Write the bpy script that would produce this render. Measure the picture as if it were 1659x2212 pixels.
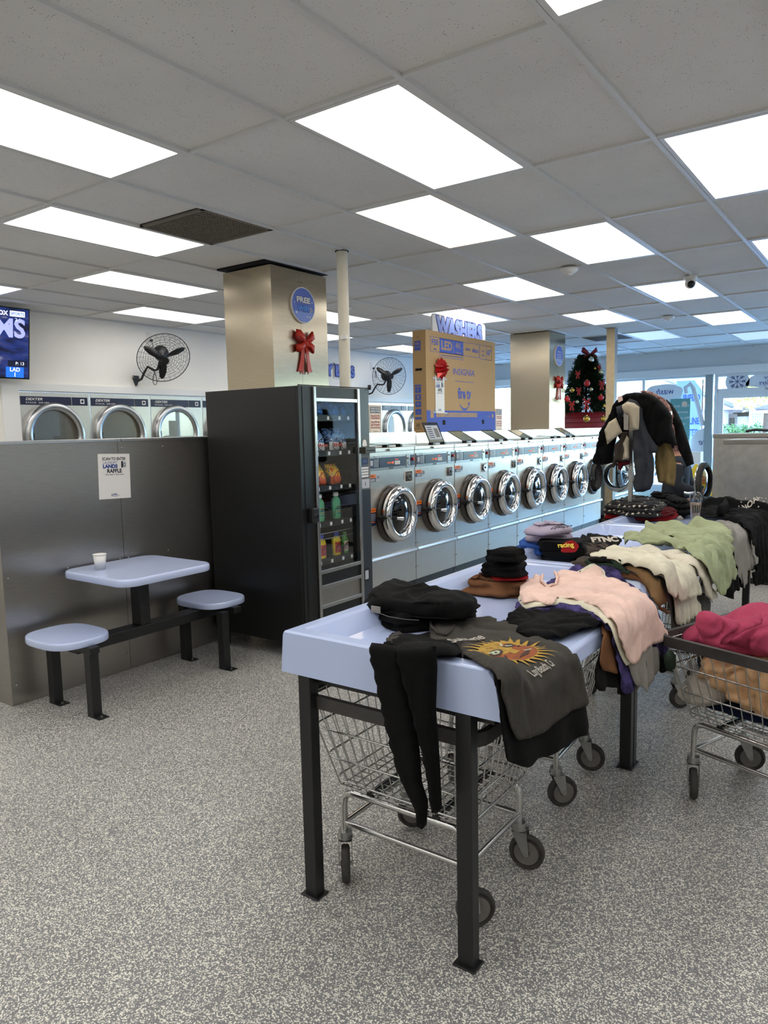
import bpy, math, random
from mathutils import Vector, Matrix, noise
from mathutils.geometry import delaunay_2d_cdt
random.seed(7)
for o in list(bpy.data.objects): bpy.data.objects.remove(o)
SC = bpy.context.scene
COL = SC.collection
# ---------------------------------------------------------------- camera
RX = Vector((0.815796015522697, 0.5779541312199198, -0.021115948075313404))
RD = Vector((0.04760182259641037, -0.1034889716978754, -0.9934908651932418))
RF = Vector((-0.5763774176204264, 0.8094807316686076, -0.11193756078486106))
FPX, CU, CV, H = 1574.0, 829.5, 1106.0, 1.55
cam = bpy.data.cameras.new('camera'); co = bpy.data.objects.new('camera', cam); COL.objects.link(co)
m = Matrix((( RX.x, -RD.x, -RF.x, 0), (RX.y, -RD.y, -RF.y, 0), (RX.z, -RD.z, -RF.z, H), (0, 0, 0, 1)))
co.matrix_world = m
cam.sensor_fit = 'HORIZONTAL'; cam.sensor_width = 36.0; cam.lens = 36.0*FPX/1659.0
cam.clip_start = 0.02; cam.clip_end = 400
SC.camera = co
# ---------------------------------------------------------------- light and exposure
SC.view_settings.view_transform = 'Standard'; SC.view_settings.look = 'None'
SC.view_settings.gamma = 1.0; SC.view_settings.use_curve_mapping = False
SC.view_settings.exposure = 0.62
PANEL = 3.4            # ceiling panel radiance
world = bpy.data.worlds.new('world'); SC.world = world; world.use_nodes = True
wn = world.node_tree.nodes; wl = world.node_tree.links
bg = wn['Background']; sky = wn.new('ShaderNodeTexSky'); sky.sky_type = 'NISHITA'
sky.sun_disc = False; sky.sun_elevation = math.radians(38); sky.sun_rotation = math.radians(160)
sky.air_density = 1.3; sky.dust_density = .6; sky.ozone_density = 4.0
tn = wn.new('ShaderNodeVectorMath'); tn.operation = 'MULTIPLY'; tn.inputs[1].default_value = (.80, .95, 1.12)
wl.new(sky.outputs[0], tn.inputs[0]); wl.new(tn.outputs[0], bg.inputs[0]); bg.inputs[1].default_value = 2.7
sund = bpy.data.lights.new('sun', 'SUN'); sund.energy = 2.0; sund.angle = 0.01; sund.color = (1, .95, .86)
suno = bpy.data.objects.new('sun', sund); COL.objects.link(suno)
suno.rotation_euler = (math.radians(50), 0, math.radians(-35))
# the storefront opening, as a sampling portal for the sky
ard = bpy.data.lights.new('window_daylight', 'AREA'); ard.shape = 'RECTANGLE'; ard.size = 10.5; ard.size_y = 2.2
ard.cycles.is_portal = True
aro = bpy.data.objects.new('window_daylight', ard); COL.objects.link(aro)
aro.location = (-2.4, 14.75, 1.45); aro.rotation_euler = (math.radians(-90), 0, 0)

# ---------------------------------------------------------------- pixel to place helpers
def ray(u, v): return RX*((u-CU)/FPX) + RD*((v-CV)/FPX) + RF
def atz(u, v, z): r = ray(u, v); p = r*((z-H)/r.z); return Vector((p.x, p.y, z))
def atx(u, v, x): r = ray(u, v); p = r*(x/r.x); return Vector((x, p.y, p.z+H))
def aty(u, v, y): r = ray(u, v); p = r*(y/r.y); return Vector((p.x, y, p.z+H))
def zm(ox, oy, s, pts): return [(ox+a/s, oy+b/s) for a, b in pts]

# ---------------------------------------------------------------- materials
M = {}
def newmat(name):
    mt = bpy.data.materials.new(name); mt.use_nodes = True; M[name] = mt
    return mt, mt.node_tree.nodes, mt.node_tree.links, mt.node_tree.nodes['Principled BSDF']
def srgb(c):
    if isinstance(c, str):
        c = c.lstrip('#'); c = [int(c[i:i+2], 16)/255 for i in (0, 2, 4)]
    return tuple(((x/12.92) if x <= .04045 else ((x+.055)/1.055)**2.4) for x in c) + (1,)
def mat(name, col, rough=.5, metal=0., noise_s=0, noise_a=.12, bump=0, bump_s=200, spec=None, coat=0, sheen=0):
    mt, n, l, b = newmat(name); c = srgb(col)
    b.inputs['Base Color'].default_value = c; b.inputs['Roughness'].default_value = rough
    b.inputs['Metallic'].default_value = metal
    if spec is not None: b.inputs['Specular IOR Level'].default_value = spec
    if coat: b.inputs['Coat Weight'].default_value = coat; b.inputs['Coat Roughness'].default_value = .08
    if sheen: b.inputs['Sheen Weight'].default_value = sheen; b.inputs['Sheen Roughness'].default_value = .5
    tc = n.new('ShaderNodeTexCoord')
    if noise_s:
        t = n.new('ShaderNodeTexNoise'); t.inputs['Scale'].default_value = noise_s; t.inputs['Detail'].default_value = 6
        l.new(tc.outputs['Object'], t.inputs['Vector'])
        r = n.new('ShaderNodeValToRGB')
        r.color_ramp.elements[0].position = .3; r.color_ramp.elements[1].position = .7
        r.color_ramp.elements[0].color = tuple(x*(1-noise_a) for x in c[:3])+(1,)
        r.color_ramp.elements[1].color = tuple(min(1, x*(1+noise_a)) for x in c[:3])+(1,)
        l.new(t.outputs[0], r.inputs[0]); l.new(r.outputs[0], b.inputs['Base Color'])
    if bump:
        t2 = n.new('ShaderNodeTexNoise'); t2.inputs['Scale'].default_value = bump_s; t2.inputs['Detail'].default_value = 4
        l.new(tc.outputs['Object'], t2.inputs['Vector'])
        bp = n.new('ShaderNodeBump'); bp.inputs['Strength'].default_value = bump; bp.inputs['Distance'].default_value = .002
        l.new(t2.outputs[0], bp.inputs['Height']); l.new(bp.outputs[0], b.inputs['Normal'])
    return mt
def cloth(name, col, a=.14, s=9, rough=.95, tie=None, sheen=.0):
    """woven cloth: soft mottling, fine weave and shallow crease bump"""
    mt, n, l, b = newmat(name); c = srgb(col)
    b.inputs['Roughness'].default_value = rough; b.inputs['Specular IOR Level'].default_value = .2
    b.inputs['Sheen Weight'].default_value = sheen
    tc = n.new('ShaderNodeTexCoord')
    t = n.new('ShaderNodeTexNoise'); t.inputs['Scale'].default_value = s; t.inputs['Detail'].default_value = 8
    t.inputs['Roughness'].default_value = .65
    l.new(tc.outputs['Object'], t.inputs['Vector'])
    r = n.new('ShaderNodeValToRGB'); e = r.color_ramp.elements
    e[0].position = .32; e[1].position = .68
    e[0].color = tuple(x*(1-a) for x in c[:3])+(1,); e[1].color = tuple(min(1, x*(1+a)) for x in c[:3])+(1,)
    if tie: e[0].position = .42; e[1].position = .6; e[0].color = srgb(tie)
    l.new(t.outputs[0], r.inputs[0]); l.new(r.outputs[0], b.inputs['Base Color'])
    w = n.new('ShaderNodeTexNoise'); w.inputs['Scale'].default_value = 520; l.new(tc.outputs['Object'], w.inputs['Vector'])
    w2 = n.new('ShaderNodeTexNoise'); w2.inputs['Scale'].default_value = 26; w2.inputs['Detail'].default_value = 3; w2.inputs['Distortion'].default_value = 1.2
    l.new(tc.outputs['Object'], w2.inputs['Vector'])
    bp = n.new('ShaderNodeBump'); bp.inputs['Strength'].default_value = .25; bp.inputs['Distance'].default_value = .0015
    bp2 = n.new('ShaderNodeBump'); bp2.inputs['Strength'].default_value = .3; bp2.inputs['Distance'].default_value = .008
    l.new(w.outputs[0], bp.inputs['Height']); l.new(w2.outputs[0], bp2.inputs['Height'])
    l.new(bp.outputs[0], bp2.inputs['Normal']); l.new(bp2.outputs[0], b.inputs['Normal'])
    return mt
def steel(name, col, rough=.3, axis=(1, 1, 60), var=.15, waves=0):
    """brushed sheet metal: streaked grain stretched along one axis"""
    mt, n, l, b = newmat(name); c = srgb(col)
    b.inputs['Metallic'].default_value = 1
    tc = n.new('ShaderNodeTexCoord'); mp = n.new('ShaderNodeMapping'); mp.inputs['Scale'].default_value = axis
    l.new(tc.outputs['Object'], mp.inputs[0])
    t = n.new('ShaderNodeTexNoise'); t.inputs['Scale'].default_value = 12; t.inputs['Detail'].default_value = 8
    l.new(mp.outputs[0], t.inputs['Vector'])
    t2 = n.new('ShaderNodeTexNoise'); t2.inputs['Scale'].default_value = 1.8; t2.inputs['Detail'].default_value = 1
    l.new(tc.outputs['Object'], t2.inputs['Vector'])
    r = n.new('ShaderNodeMapRange'); r.inputs[1].default_value = .0; r.inputs[2].default_value = 1.; r.inputs[3].default_value = max(.03, rough-var); r.inputs[4].default_value = rough+var
    l.new(t2.outputs[0], r.inputs[0]); l.new(r.outputs[0], b.inputs['Roughness'])
    cr = n.new('ShaderNodeValToRGB'); cr.color_ramp.elements[0].position = .35; cr.color_ramp.elements[1].position = .65
    cr.color_ramp.elements[0].color = tuple(x*.9 for x in c[:3])+(1,); cr.color_ramp.elements[1].color = tuple(min(1, x*1.06) for x in c[:3])+(1,)
    l.new(t.outputs[0], cr.inputs[0]); l.new(cr.outputs[0], b.inputs['Base Color'])
    b.inputs['Anisotropic'].default_value = .75; tg = n.new('ShaderNodeTangent'); tg.direction_type = 'RADIAL'; tg.axis = 'Z'; l.new(tg.outputs[0], b.inputs['Tangent'])
    bp = n.new('ShaderNodeBump'); bp.inputs['Strength'].default_value = .05; bp.inputs['Distance'].default_value = .0005
    l.new(t.outputs[0], bp.inputs['Height'])
    if waves:
        t3 = n.new('ShaderNodeTexNoise'); t3.inputs['Scale'].default_value = 2.2; t3.inputs['Detail'].default_value = 0
        l.new(tc.outputs['Object'], t3.inputs['Vector'])
        b3 = n.new('ShaderNodeBump'); b3.inputs['Strength'].default_value = waves; b3.inputs['Distance'].default_value = .006
        l.new(t3.outputs[0], b3.inputs['Height']); l.new(bp.outputs[0], b3.inputs['Normal']); l.new(b3.outputs[0], b.inputs['Normal'])
    else: l.new(bp.outputs[0], b.inputs['Normal'])
    return mt
def emit(name, col, s):
    mt, n, l, b = newmat(name); c = srgb(col)
    b.inputs['Base Color'].default_value = c; b.inputs['Emission Color'].default_value = c
    b.inputs['Emission Strength'].default_value = s; b.inputs['Roughness'].default_value = .4
    return mt
def glassy(name, col=(1, 1, 1), rough=.02, mixf=.08, tint=None):
    mt = bpy.data.materials.new(name); mt.use_nodes = True; M[name] = mt
    n, l = mt.node_tree.nodes, mt.node_tree.links
    n.remove(n['Principled BSDF']); out = n['Material Output']
    tr = n.new('ShaderNodeBsdfTransparent'); tr.inputs[0].default_value = (tint or (.94, .96, .96))+(1,)
    gl = n.new('ShaderNodeBsdfGlossy'); gl.inputs['Roughness'].default_value = rough; gl.inputs[0].default_value = col+(1,)
    fr = n.new('ShaderNodeLayerWeight'); fr.inputs[0].default_value = .5
    pw = n.new('ShaderNodeMath'); pw.operation = 'POWER'; pw.inputs[1].default_value = 4; l.new(fr.outputs['Facing'], pw.inputs[0])
    ad = n.new('ShaderNodeMath'); ad.operation = 'MULTIPLY_ADD'; ad.inputs[1].default_value = .8; ad.inputs[2].default_value = mixf*.6; l.new(pw.outputs[0], ad.inputs[0])
    mx = n.new('ShaderNodeMixShader'); l.new(ad.outputs[0], mx.inputs[0]); l.new(tr.outputs[0], mx.inputs[1]); l.new(gl.outputs[0], mx.inputs[2])
    l.new(mx.outputs[0], out.inputs[0]); return mt

# floor: grey resilient sheet with pale chips
def floor_mat():
    mt, n, l, b = newmat('chip floor')
    tc = n.new('ShaderNodeTexCoord')
    v = n.new('ShaderNodeTexVoronoi'); v.inputs['Scale'].default_value = 280; l.new(tc.outputs['Object'], v.inputs['Vector'])
    r = n.new('ShaderNodeValToRGB'); r.color_ramp.interpolation = 'LINEAR'; e = r.color_ramp.elements
    e[0].position = .0; e[0].color = srgb('#6c6d70'); e[1].position = .60; e[1].color = srgb('#858585')
    x = e.new(.68); x.color = srgb('#b4b3ae'); x = e.new(.76); x.color = srgb('#dedbd0'); x = e.new(1.); x.color = srgb('#f6f2e6')
    sp = n.new('ShaderNodeSeparateColor'); l.new(v.outputs['Color'], sp.inputs[0]); l.new(sp.outputs[0], r.inputs[0])
    t = n.new('ShaderNodeTexNoise'); t.inputs['Scale'].default_value = .9; t.inputs['Detail'].default_value = 5; l.new(tc.outputs['Object'], t.inputs['Vector'])
    mr = n.new('ShaderNodeMapRange'); mr.inputs[3].default_value = .82; mr.inputs[4].default_value = 1.1; l.new(t.outputs[0], mr.inputs[0])
    mx = n.new('ShaderNodeVectorMath'); mx.operation = 'SCALE'; l.new(r.outputs[0], mx.inputs[0]); l.new(mr.outputs[0], mx.inputs['Scale'])
    l.new(mx.outputs[0], b.inputs['Base Color'])
    b.inputs['Roughness'].default_value = .36; b.inputs['Specular IOR Level'].default_value = .5
    t2 = n.new('ShaderNodeTexNoise'); t2.inputs['Scale'].default_value = 330; l.new(tc.outputs['Object'], t2.inputs['Vector'])
    bp = n.new('ShaderNodeBump'); bp.inputs['Strength'].default_value = .55; bp.inputs['Distance'].default_value = .0012
    l.new(t2.outputs[0], bp.inputs['Height']); l.new(bp.outputs[0], b.inputs['Normal'])
floor_mat()
# ceiling tile: mineral fibre with pin holes
def tile_mat():
    mt, n, l, b = newmat('ceiling tile')
    tc = n.new('ShaderNodeTexCoord')
    v = n.new('ShaderNodeTexVoronoi'); v.inputs['Scale'].default_value = 95; l.new(tc.outputs['Object'], v.inputs['Vector'])
    w = n.new('ShaderNodeTexNoise'); w.inputs['Scale'].default_value = 24; l.new(tc.outputs['Object'], w.inputs['Vector'])
    mr = n.new('ShaderNodeMapRange'); mr.inputs[1].default_value = .35; mr.inputs[2].default_value = .65; mr.inputs[3].default_value = .05; mr.inputs[4].default_value = .18
    l.new(w.outputs[0], mr.inputs[0])
    lt = n.new('ShaderNodeMath'); lt.operation = 'LESS_THAN'; l.new(v.outputs['Distance'], lt.inputs[0]); l.new(mr.outputs[0], lt.inputs[1])
    t = n.new('ShaderNodeTexNoise'); t.inputs['Scale'].default_value = 1.3; t.inputs['Detail'].default_value = 6; l.new(tc.outputs['Object'], t.inputs['Vector'])
    r = n.new('ShaderNodeValToRGB'); r.color_ramp.elements[0].position = .3; r.color_ramp.elements[1].position = .75
    r.color_ramp.elements[0].color = srgb('#d9d8d5'); r.color_ramp.elements[1].color = srgb('#e6e5e2'); l.new(t.outputs[0], r.inputs[0])
    mx = n.new('ShaderNodeMix'); mx.data_type = 'RGBA'; l.new(lt.outputs[0], mx.inputs[0]); l.new(r.outputs[0], mx.inputs[6]); mx.inputs[7].default_value = srgb('#5d5b58')
    l.new(mx.outputs[2], b.inputs['Base Color']); b.inputs['Roughness'].default_value = .95; b.inputs['Specular IOR Level'].default_value = .1
    t2 = n.new('ShaderNodeTexNoise'); t2.inputs['Scale'].default_value = 90; t2.inputs['Detail'].default_value = 4; l.new(tc.outputs['Object'], t2.inputs['Vector'])
    bp = n.new('ShaderNodeBump'); bp.inputs['Strength'].default_value = .35; bp.inputs['Distance'].default_value = .003
    l.new(t2.outputs[0], bp.inputs['Height']); l.new(bp.outputs[0], b.inputs['Normal'])
tile_mat()
mat('tbar', '#c4c4c4', .45)
mat('wall paint', '#f6f3ec', .7, noise_s=2, noise_a=.03, bump=.2, bump_s=120)
mat('soffit paint', '#e3e7ea', .75, bump=.2, bump_s=90)
mat('trim white', '#eeeeec', .45)
mat('mullion grey', '#9aa6a8', .4)
mat('mullion white', '#e6eaec', .4)
emit('panel diffuser', '#fffcf7', PANEL)
emit('panel warm', '#ffe7cc', PANEL*.8)
emit('panel off', '#cfe0f5', .35)  # weak blue emission stands in for daylight falling on the switched-off panels
mat('panel frame', '#d8d8d6', .4)
mat('grille', '#6d675d', .6)
mat('black void', '#080808', .9)
steel('steel dark', '#aeaaa4', .33, (1, 1, 40), .08, waves=.06)
steel('steel front', '#d2cfc9', .36, (1, 40, 1), .10, waves=.06)
steel('steel pillar', '#bcb09b', .24, (1, 1, 40), .08)
steel('steel top', '#c2c4c6', .3, (1, 30, 1), .12)
steel('alu trim', '#b9b9b8', .28, (1, 1, 30), .08)
mat('chrome', '#e4e6e8', .07, 1)
mat('chrome wire', '#c4c4c2', .2, 1)
mat('zinc', '#a9aaa8', .36, 1, noise_s=30)
mat('black metal', '#141517', .42, 0, bump=.1, bump_s=300)
mat('black gloss', '#0d0e11', .22)
mat('vend side', '#08090b', .42, bump=.08, bump_s=500)
mat('vend front', '#2c323c', .35)
mat('vend inside', '#090a0c', .6)
mat('rubber', '#3a3835', .75, noise_s=30, noise_a=.25)
mat('wheel hub', '#6f6c68', .55, noise_s=20)
mat('bumper grey', '#3c3a39', .6, noise_s=40)
mat('fibreglass', '#bccbf0', .22, coat=.5, noise_s=400, noise_a=.05)
mat('table blue', '#c2d0f4', .24, coat=.4, noise_s=500, noise_a=.06)
mat('paper white', '#eceae6', .8)
mat('navy', '#16224a', .5)
mat('navy panel', '#151f42', .35)
mat('ink', '#14172a', .7)
mat('ink blue', '#2c4a94', .6)
mat('sign blue', '#5d73c9', .45)
mat('sign light', '#7f97e0', .45); mat('wifi blue', '#4e92ee', .45)
mat('sign dark blue', '#33408f', .45)
mat('white plastic', '#e9e9e7', .4)
mat('cream plastic', '#efe9dc', .5)
mat('sign cream', '#ecd6c0', .5)
mat('sign red', '#a8322c', .5)
mat('orange', '#f07822', .5)
mat('red led', '#ff2a1a', .4); M['red led'].node_tree.nodes['Principled BSDF'].inputs['Emission Color'].default_value = (1, .08, .03, 1); M['red led'].node_tree.nodes['Principled BSDF'].inputs['Emission Strength'].default_value = 1.2
mat('cardboard', '#b7976a', .85, noise_s=60, noise_a=.05)
mat('cardboard print', '#4b62b8', .8)
mat('bow red', '#c0301f', .4, noise_s=900, noise_a=.5)
mat('bow foil', '#c3161c', .14, .35, coat=.6)
mat('ribbon red', '#b3231f', .5)
mat('pine', '#1d3a22', .8, noise_s=40, noise_a=.4)
mat('bark', '#3d2c1e', .9)
mat('gold', '#c9a44a', .22, 1)
mat('gold pale', '#c9c29a', .3, 1)
mat('silver ball', '#d8d4c6', .12, 1)
mat('red ball', '#c01c22', .25, noise_s=300, noise_a=.3)
mat('collar red', '#8e1f26', .5)
mat('column tan', '#c8b28e', .6, noise_s=14, noise_a=.1)
mat('column grey', '#8c9090', .5)
mat('pole white', '#d7d4c6', .45, noise_s=8, noise_a=.06)
mat('smoked', '#3a3531', .25)
glassy('clear glass'); glassy('vend glass', mixf=.07, tint=(.95, .97, .98)); glassy('door glass', mixf=.1, tint=(.5, .5, .5))
glassy('smoked lid', mixf=.12, tint=(.42, .39, .36)); glassy('cup plastic', mixf=.1, tint=(.86, .88, .88))
M['window glass'] = None; glassy('window glass', mixf=.06, tint=(.9, .96, .99))
mat('frost paint', '#e9eef4', .9)
for nm, c in dict(black='#060607', black2='#0b0b0c', charcoal='#3a3835', pink='#e2c2b6', cream='#d6d0bb', cream2='#cfc8b6', sage='#9da583',
                  purple='#43386f', brown='#6e4a31', cord='#7d6142', dgreen='#27352a', greycl='#8e8a84', greydk='#5a5754', lav='#a89db0', blue='#31559f',
                  rose='#a8405c', peach='#d6ae85', offwhite='#c3bbb0', navycl='#131a33', redcl='#8f1a1f', maroon='#56181e', khaki='#7d6a44', stone='#b3a892',
                  slate='#34363b', taupe='#453d37', denim='#33405c').items():
    cloth('cloth '+nm, c)
cloth('cloth tie', '#4b4275', tie='#221d3a', s=14)
cloth('cloth washed', '#403d39', a=.12, s=14)
mat('skin', '#b98469', .55, noise_s=20, noise_a=.05)
# ---------------------------------------------------------------- mesh building
class MB:
    def __init__(s): s.v = []; s.f = []; s.m = []; s.s = []; s.mats = []
    def mi(s, m):
        if m not in s.mats: s.mats.append(m)
        return s.mats.index(m)
    def add(s, vs, fs, m, smooth=False):
        b = len(s.v); s.v += [tuple(v) for v in vs]; k = s.mi(m)
        for f in fs: s.f.append(tuple(i+b for i in f)); s.m.append(k); s.s.append(smooth)
        return s
    def box(s, x0, x1, y0, y1, z0, z1, m):
        v = [(x, y, z) for z in (z0, z1) for y in (y0, y1) for x in (x0, x1)]
        return s.add(v, [(0, 2, 3, 1), (4, 5, 7, 6), (0, 1, 5, 4), (2, 6, 7, 3), (0, 4, 6, 2), (1, 3, 7, 5)], m)
    def quad(s, a, b, c, d, m): return s.add([a, b, c, d], [(0, 1, 2, 3)], m)
    def ring(s, c, u, w, r, n, ru=None):
        ru = ru or r
        return [c+u*(ru*math.cos(2*math.pi*i/n))+w*(r*math.sin(2*math.pi*i/n)) for i in range(n)]
    def loft(s, rings, m, caps=True, smooth=True, closed=False):
        n = len(rings[0]); vs = [p for r in rings for p in r]; fs = []
        R = len(rings)
        for i in range(R-1 if not closed else R):
            a, b = i*n, ((i+1) % R)*n
            for j in range(n): fs.append((a+j, a+(j+1) % n, b+(j+1) % n, b+j))
        s.add(vs, fs, m, smooth)
        if caps and not closed:
            s.add(rings[0], [tuple(range(n-1, -1, -1))], m); s.add(rings[-1], [tuple(range(n))], m)
        return s
    def cyl(s, a, b, r, m, n=16, r2=None, smooth=True, caps=True):
        a, b = Vector(a), Vector(b); d = (b-a).normalized(); u = d.orthogonal().normalized(); w = d.cross(u)
        return s.loft([s.ring(a, u, w, r, n), s.ring(b, u, w, r if r2 is None else r2, n)], m, caps, smooth)
    def tube(s, pts, r, m, n=8, closed=False, caps=True, flat=None):
        """round (or flat=(a,b) rectangular) bar swept along pts"""
        P = [Vector(p) for p in pts]; N = len(P); T = []
        for i in range(N):
            a = P[(i-1) % N] if (closed or i > 0) else P[i]; b = P[(i+1) % N] if (closed or i < N-1) else P[i]
            T.append((b-a).normalized())
        u = T[0].orthogonal().normalized()
        if flat: u = Vector((0, 0, 1)); u = (u-T[0]*u.dot(T[0])).normalized()
        rings = []
        for i in range(N):
            t = T[i]; u = (u-t*u.dot(t)).normalized(); w = t.cross(u)
            if flat:
                a, b = flat; rings.append([P[i]+u*(a*x)+w*(b*y) for x, y in ((1, 1), (1, -1), (-1, -1), (-1, 1))])
            else: rings.append(s.ring(P[i], u, w, r if not callable(r) else r(i/(N-1)), n))
        return s.loft(rings, m, caps, not flat, closed)
    def lathe(s, o, ax, prof, m, n=32, caps=False):
        o = Vector(o); ax = Vector(ax).normalized(); u = ax.orthogonal().normalized(); w = ax.cross(u)
        return s.loft([s.ring(o+ax*h, u, w, max(r, 1e-5), n) for r, h in prof], m, caps, True)
    def sphere(s, c, r, m, n=16, k=10, sc=(1, 1, 1)):
        c = Vector(c); rings = []
        for i in range(k+1):
            a = math.pi*i/k; rr = max(math.sin(a), 1e-4)
            rings.append([c+Vector((r*sc[0]*rr*math.cos(2*math.pi*j/n), r*sc[1]*rr*math.sin(2*math.pi*j/n), -r*sc[2]*math.cos(a))) for j in range(n)])
        return s.loft(rings, m, False, True)
    def prism(s, poly, o, u, v, w, d, m, smooth=False):
        """2D polygon in the frame (o,u,v) pushed out by d along w"""
        o, u, v, w = Vector(o), Vector(u), Vector(v), Vector(w); n = len(poly)
        a = [o+u*p[0]+v*p[1] for p in poly]; b = [p+w*d for p in a]
        s.add(a+b, [tuple(range(n-1, -1, -1)), tuple(range(n, 2*n))], m)
        return s.add(a+b, [(i, (i+1) % n, n+(i+1) % n, n+i) for i in range(n)], m, smooth)
    def text(s, txt, o, u, v, size, m, width=None, align='CENTER', bold=0., depth=0., fmap=None, shear=0., sub=0, xs=1.0):
        T, F, w = text_mesh(txt, align, bold, shear)
        k = size; kx = k*xs
        if width and w > 0: kx = width/w
        o, u, v = Vector(o), Vector(u), Vector(v)
        if fmap: vs = [fmap(x*kx, y*k) for x, y in T]
        else: vs = [o+u*(x*kx)+v*(y*k) for x, y in T]
        return s.add(vs, F, m)
    def build(s, name, parent=None, label=None, bevel=0., sub=0, solid=0., kind=None, auto=False):
        me = bpy.data.meshes.new(name); me.from_pydata(s.v, [], s.f)
        for mm in s.mats: me.materials.append(M[mm])
        me.polygons.foreach_set('material_index', s.m); me.polygons.foreach_set('use_smooth', s.s)
        me.update(); o = bpy.data.objects.new(name, me); COL.objects.link(o)
        if solid: q = o.modifiers.new('solid', 'SOLIDIFY'); q.thickness = solid; q.offset = -1
        if bevel: q = o.modifiers.new('bevel', 'BEVEL'); q.width = bevel; q.segments = 2; q.limit_method = 'ANGLE'; q.angle_limit = .7
        if sub: q = o.modifiers.new('sub', 'SUBSURF'); q.levels = sub; q.render_levels = sub
        if parent: o.parent = parent
        if label: o['label'] = label
        if kind: o['kind'] = kind
        return o
_tc = {}
def text_mesh(txt, align='CENTER', bold=0., shear=0.):
    k = (txt, align, bold, shear)
    if k in _tc: return _tc[k]
    cu = bpy.data.curves.new('t', 'FONT'); cu.body = txt; cu.size = 1.0; cu.align_x = align; cu.align_y = 'CENTER'
    cu.offset = bold; cu.shear = shear; cu.resolution_u = 3
    ob = bpy.data.objects.new('t', cu); COL.objects.link(ob)
    dg = bpy.context.evaluated_depsgraph_get(); me = ob.evaluated_get(dg).to_mesh()
    V = [(v.co.x, v.co.y) for v in me.vertices]; F = [tuple(p.vertices) for p in me.polygons]
    ob.evaluated_get(dg).to_mesh_clear(); bpy.data.objects.remove(ob); bpy.data.curves.remove(cu)
    w = (max(v[0] for v in V)-min(v[0] for v in V)) if V else 0
    _tc[k] = (V, F, w); return _tc[k]
def thing(name, label, cat, loc=(0, 0, 0), rotz=0, group=None):
    o = bpy.data.objects.new(name, None); COL.objects.link(o); o.location = loc; o.rotation_euler = (0, 0, rotz)
    o.empty_display_size = .1
    o['label'] = label; o['category'] = cat
    if group: o['group'] = group
    return o
def tag(o, label, cat, group=None, kind=None):
    o['label'] = label; o['category'] = cat
    if group: o['group'] = group
    if kind: o['kind'] = kind
    return o
def struct(mb, name, **k):
    return mb.build(name, kind='structure', **k)
def copy_tree(o, parent=None):
    c = o.copy(); COL.objects.link(c)
    if parent: c.parent = parent
    for ch in list(o.children): copy_tree(ch, c)
    return c
def dup(root, loc, rotz=None, label=None, group=None):
    c = copy_tree(root); c.location = loc
    if rotz is not None: c.rotation_euler = (0, 0, rotz)
    if label: c['label'] = label
    if group: c['group'] = group
    return c
def rrect(x0, x1, y0, y1, r, n=5):
    P = []
    for cx, cy, a in ((x1-r, y1-r, 0), (x0+r, y1-r, 90), (x0+r, y0+r, 180), (x1-r, y0+r, 270)):
        for i in range(n+1):
            t = math.radians(a+90*i/n); P.append((cx+r*math.cos(t), cy+r*math.sin(t)))
    return P
def circ(cx, cy, r, n=32, ry=None): return [(cx+r*math.cos(2*math.pi*i/n), cy+(ry or r)*math.sin(2*math.pi*i/n)) for i in range(n)]
def sm(a, b, x):
    t = min(1, max(0, (x-a)/(b-a))); return t*t*(3-2*t)
def nz(x, y, z=0., s=1.): return noise.noise(Vector((x*s, y*s, z)))

# ---------------------------------------------------------------- cloth tools
def resample(P, step, closed=True):
    Q = []; n = len(P)
    for i in range(n if closed else n-1):
        a, b = Vector(P[i]), Vector(P[(i+1) % n]); k = max(1, int(math.ceil((b-a).length/step)))
        for j in range(k): Q.append(a.lerp(b, j/k))
    if not closed: Q.append(Vector(P[-1]))
    return Q
def smooth_poly(P, it=2):
    P = [Vector(p) for p in P]
    for _ in range(it):
        Q = []
        for i in range(len(P)):
            a, b = P[i], P[(i+1) % len(P)]; Q += [a.lerp(b, .16), a.lerp(b, .84)]
        P = Q
    return P
def inside(P, x, y):
    c = False; n = len(P); j = n-1
    for i in range(n):
        xi, yi = P[i][0], P[i][1]; xj, yj = P[j][0], P[j][1]
        if (yi > y) != (yj > y) and x < (xj-xi)*(y-yi)/(yj-yi)+xi: c = not c
        j = i
    return c
def edist(P, x, y):
    d = 1e9; n = len(P)
    for i in range(n):
        ax, ay = P[i][0], P[i][1]; bx, by = P[(i+1) % n][0], P[(i+1) % n][1]
        dx, dy = bx-ax, by-ay; L = dx*dx+dy*dy
        t = 0 if L == 0 else max(0, min(1, ((x-ax)*dx+(y-ay)*dy)/L))
        q = math.hypot(x-ax-t*dx, y-ay-t*dy)
        if q < d: d = q
    return d
def fill(P, step):
    """triangulate the outline with interior points; returns verts, faces, outline count"""
    B = resample(P, step); nb = len(B)
    xs = [p.x for p in B]; ys = [p.y for p in B]; V = [Vector((p.x, p.y)) for p in B]
    y = min(ys)+step*.5; row = 0
    while y < max(ys):
        x = min(xs)+step*(.5 if row % 2 else .0)
        while x < max(xs):
            if inside(B, x, y) and edist(B, x, y) > step*.45: V.append(Vector((x+random.uniform(-.1, .1)*step, y+random.uniform(-.1, .1)*step)))
            x += step
        y += step*.87; row += 1
    r = delaunay_2d_cdt(V, [], [list(range(nb))], 1, 1e-5)
    return [tuple(v) for v in r[0]], [tuple(f) for f in r[2]], B
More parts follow.
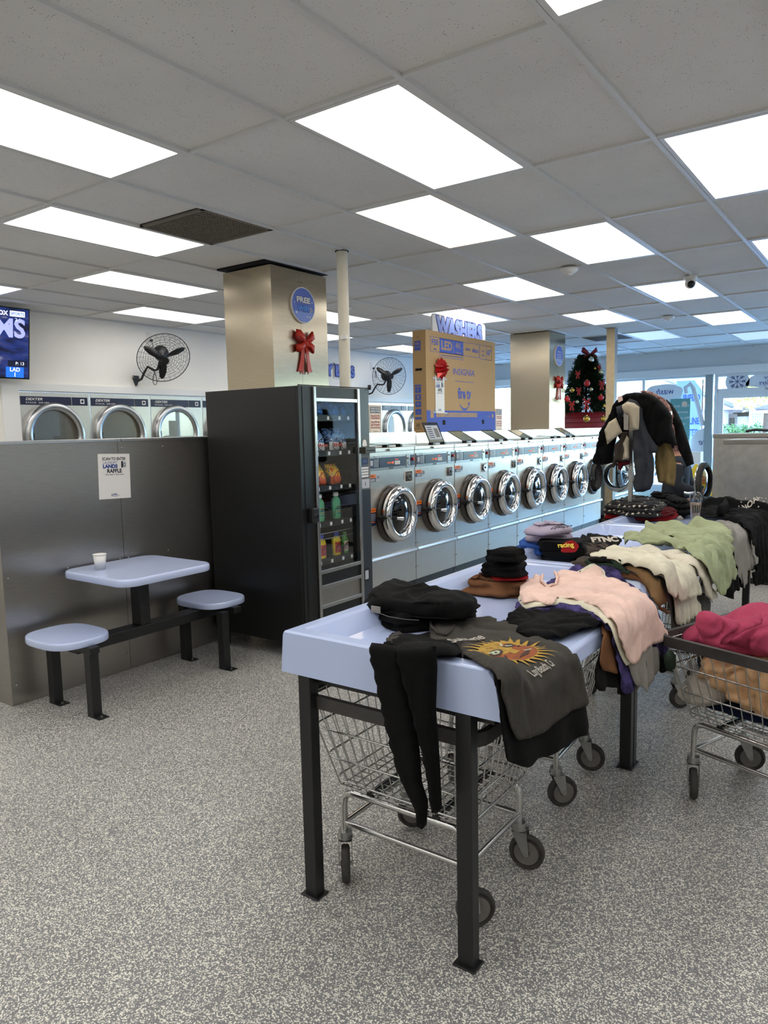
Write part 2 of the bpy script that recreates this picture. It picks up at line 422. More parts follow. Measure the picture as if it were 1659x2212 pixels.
# table surface and the drape over its open right edge
ZF, XE, ZR = .826, -.865, .905
YT = (1.70, 3.235, 4.77, 6.305)       # ends of the three folding tables
def zsurf(x, y):
    z = ZF
    for k in range(4):
        d = abs(y-YT[k]); z = max(z, ZF+(ZR-ZF)*(1-sm(.045, .15, d)))
    return z
RAD = .03
def drape(s, t, off):
    """s runs across the table to the open edge and then down; t runs along the table"""
    z0 = zsurf(min(s, XE-.03), t)+off; xe = XE; R = RAD+off; q = math.pi/2*R
    if s <= xe: return Vector((s, t, z0)), Vector((0, 0, 1))
    if s < xe+q:
        a = (s-xe)/R; return Vector((xe+R*math.sin(a), t, z0-R+R*math.cos(a))), Vector((math.sin(a), 0, math.cos(a)))
    d = s-xe-q; return Vector((xe+R, t, z0-R-d)), Vector((1, 0, 0))
def undrape(u, v, off):
    """where the sight line through a picture spot meets the draped surface"""
    r = ray(u, v); R = RAD+off; q = math.pi/2*R
    def ins(k):
        x, y, z = r.x*k, r.y*k, r.z*k+H
        z0 = zsurf(min(x, XE-.03), y)+off
        if x <= XE: return z <= z0
        if x > XE+R: return False
        return z <= z0-R+math.sqrt(max(0, R*R-(x-XE)**2))
    k = .8; hit = None
    while k < 9:
        if ins(k): hit = k; break
        k += .012
    if hit is None:
        k = (XE+R)/r.x if r.x else 1; p = r*k; z0 = zsurf(XE-.03, p.y)+off
        return (XE+q+max(0, z0-R-(p.z+H)), p.y)
    a, b = hit-.012, hit
    for _ in range(12):
        c = (a+b)/2
        if ins(c): b = c
        else: a = c
    x, y, z = r.x*b, r.y*b, r.z*b+H; z0 = zsurf(min(x, XE-.03), y)+off
    if x <= XE: return (x, y)
    if z > z0-R: return (XE+R*math.atan2(x-XE, z-z0+R), y)
    return (XE+q+z0-R-z, y)
def rfold(x, y, seed, f=1.):
    """draped folds: rounded crests and narrow valleys running in two wandering directions"""
    f *= 1.05; n1 = noise.noise(Vector((x*f*.8, y*f*.8, seed))); n2 = noise.noise(Vector((x*f*.6+7, y*f*.6, seed+3))); n3 = noise.noise(Vector((x*f*2.6, y*f*2.6, seed+8)))
    a = seed*1.7; ca, sa = math.cos(a), math.sin(a); cb, sb = math.cos(a+1.1), math.sin(a+1.1)
    s1 = 2*abs(math.cos((x*ca+y*sa)*f*3.1+5.5*n1))**.8-1; s2 = 2*abs(math.cos((x*cb+y*sb)*f*4.3+6*n2+1))**.8-1
    m = sm(-.25, .25, n2)
    return s1*.55*m+s2*.45*(1-m)+n3*.35
def sheet(name, px, off, m, label=None, cat='shirt', amp=.008, hang=.02, seed=0, step=.018, thick=.004, f=5., smooth=1, parent=None, wave=38, group=None, noedge=False):
    """a garment lying on the table and falling over its open edge; px is its outline in the photograph"""
    Q = smooth_poly(px, smooth) if smooth else px
    P = [undrape(q.x, q.y, off) for q in resample(Q, 5)]
    P = [p for i, p in enumerate(P) if math.hypot(p[0]-P[i-1][0], p[1]-P[i-1][1]) > .004]
    V, F, B = fill(P, step)
    mb = MB(); out = []
    for s, t in V:
        p, n = drape(s, t, off); d = edist(B, s, t)
        h = max(0, s-XE-.05)
        w = amp*1.5*(rfold(s, t, seed, f)+.2)*(1-sm(0, .12, h)*.6)
        w += hang*sm(0.02, .35, h)*(math.sin(t*wave+seed+2*nz(t, h, seed, 4))*.5+.5)
        w = max(w, -off*.3 if h <= 0 else 0)
        if h <= 0: w -= min(off*.6, .012)*(1-sm(0, .03, d))
        p = p+n*w
        if h > .1: p.z += .012*math.sin(t*wave*1.3+seed)*sm(.1, .4, h)
        out.append(p)
    mb.add(out, F, m, True); o = mb.build(name, parent, solid=thick)
    if label and not parent: tag(o, label, cat, group)
    return o
def drapemap(off): return lambda s, t: (lambda r: r[0]+r[1]*.0)(drape(s, t, off))
def puff(name, P, o, u, v, n, thick, m, label=None, cat='garment', D=.05, amp=.3, seed=0, step=.015, f=6., flat=True, stretch=(1, 1), parent=None, smooth=1, lift=0., group=None, back=.0, mats=None, fa=None):
    """stuffed or crumpled garment: outline P (metres in the frame o,u,v), swelling by thick along n"""
    if smooth: P = smooth_poly(P, smooth)
    V, F, B = fill(P, step); o, u, v, n = Vector(o), Vector(u), Vector(v), Vector(n)
    N = len(V); top = []; bot = []
    for a, b in V:
        d = min(1, edist(B, a, b)/D); h = math.sqrt(max(0, 1-(1-d)**2))
        w = rfold(a*stretch[0], b*stretch[1], seed, f)
        hh = thick*h+(fa if fa is not None else min(.03, thick*amp*.6))*h*w
        base = o+u*a+v*b
        top.append(base+n*max(hh, .0)); bot.append(base-n*(0 if flat else thick*h*(back or .6)))
    mb = MB(); mb.add(top, F, m, True); mb.add(bot, [tuple(reversed(q)) for q in F], m, True)
    ob = mb.build(name, parent)
    w = ob.modifiers.new('weld', 'WELD'); w.merge_threshold = .0008
    if label and not parent: tag(ob, label, cat, group)
    return ob
def pile(name, px, z, h, m, label=None, cat='garment', layers=2, seed=0, f=7., fa=.008, parent=None, group=None, bulge=.012, step=.012, inset=.02, crown=.01, smooth=1, rag=.008, lat=.012):
    """folded cloth seen in a stack: bulging layered sides and a creased top, outline taken at height z"""
    v0, v1 = min(q[1] for q in px), max(q[1] for q in px); P = smooth_poly([(q.x, q.y) for q in [atz(a, b, z+h*sm(0, 1, (v1-b)/(v1-v0))) for a, b in px]], smooth); V, F, B = fill(P, step); nb = len(B)
    cx = sum(p.x for p in B)/nb; cy = sum(p.y for p in B)/nb; area = sum(B[i].x*B[(i+1) % nb].y-B[(i+1) % nb].x*B[i].y for i in range(nb)); sg = 1 if area > 0 else -1
    N = []
    for i in range(nb):
        t_ = B[(i+2) % nb]-B[(i-2) % nb]; N.append(Vector((t_.y, -t_.x)).normalized()*sg)
    mb = MB(); R = layers*6+1; rings = []
    for k in range(R):
        q = k/(R-1); zz = h*q; pass
        ring = []
        for i in range(nb):
            x, y = B[i].x, B[i].y; qq = q+.13*q*(1-q)*4*nz(x*9, y*9, seed+5)
            bl = bulge*(abs(math.sin(math.pi*qq*layers))**.55 if 0 < k < R-1 else (0 if k == 0 else .1))-inset*q*(1+.8*nz(x*7, y*7, seed+1))-bulge*.5+rag*1.6*nz(x*12, y*12, seed+q*layers*.9)
            ring.append(Vector((x+N[i].x*bl, y+N[i].y*bl, z+max(0, zz*(.92+.12*nz(x*6, y*6, seed+2))))))
        rings.append(ring)
    mb.loft(rings, m, False, True)
    top = []; ids = {}
    for j, (a, b) in enumerate(V):
        d = edist(B, a, b); e = sm(0, .035, d)
        if d < 1e-4:
            best = min(range(nb), key=lambda i: (B[i].x-a)**2+(B[i].y-b)**2); top.append(rings[-1][best])
        else:
            k = 1-inset*1.1/max(.05, math.hypot(a-cx, b-cy)+d); base = z+h*(.92+.12*nz(a*6, b*6, seed+2))
            w_ = rfold(a, b, seed, f); g1 = e*lat*(rfold(a+.012, b, seed, f)-w_)*2; g2 = e*lat*(rfold(a, b+.012, seed, f)-w_)*2; top.append(Vector((cx+(a-cx)*k+g1, cy+(b-cy)*k+g2, base+e*crown+fa*e*w_)))
    mb.add(top, F, m, True); mb.add([Vector((p.x, p.y, z)) for p in B], [tuple(range(nb))], m)
    ob = mb.build(name, parent); w = ob.modifiers.new('weld', 'WELD'); w.merge_threshold = .0008
    if label and not parent: tag(ob, label, cat, group)
    return ob
def puffz(name, px, z, thick, m, label=None, cat='garment', **k):
    v0, v1 = min(q[1] for q in px), max(q[1] for q in px); P = [atz(a, b, z+thick*sm(0, 1, (v1-b)/(v1-v0))) for a, b in px]
    return puff(name, [(p.x, p.y) for p in P], (0, 0, z), (1, 0, 0), (0, 1, 0), (0, 0, 1), thick, m, label, cat, **k)
def puffy(name, px, y, thick, m, label=None, cat='garment', **k):
    P = [aty(a, b, y) for a, b in px]
    k.setdefault('flat', False)
    return puff(name, [(p.x, p.z) for p in P], (0, y, 0), (1, 0, 0), (0, 0, 1), (0, -1, 0), thick, m, label, cat, **k)
def puffc(name, px, c, thick, m, label=None, cat='garment', u=(.816, .578, 0), n=(.578, -.816, 0), zmin=None, **k):
    """heap shaped by its silhouette: an upright bulging form centred on c and facing the aisle"""
    c = Vector(c); u = Vector(u); n = Vector(n); P = []
    for a, b in px:
        r = ray(a, b); o = Vector((0, 0, H)); q = o+r*((c-o).dot(n)/r.dot(n)); P.append(((q-c).dot(u), max(q.z, zmin or 0)))
    k.setdefault('flat', False); k.setdefault('back', .9)
    return puff(name, P, (c.x, c.y, 0), u, (0, 0, 1), n, thick, m, label, cat, **k)
def puffx(name, px, x, thick, m, label=None, cat='garment', **k):
    P = [atx(a, b, x) for a, b in px]
    return puff(name, [(p.y, p.z) for p in P], (x, 0, 0), (0, 1, 0), (0, 0, 1), (1, 0, 0), thick, m, label, cat, **k)
def folded(name, c, w, d, h, rot, m, layers=3, label=None, cat='shirt', seed=0, group=None, parent=None, roll=False, amp=1.):
    """a garment folded into layers: a sheet running back and forth in section, length d"""
    t = h/layers; r = t*.5; path = []
    if roll:
        # flattened spiral
        k = 44
        for i in range(k+1):
            a = 2*math.pi*(layers*.5)*(i/k)+math.pi; q = 1-.62*i/k
            path.append((math.copysign(abs(math.cos(a))**.7, math.cos(a))*(w/2-t*.3)*(q**.6)-.01*(1-q), h/2+math.sin(a)*(h/2-t*.28)*q+.012*nz(i*.35, seed, 2)*(q<.98)))
        tt = t*.30
    else:
        x0, x1 = -w/2+r, w/2-r; tt = t*.46
        for i in range(layers):
            zc = t*(i+.5); xs = [x0+(x1-x0)*j/9 for j in range(10)]
            if i % 2: xs.reverse()
            ji = random.uniform(-.015, .004) if 0 < i < layers-1 else 0
            path += [(x, zc) for x in xs]
            if i < layers-1:
                sx = 1 if i % 2 == 0 else -1; cx = xs[-1]
                for j in range(1, 5):
                    a = -math.pi/2+math.pi*j/5; path.append((cx+sx*(r+ji)*math.cos(a), zc+r+r*math.sin(a)))
    pts = [Vector((x, 0, z)) for x, z in path]; L, Rr = [], []
    for i, p in enumerate(pts):
        tdir = (pts[min(i+1, len(pts)-1)]-pts[max(i-1, 0)]).normalized(); nn = Vector((-tdir.z, 0, tdir.x))
        L.append(p+nn*tt); Rr.append(p-nn*tt)
    sec = L+Rr[::-1]; K = 15; rings = []
    for k in range(K):
        f = k/(K-1); y = -d/2+d*f; e = 1-.10*abs(2*f-1)**6; ring = []
        for p in sec:
            q = p.copy(); q.x *= e; wv = .006*amp*nz(q.x*9, y*9, seed+q.z*20)+.01*amp*nz(q.x*3, y*3, seed)
            ring.append(Vector((q.x+.012*amp*nz(y*8, q.z*25, seed+3), y+.010*amp*nz(q.x*7, q.z*50, seed+9), max(.001, q.z*(1-.04*abs(2*f-1)**4)+wv*(q.z/h)))))
        rings.append(ring)
    mb = MB(); mb.loft(rings, m, True, True); o = mb.build(name, parent)
    o.location = c; o.rotation_euler = (0, 0, rot)
    if label: tag(o, label, cat, group)
    return o
# ================================================================ the room
XL, XR, YB, YF, ZC = -7.62, 4.2, -4.5, 14.55, 2.88
struct(MB().box(XL-.1, XR+.1, YB-.1, YF+.15, -.12, 0, 'chip floor'), 'floor')
struct(MB().box(XL-.1, XR+.1, YB-.1, YF+.15, ZC+.012, ZC+.1, 'ceiling tile'), 'ceiling')
wlm = MB(); YD0, YD1 = 4.10, 4.105+.822*11+.01
wlm.box(XL-.12, XL, YB, YD0, 0, ZC+.05, 'wall paint'); wlm.box(XL-.12, XL, YD1, YF, 0, ZC+.05, 'wall paint'); wlm.box(XL-.12, XL, YD0, YD1, 2.035, ZC+.05, 'wall paint'); wlm.box(XL-.62, XL-.56, YD0, YD1, 0, 2.1, 'wall paint')
struct(wlm, 'wall_left')
struct(MB().box(XR, XR+.12, YB, YF, 0, ZC+.05, 'wall paint'), 'wall_right')
struct(MB().box(XL, XR, YB-.12, YB, 0, ZC+.05, 'wall paint'), 'wall_back')
# T-bar grid
GX0, GY0, GX, GY = -1.627, 2.4545, .6096, 1.2192
g = MB(); w = .012
i = -6
while GY0+GY*i < YF:
    y = GY0+GY*i
    if y > YB: g.box(XL, XR, y-w, y+w, ZC-.001, ZC+.014, 'panel frame')
    i += 1
for j in range(-9, 10):
    x = GX0-GX*j
    if XL < x < XR: g.box(x-w, x+w, YB, YF, ZC-.0035, ZC+.0135, 'panel frame')
for x0, x1, y0, y1 in ((XL, XL+.025, YB, YF), (XR-.025, XR, YB, YF), (XL, XR, YF-.025, YF), (XL, XR, YB, YB+.025)):
    g.box(x0, x1, y0, y1, ZC-.003, ZC+.012, 'panel frame')
struct(g, 'trim_1')
# ceiling light panels
def light_panel(i, j, m, label):
    x1 = GX0-GX*j-.014; x0 = GX0-GX*(j+1)+.014; y0 = GY0+GY*i+.014; y1 = GY0+GY*(i+1)-.014
    t = thing('ceiling_light', label, 'ceiling light', ((x0+x1)/2, (y0+y1)/2, ZC), 0, 'flat light panels in the tile ceiling')
    a, b = (x1-x0)/2, (y1-y0)/2; f = .022; mb = MB()
    for q in ((-a, a, -b, -b+f), (-a, a, b-f, b), (-a, -a+f, -b+f, b-f), (a-f, a, -b+f, b-f)): mb.box(*q, -.002, .011, 'panel frame')
    mb.build('frame', t)
    MB().quad((-a+f, -b+f, .004), (-a+f, b-f, .004), (a-f, b-f, .004), (a-f, -b+f, .004), m).build('diffuser', t)
    return t
LP = [((0, 0), 'panel diffuser', 'large bright ceiling panel above the black vending machine, middle of the ceiling'),
 ((1, 1), 'panel warm', 'peach tinted ceiling panel directly beyond the large middle one'),
 ((2, 0), 'panel diffuser', 'bright ceiling panel to the right of the peach tinted one'),
 ((-1, 2), 'panel diffuser', 'bright ceiling panel cut by the left edge, nearest one on the left'),
 ((0, 4), 'panel diffuser', 'long bright ceiling panel bordering the brown air return grille'),
 ((1, 6), 'panel diffuser', 'bright ceiling panel left of the steel pillar, second from the dryer wall'),
 ((2, 8), 'panel diffuser', 'bright ceiling panel above the left wall fan, touching the wall row'),
 ((0, 8), 'panel diffuser', 'sliver of ceiling panel over the television at the left edge'),
 ((-1, -2), 'panel diffuser', 'ceiling panel cut by the top edge of the photo'),
 ((1, -2), 'panel diffuser', 'large bright ceiling panel cut by the right edge'),
 ((3, -2), 'panel diffuser', 'small corner of a ceiling panel at the right edge, beyond the large one'),
 ((4, 0), 'panel diffuser', 'bright ceiling panel beside the dome camera'),
 ((6, 0), 'panel diffuser', 'ceiling panel beyond the dome camera, towards the shop window'),
 ((3, 2), 'panel diffuser', 'bright ceiling panel left of the first smoke detector'),
 ((5, 2), 'panel diffuser', 'ceiling panel just before the tan square column'),
 ((4, 4), 'panel diffuser', 'ceiling panel behind the chains of the hanging sign'),
 ((3, 6), 'panel diffuser', 'ceiling panel partly hidden behind the white round pole'),
 ((5, 6), 'panel diffuser', 'ceiling panel just left of the top of the cardboard television box'),
 ((4, 8), 'panel diffuser', 'thin ceiling panel low between the steel pillar and the white pole'),
 ((6, 8), 'panel diffuser', 'thin ceiling panel above the second wall fan'),
 ((8, 0), 'panel off', 'pale blue unlit ceiling panel near the shop window at the right edge'),
 ((7, 2), 'panel off', 'pale blue unlit ceiling panel right of the tan column')]
LP = [(a, b, c) for a, b, c in LP]
for (i, j), m, lb in LP: light_panel(i, j, m, lb)
for i, j in ((-3, 2), (-5, 2), (-2, 0), (-4, 0), (-3, -2), (-5, -2), (-2, -4), (0, -4), (2, -4), (4, -4), (-4, -4), (-2, 4), (-4, 4), (-3, 6), (1, -6), (-1, -6), (-3, -6), (3, -6), (5, -6), (5, -2), (7, -4), (-2, 8), (-1, 6)):
    light_panel(i, j, 'panel diffuser', 'bright ceiling panel out of the picture behind or beside the viewer')
def vent(i, j, f, label):
    x1 = GX0-GX*j-.012; x0 = GX0-GX*(j+1)+.012; y1 = GY0+GY*(i+1)-.012-f; y0 = y1-.59
    t = thing('air_return_grille', label, 'vent', ((x0+x1)/2, (y0+y1)/2, ZC))
    MB().box(-.3, .3, -.3, .3, .008, .011, 'black void').build('backing', t)
    mb = MB(); n = 22
    for k in range(n+1):
        q = -.29+.58*k/n; mb.box(q-.004, q+.004, -.29, .29, -.001, .006, 'grille'); mb.box(-.29, .29, q-.004, q+.004, -.003, .004, 'grille')
    for q in ((-.3, .3, -.3, -.275), (-.3, .3, .275, .3), (-.3, -.275, -.3, .3), (.275, .3, -.3, .3)): mb.box(*q, -.005, .006, 'grille')
    mb.build('grid', t)
vent(0, 3, 0, 'brown square air return grille in the ceiling left of the steel pillar')
vent(7, 3, .6, 'brown square air return grille in the ceiling behind the tan column')
t = thing('security_camera', 'small white dome camera hanging under the ceiling', 'camera', (-1.647, 7.2, ZC-.004))
MB().lathe((0, 0, 0), (0, 0, -1), [(.06, 0), (.06, .02), (.052, .03), (0.045, .03)], 'white plastic', 24, True).build('base', t)
MB().sphere((0, -.005, -.06), .048, 'white plastic').build('housing', t)
MB().sphere((.012, -.03, -.072), .034, 'black gloss').build('lens', t)
for (x, y), lb in (((-2.377, 6.12), 'round white smoke detector on the ceiling, nearer of the two'), ((-2.458, 9.65), 'round white smoke detector on the ceiling, farther of the two')):
    t = thing('smoke_detector', lb, 'smoke detector', (x, y, ZC-.003))
    MB().lathe((0, 0, 0), (0, 0, -1), [(.075, 0), (.075, .015), (.06, .03), (.035, .045), (0, .048)], 'white plastic', 24).build('body', t)
    MB().lathe((0, 0, -.046), (0, 0, -1), [(.03, 0), (.026, .008), (0, .01)], 'white plastic', 16).build('sensor', t)
t = thing('sprinkler_head', 'small white ceiling fitting behind the round white pole', 'sprinkler', (-5.0, 6.4, ZC-.003))
MB().lathe((0, 0, 0), (0, 0, -1), [(.05, 0), (.05, .012), (.02, .025), (.03, .05), (0, .052)], 'white plastic', 20).build('body', t)
# ---- far wall with the shop front
Y0 = 14.5
fw = MB(); fw.box(XL, XR, Y0, YF+.1, 2.56, ZC+.05, 'soffit paint'); struct(fw, 'wall_front')
fw = MB(); fw.box(XL, XR, Y0-.12, YF+.1, 2.43, 2.56, 'trim white'); struct(fw, 'trim_2')
fw = MB(); fw.box(XL, XR, Y0, YF+.1, 0, .35, 'soffit paint'); struct(fw, 'wall_front')
mul = [(-7.55, .1, 'mullion grey'), (-6.2, .05, 'mullion white'), (-4.12, .05, 'mullion white'), (-2.945, .13, 'mullion grey'), (-2.82, .06, 'mullion white'), (-1.4, .06, 'mullion white'), (-.2, .06, 'mullion white'), (1.3, .06, 'mullion grey'), (2.8, .06, 'mullion white')]
fr = MB()
for x, ww, m in mul: fr.box(x-ww/2, x+ww/2, Y0-.02, Y0+.08, .0, 2.43, m)
fr.box(XL, -3.0, Y0-.01, Y0+.07, 2.39, 2.43, 'mullion white'); fr.box(-2.8, 1.3, Y0-.01, Y0+.07, 2.38, 2.43, 'mullion white')
fr.box(-2.8, 1.3, Y0-.02, Y0+.08, 2.09, 2.16, 'mullion white')
fr.box(XL, -3.0, Y0-.01, Y0+.07, .33, .39, 'mullion white')
struct(fr, 'window_1')
struct(MB().box(XL, XR, Y0+.03, Y0+.036, .35, 2.42, 'window glass'), 'window_2')
dr = MB()
for q in ((-2.79, -2.7, .02, 2.09), (-1.5, -1.43, .02, 2.09), (-2.7, -1.5, 1.99, 2.09), (-2.7, -1.5, .02, .3)): dr.box(q[0], q[1], Y0-.0, Y0+.05, q[2], q[3], 'mullion white')
struct(dr, 'door_1')
tx = MB(); tx.text('THIS DOOR TO REMAIN UNLOCKED WHEN', (-2.03, Y0-.022, 2.125), (1, 0, 0), (0, 0, 1), .055, 'ink', align='LEFT', bold=.02)
tag(tx.build('door_notice'), 'black lettering strip on the white bar above the glass door', 'lettering')
def pointstar(mb, c, r, m, n=8):
    for k in range(n):
        a = 2*math.pi*k/n; d = Vector((math.cos(a), 0, math.sin(a))); e = Vector((-math.sin(a), 0, math.cos(a)))
        mb.quad(c+e*.004, c-e*.004, c+d*r-e*.004, c+d*r+e*.004, m)
        for q in (.5, .75):
            p = c+d*(r*q)
            for sg in (1, -1): mb.quad(p, p+d*.02, p+d*.05+e*sg*.03, p+d*.04+e*sg*.03, m)
t = MB(); c = Vector((-2.48, Y0+.02, 2.28)); t.prism(circ(0, 0, .2, 20), (c.x, c.y+.004, c.z), (1, 0, 0), (0, 0, 1), (0, 1, 0), .003, 'frost paint'); pointstar(t, c, .13, 'ink blue', 8)
tag(t.build('snowflake_decal'), 'painted snowflake on a frosted patch of the pane above the door', 'window painting')
t = MB(); t.prism(smooth_poly([(-.42, -.08), (-.3, .1), (.1, .14), (.4, .1), (.5, -.06), (.2, -.13), (-.2, -.12)]), (-1.95, Y0+.024, 2.28), (1, 0, 0), (0, 0, 1), (0, 1, 0), .003, 'frost paint')
t.text('Happy', (-1.93, Y0+.02, 2.33), (-1, 0, 0), (0, 0, 1), .09, 'ink blue', shear=.3); t.text('Holidays', (-1.93, Y0+.02, 2.24), (-1, 0, 0), (0, 0, 1), .11, 'ink blue', shear=.3)
tag(t.build('greeting_decal'), 'painted cursive greeting seen reversed on the pane above the door', 'window painting')
t = MB(); t.prism(smooth_poly([(-.42, -.2), (-.3, .12), (.1, .16), (.36, .06), (.3, -.16), (0, -.24)]), (-3.75, Y0+.022, 2.15), (1, 0, 0), (0, 0, 1), (0, 1, 0), .003, 'frost paint')
t.text('wash', (-3.72, Y0+.018, 2.16), (-1, 0, 0), (0, 0, 1), .16, 'ink blue', shear=.3)
tag(t.build('cloud_decal'), 'frosted cloud with cursive writing painted on the window beyond the clothes rack', 'window painting')
t = MB(); P = [Vector((-3.34, Y0+.02, 2.1)), Vector((-3.36, Y0+.02, 2.22)), Vector((-3.28, Y0+.02, 2.28)), Vector((-3.22, Y0+.02, 2.2)), Vector((-3.14, Y0+.02, 1.9)), Vector((-3.04, Y0+.02, 1.5))]
t.tube(P, .045, 'frost paint', 6)
tag(t.build('candy_cane_decal'), 'white candy cane painted on the window left of the thick mullion', 'window painting')
t = MB(); a = aty(1448, 862, Y0-.03); b = aty(1488, 990, Y0-.03)
mat('poster teal', '#6fa9a8', .6); M['poster teal']
t.box(a.x, b.x, Y0-.03, Y0-.02, b.z+.35, a.z, 'poster teal'); t.box(a.x, b.x, Y0-.03, Y0-.02, b.z, b.z+.35, 'paper white')
for k, s_ in enumerate(('Now hiring', 'attendants', 'We are here', 'to help')): t.text(s_, ((a.x+b.x)/2, Y0-.034, a.z-.14-.11*k), (-1, 0, 0), (0, 0, 1), .07, 'paper white')
t.prism(circ(0, 0, .05, 20), (b.x-.1, Y0-.034, a.z-.1), (1, 0, 0), (0, 0, 1), (0, -1, 0), .002, 'sign cream')
tag(t.build('window_poster'), 'teal and white poster taped on the shop window behind the clothes', 'poster')
t = MB(); a = aty(1537, 925, Y0-.1)
t.prism(smooth_poly([(-.33, -.55), (-.36, 0), (-.2, .3), (.05, .4), (.1, .2), (.1, -.55)]), (a.x-.1, Y0+.02, 1.1), (1, 0, 0), (0, 0, 1), (0, 1, 0), .003, 'frost paint')
t.prism(smooth_poly([(-.3, -.3), (-.3, 0), (.1, .02), (.1, -.3)]), (a.x-.1, Y0+.015, .72), (1, 0, 0), (0, 0, 1), (0, 1, 0), .003, 'poster teal')
t.text('ice', (a.x-.14, Y0+.015, 1.2), (-1, 0, 0), (0, 0, 1), .16, 'ink blue', shear=.3)
tag(t.build('frosted_painting'), 'large white and teal rounded painting low on the window by the mullion', 'window painting')
# ---- left wall: dryer recess trim, lettering
tr = MB(); tr.box(XL, XL+.04, 4.10, 13.9, 2.045, 2.12, 'trim white'); tr.box(XL, XL+.04, 3.92, 4.10, .0, 2.12, 'trim white')
struct(tr, 'trim_3')
lt = MB()
for k, ch in enumerate('DRYERS'):
    y = 9.24+(k-2)*.20; o = Vector((XL+.03, y, 2.52))
    lt.text(ch, (XL+.012, y, 2.515), (0, 1, 0), (0, 0, 1), .25, 'paper white', bold=.16)
    lt.text(ch, (XL+.022, y, 2.52), (0, 1, 0), (0, 0, 1), .225, 'sign dark blue', bold=.12)
    lt.text(ch, (XL+.030, y, 2.52), (0, 1, 0), (0, 0, 1), .22, 'sign blue', bold=.05)
tag(lt.build('dryers_lettering'), 'blue bubble letters on the left wall partly hidden behind pole and pillar', 'lettering')
# ---------------------------------------------------------------- stack dryers along the left wall
mat('dryer inside', '#2a2623', .6); mat('dryer cloth', '#cfc6b6', .9, noise_s=14, noise_a=.4)
def make_dryer():
    t = thing('stack_dryer', 'x', 'dryer', (0, 0, 0)); W = .815
    mb = MB(); mb.box(.0, .022, 0, W, .02, 2.03, 'steel front')
    mb.build('front_panel', t, bevel=.003)
    for k, zc in enumerate((1.575, .62)):
        top = zc+.45 if k == 0 else zc+.43
        if k == 0:
            p = MB(); p.box(.022, .03, .01, .585, 1.895, 1.985, 'navy panel'); p.box(.022, .03, .60, .785, 1.895, 1.985, 'navy panel')
            p.text('DEXTER', (.0315, .06, 1.955), (0, 1, 0), (0, 0, 1), .038, 'paper white', align='LEFT', bold=.02, shear=.3, xs=1.35)
            p.text('STACK  DRYER', (.0315, .06, 1.918), (0, 1, 0), (0, 0, 1), .022, 'paper white', align='LEFT', xs=1.8)
            p.box(.0302, .0312, .695, .745, 1.915, 1.965, 'paper white'); p.prism(circ(.72, 1.94, .016, 16), (.0315, 0, 0), (0, 1, 0), (0, 0, 1), (1, 0, 0), .0004, 'navy panel')
            p.build('control_strip', t)
            ac = MB(); ac.box(.022, .028, .62, .79, 1.2, 1.78, 'steel front'); ac.build('access_cover', t)
        c = (.022, .37, zc)
        dr = MB(); dr.lathe(c, (1, 0, 0), [(.345, 0), (.345, .03), (.33, .055), (.30, .06), (.272, .045), (.26, .02), (.26, .0)], 'steel top', 48)
        d = dr.build('door', t)
        MB().lathe((.05, .37, zc), (1, 0, 0), [(.0, .0), (.262, .0)], 'door glass', 40).build('glass', d)
        MB().lathe((.024, .37, zc), (-1, 0, 0), [(.26, 0), (.25, .3), (0, .3)], 'dryer inside', 32).build('drum', t)
        hb = MB(); hb.box(.03, .06, .09, .115, zc-.08, zc+.02, 'black metal'); hb.build('handle', d)
    return t
dry = make_dryer(); lbs = ['stack dryer nearest the television with a light towel showing in its window', 'stack dryer second from the television, under the left wall fan', 'stack dryer third from the television, beside the next narrow sliver', 'stack dryer showing only a sliver next to the black vending machine',
 'stack dryer hidden behind the steel pillar', 'stack dryer behind the vending machine', 'stack dryer seen beside the instructions sign, under the far fan', 'stack dryer cut by the left side of the cardboard box', 'stack dryer hidden behind the cardboard box', 'stack dryer at the right edge of the cardboard box', 'stack dryer last in the far row']
for k in range(11):
    # the wall bank is split into two runs
    y = 4.105+.822*k
    o = dry if k == 0 else dup(dry, (0, 0, 0))
    o.location = (XL+.002, y, 0); o['label'] = lbs[k]; o['group'] = 'stack dryers along the left wall'
puff('dryer_towel', [(0, 0), (.4, 0), (.38, .08), (.2, .12), (.05, .07)], (XL-.03+.01, 4.3, 1.51), (0, 1, 0), (0, 0, 1), (1, 0, 0), .02, 'dryer cloth', 'brown and cream towel bunched behind the first dryer window', 'towel', D=.04)
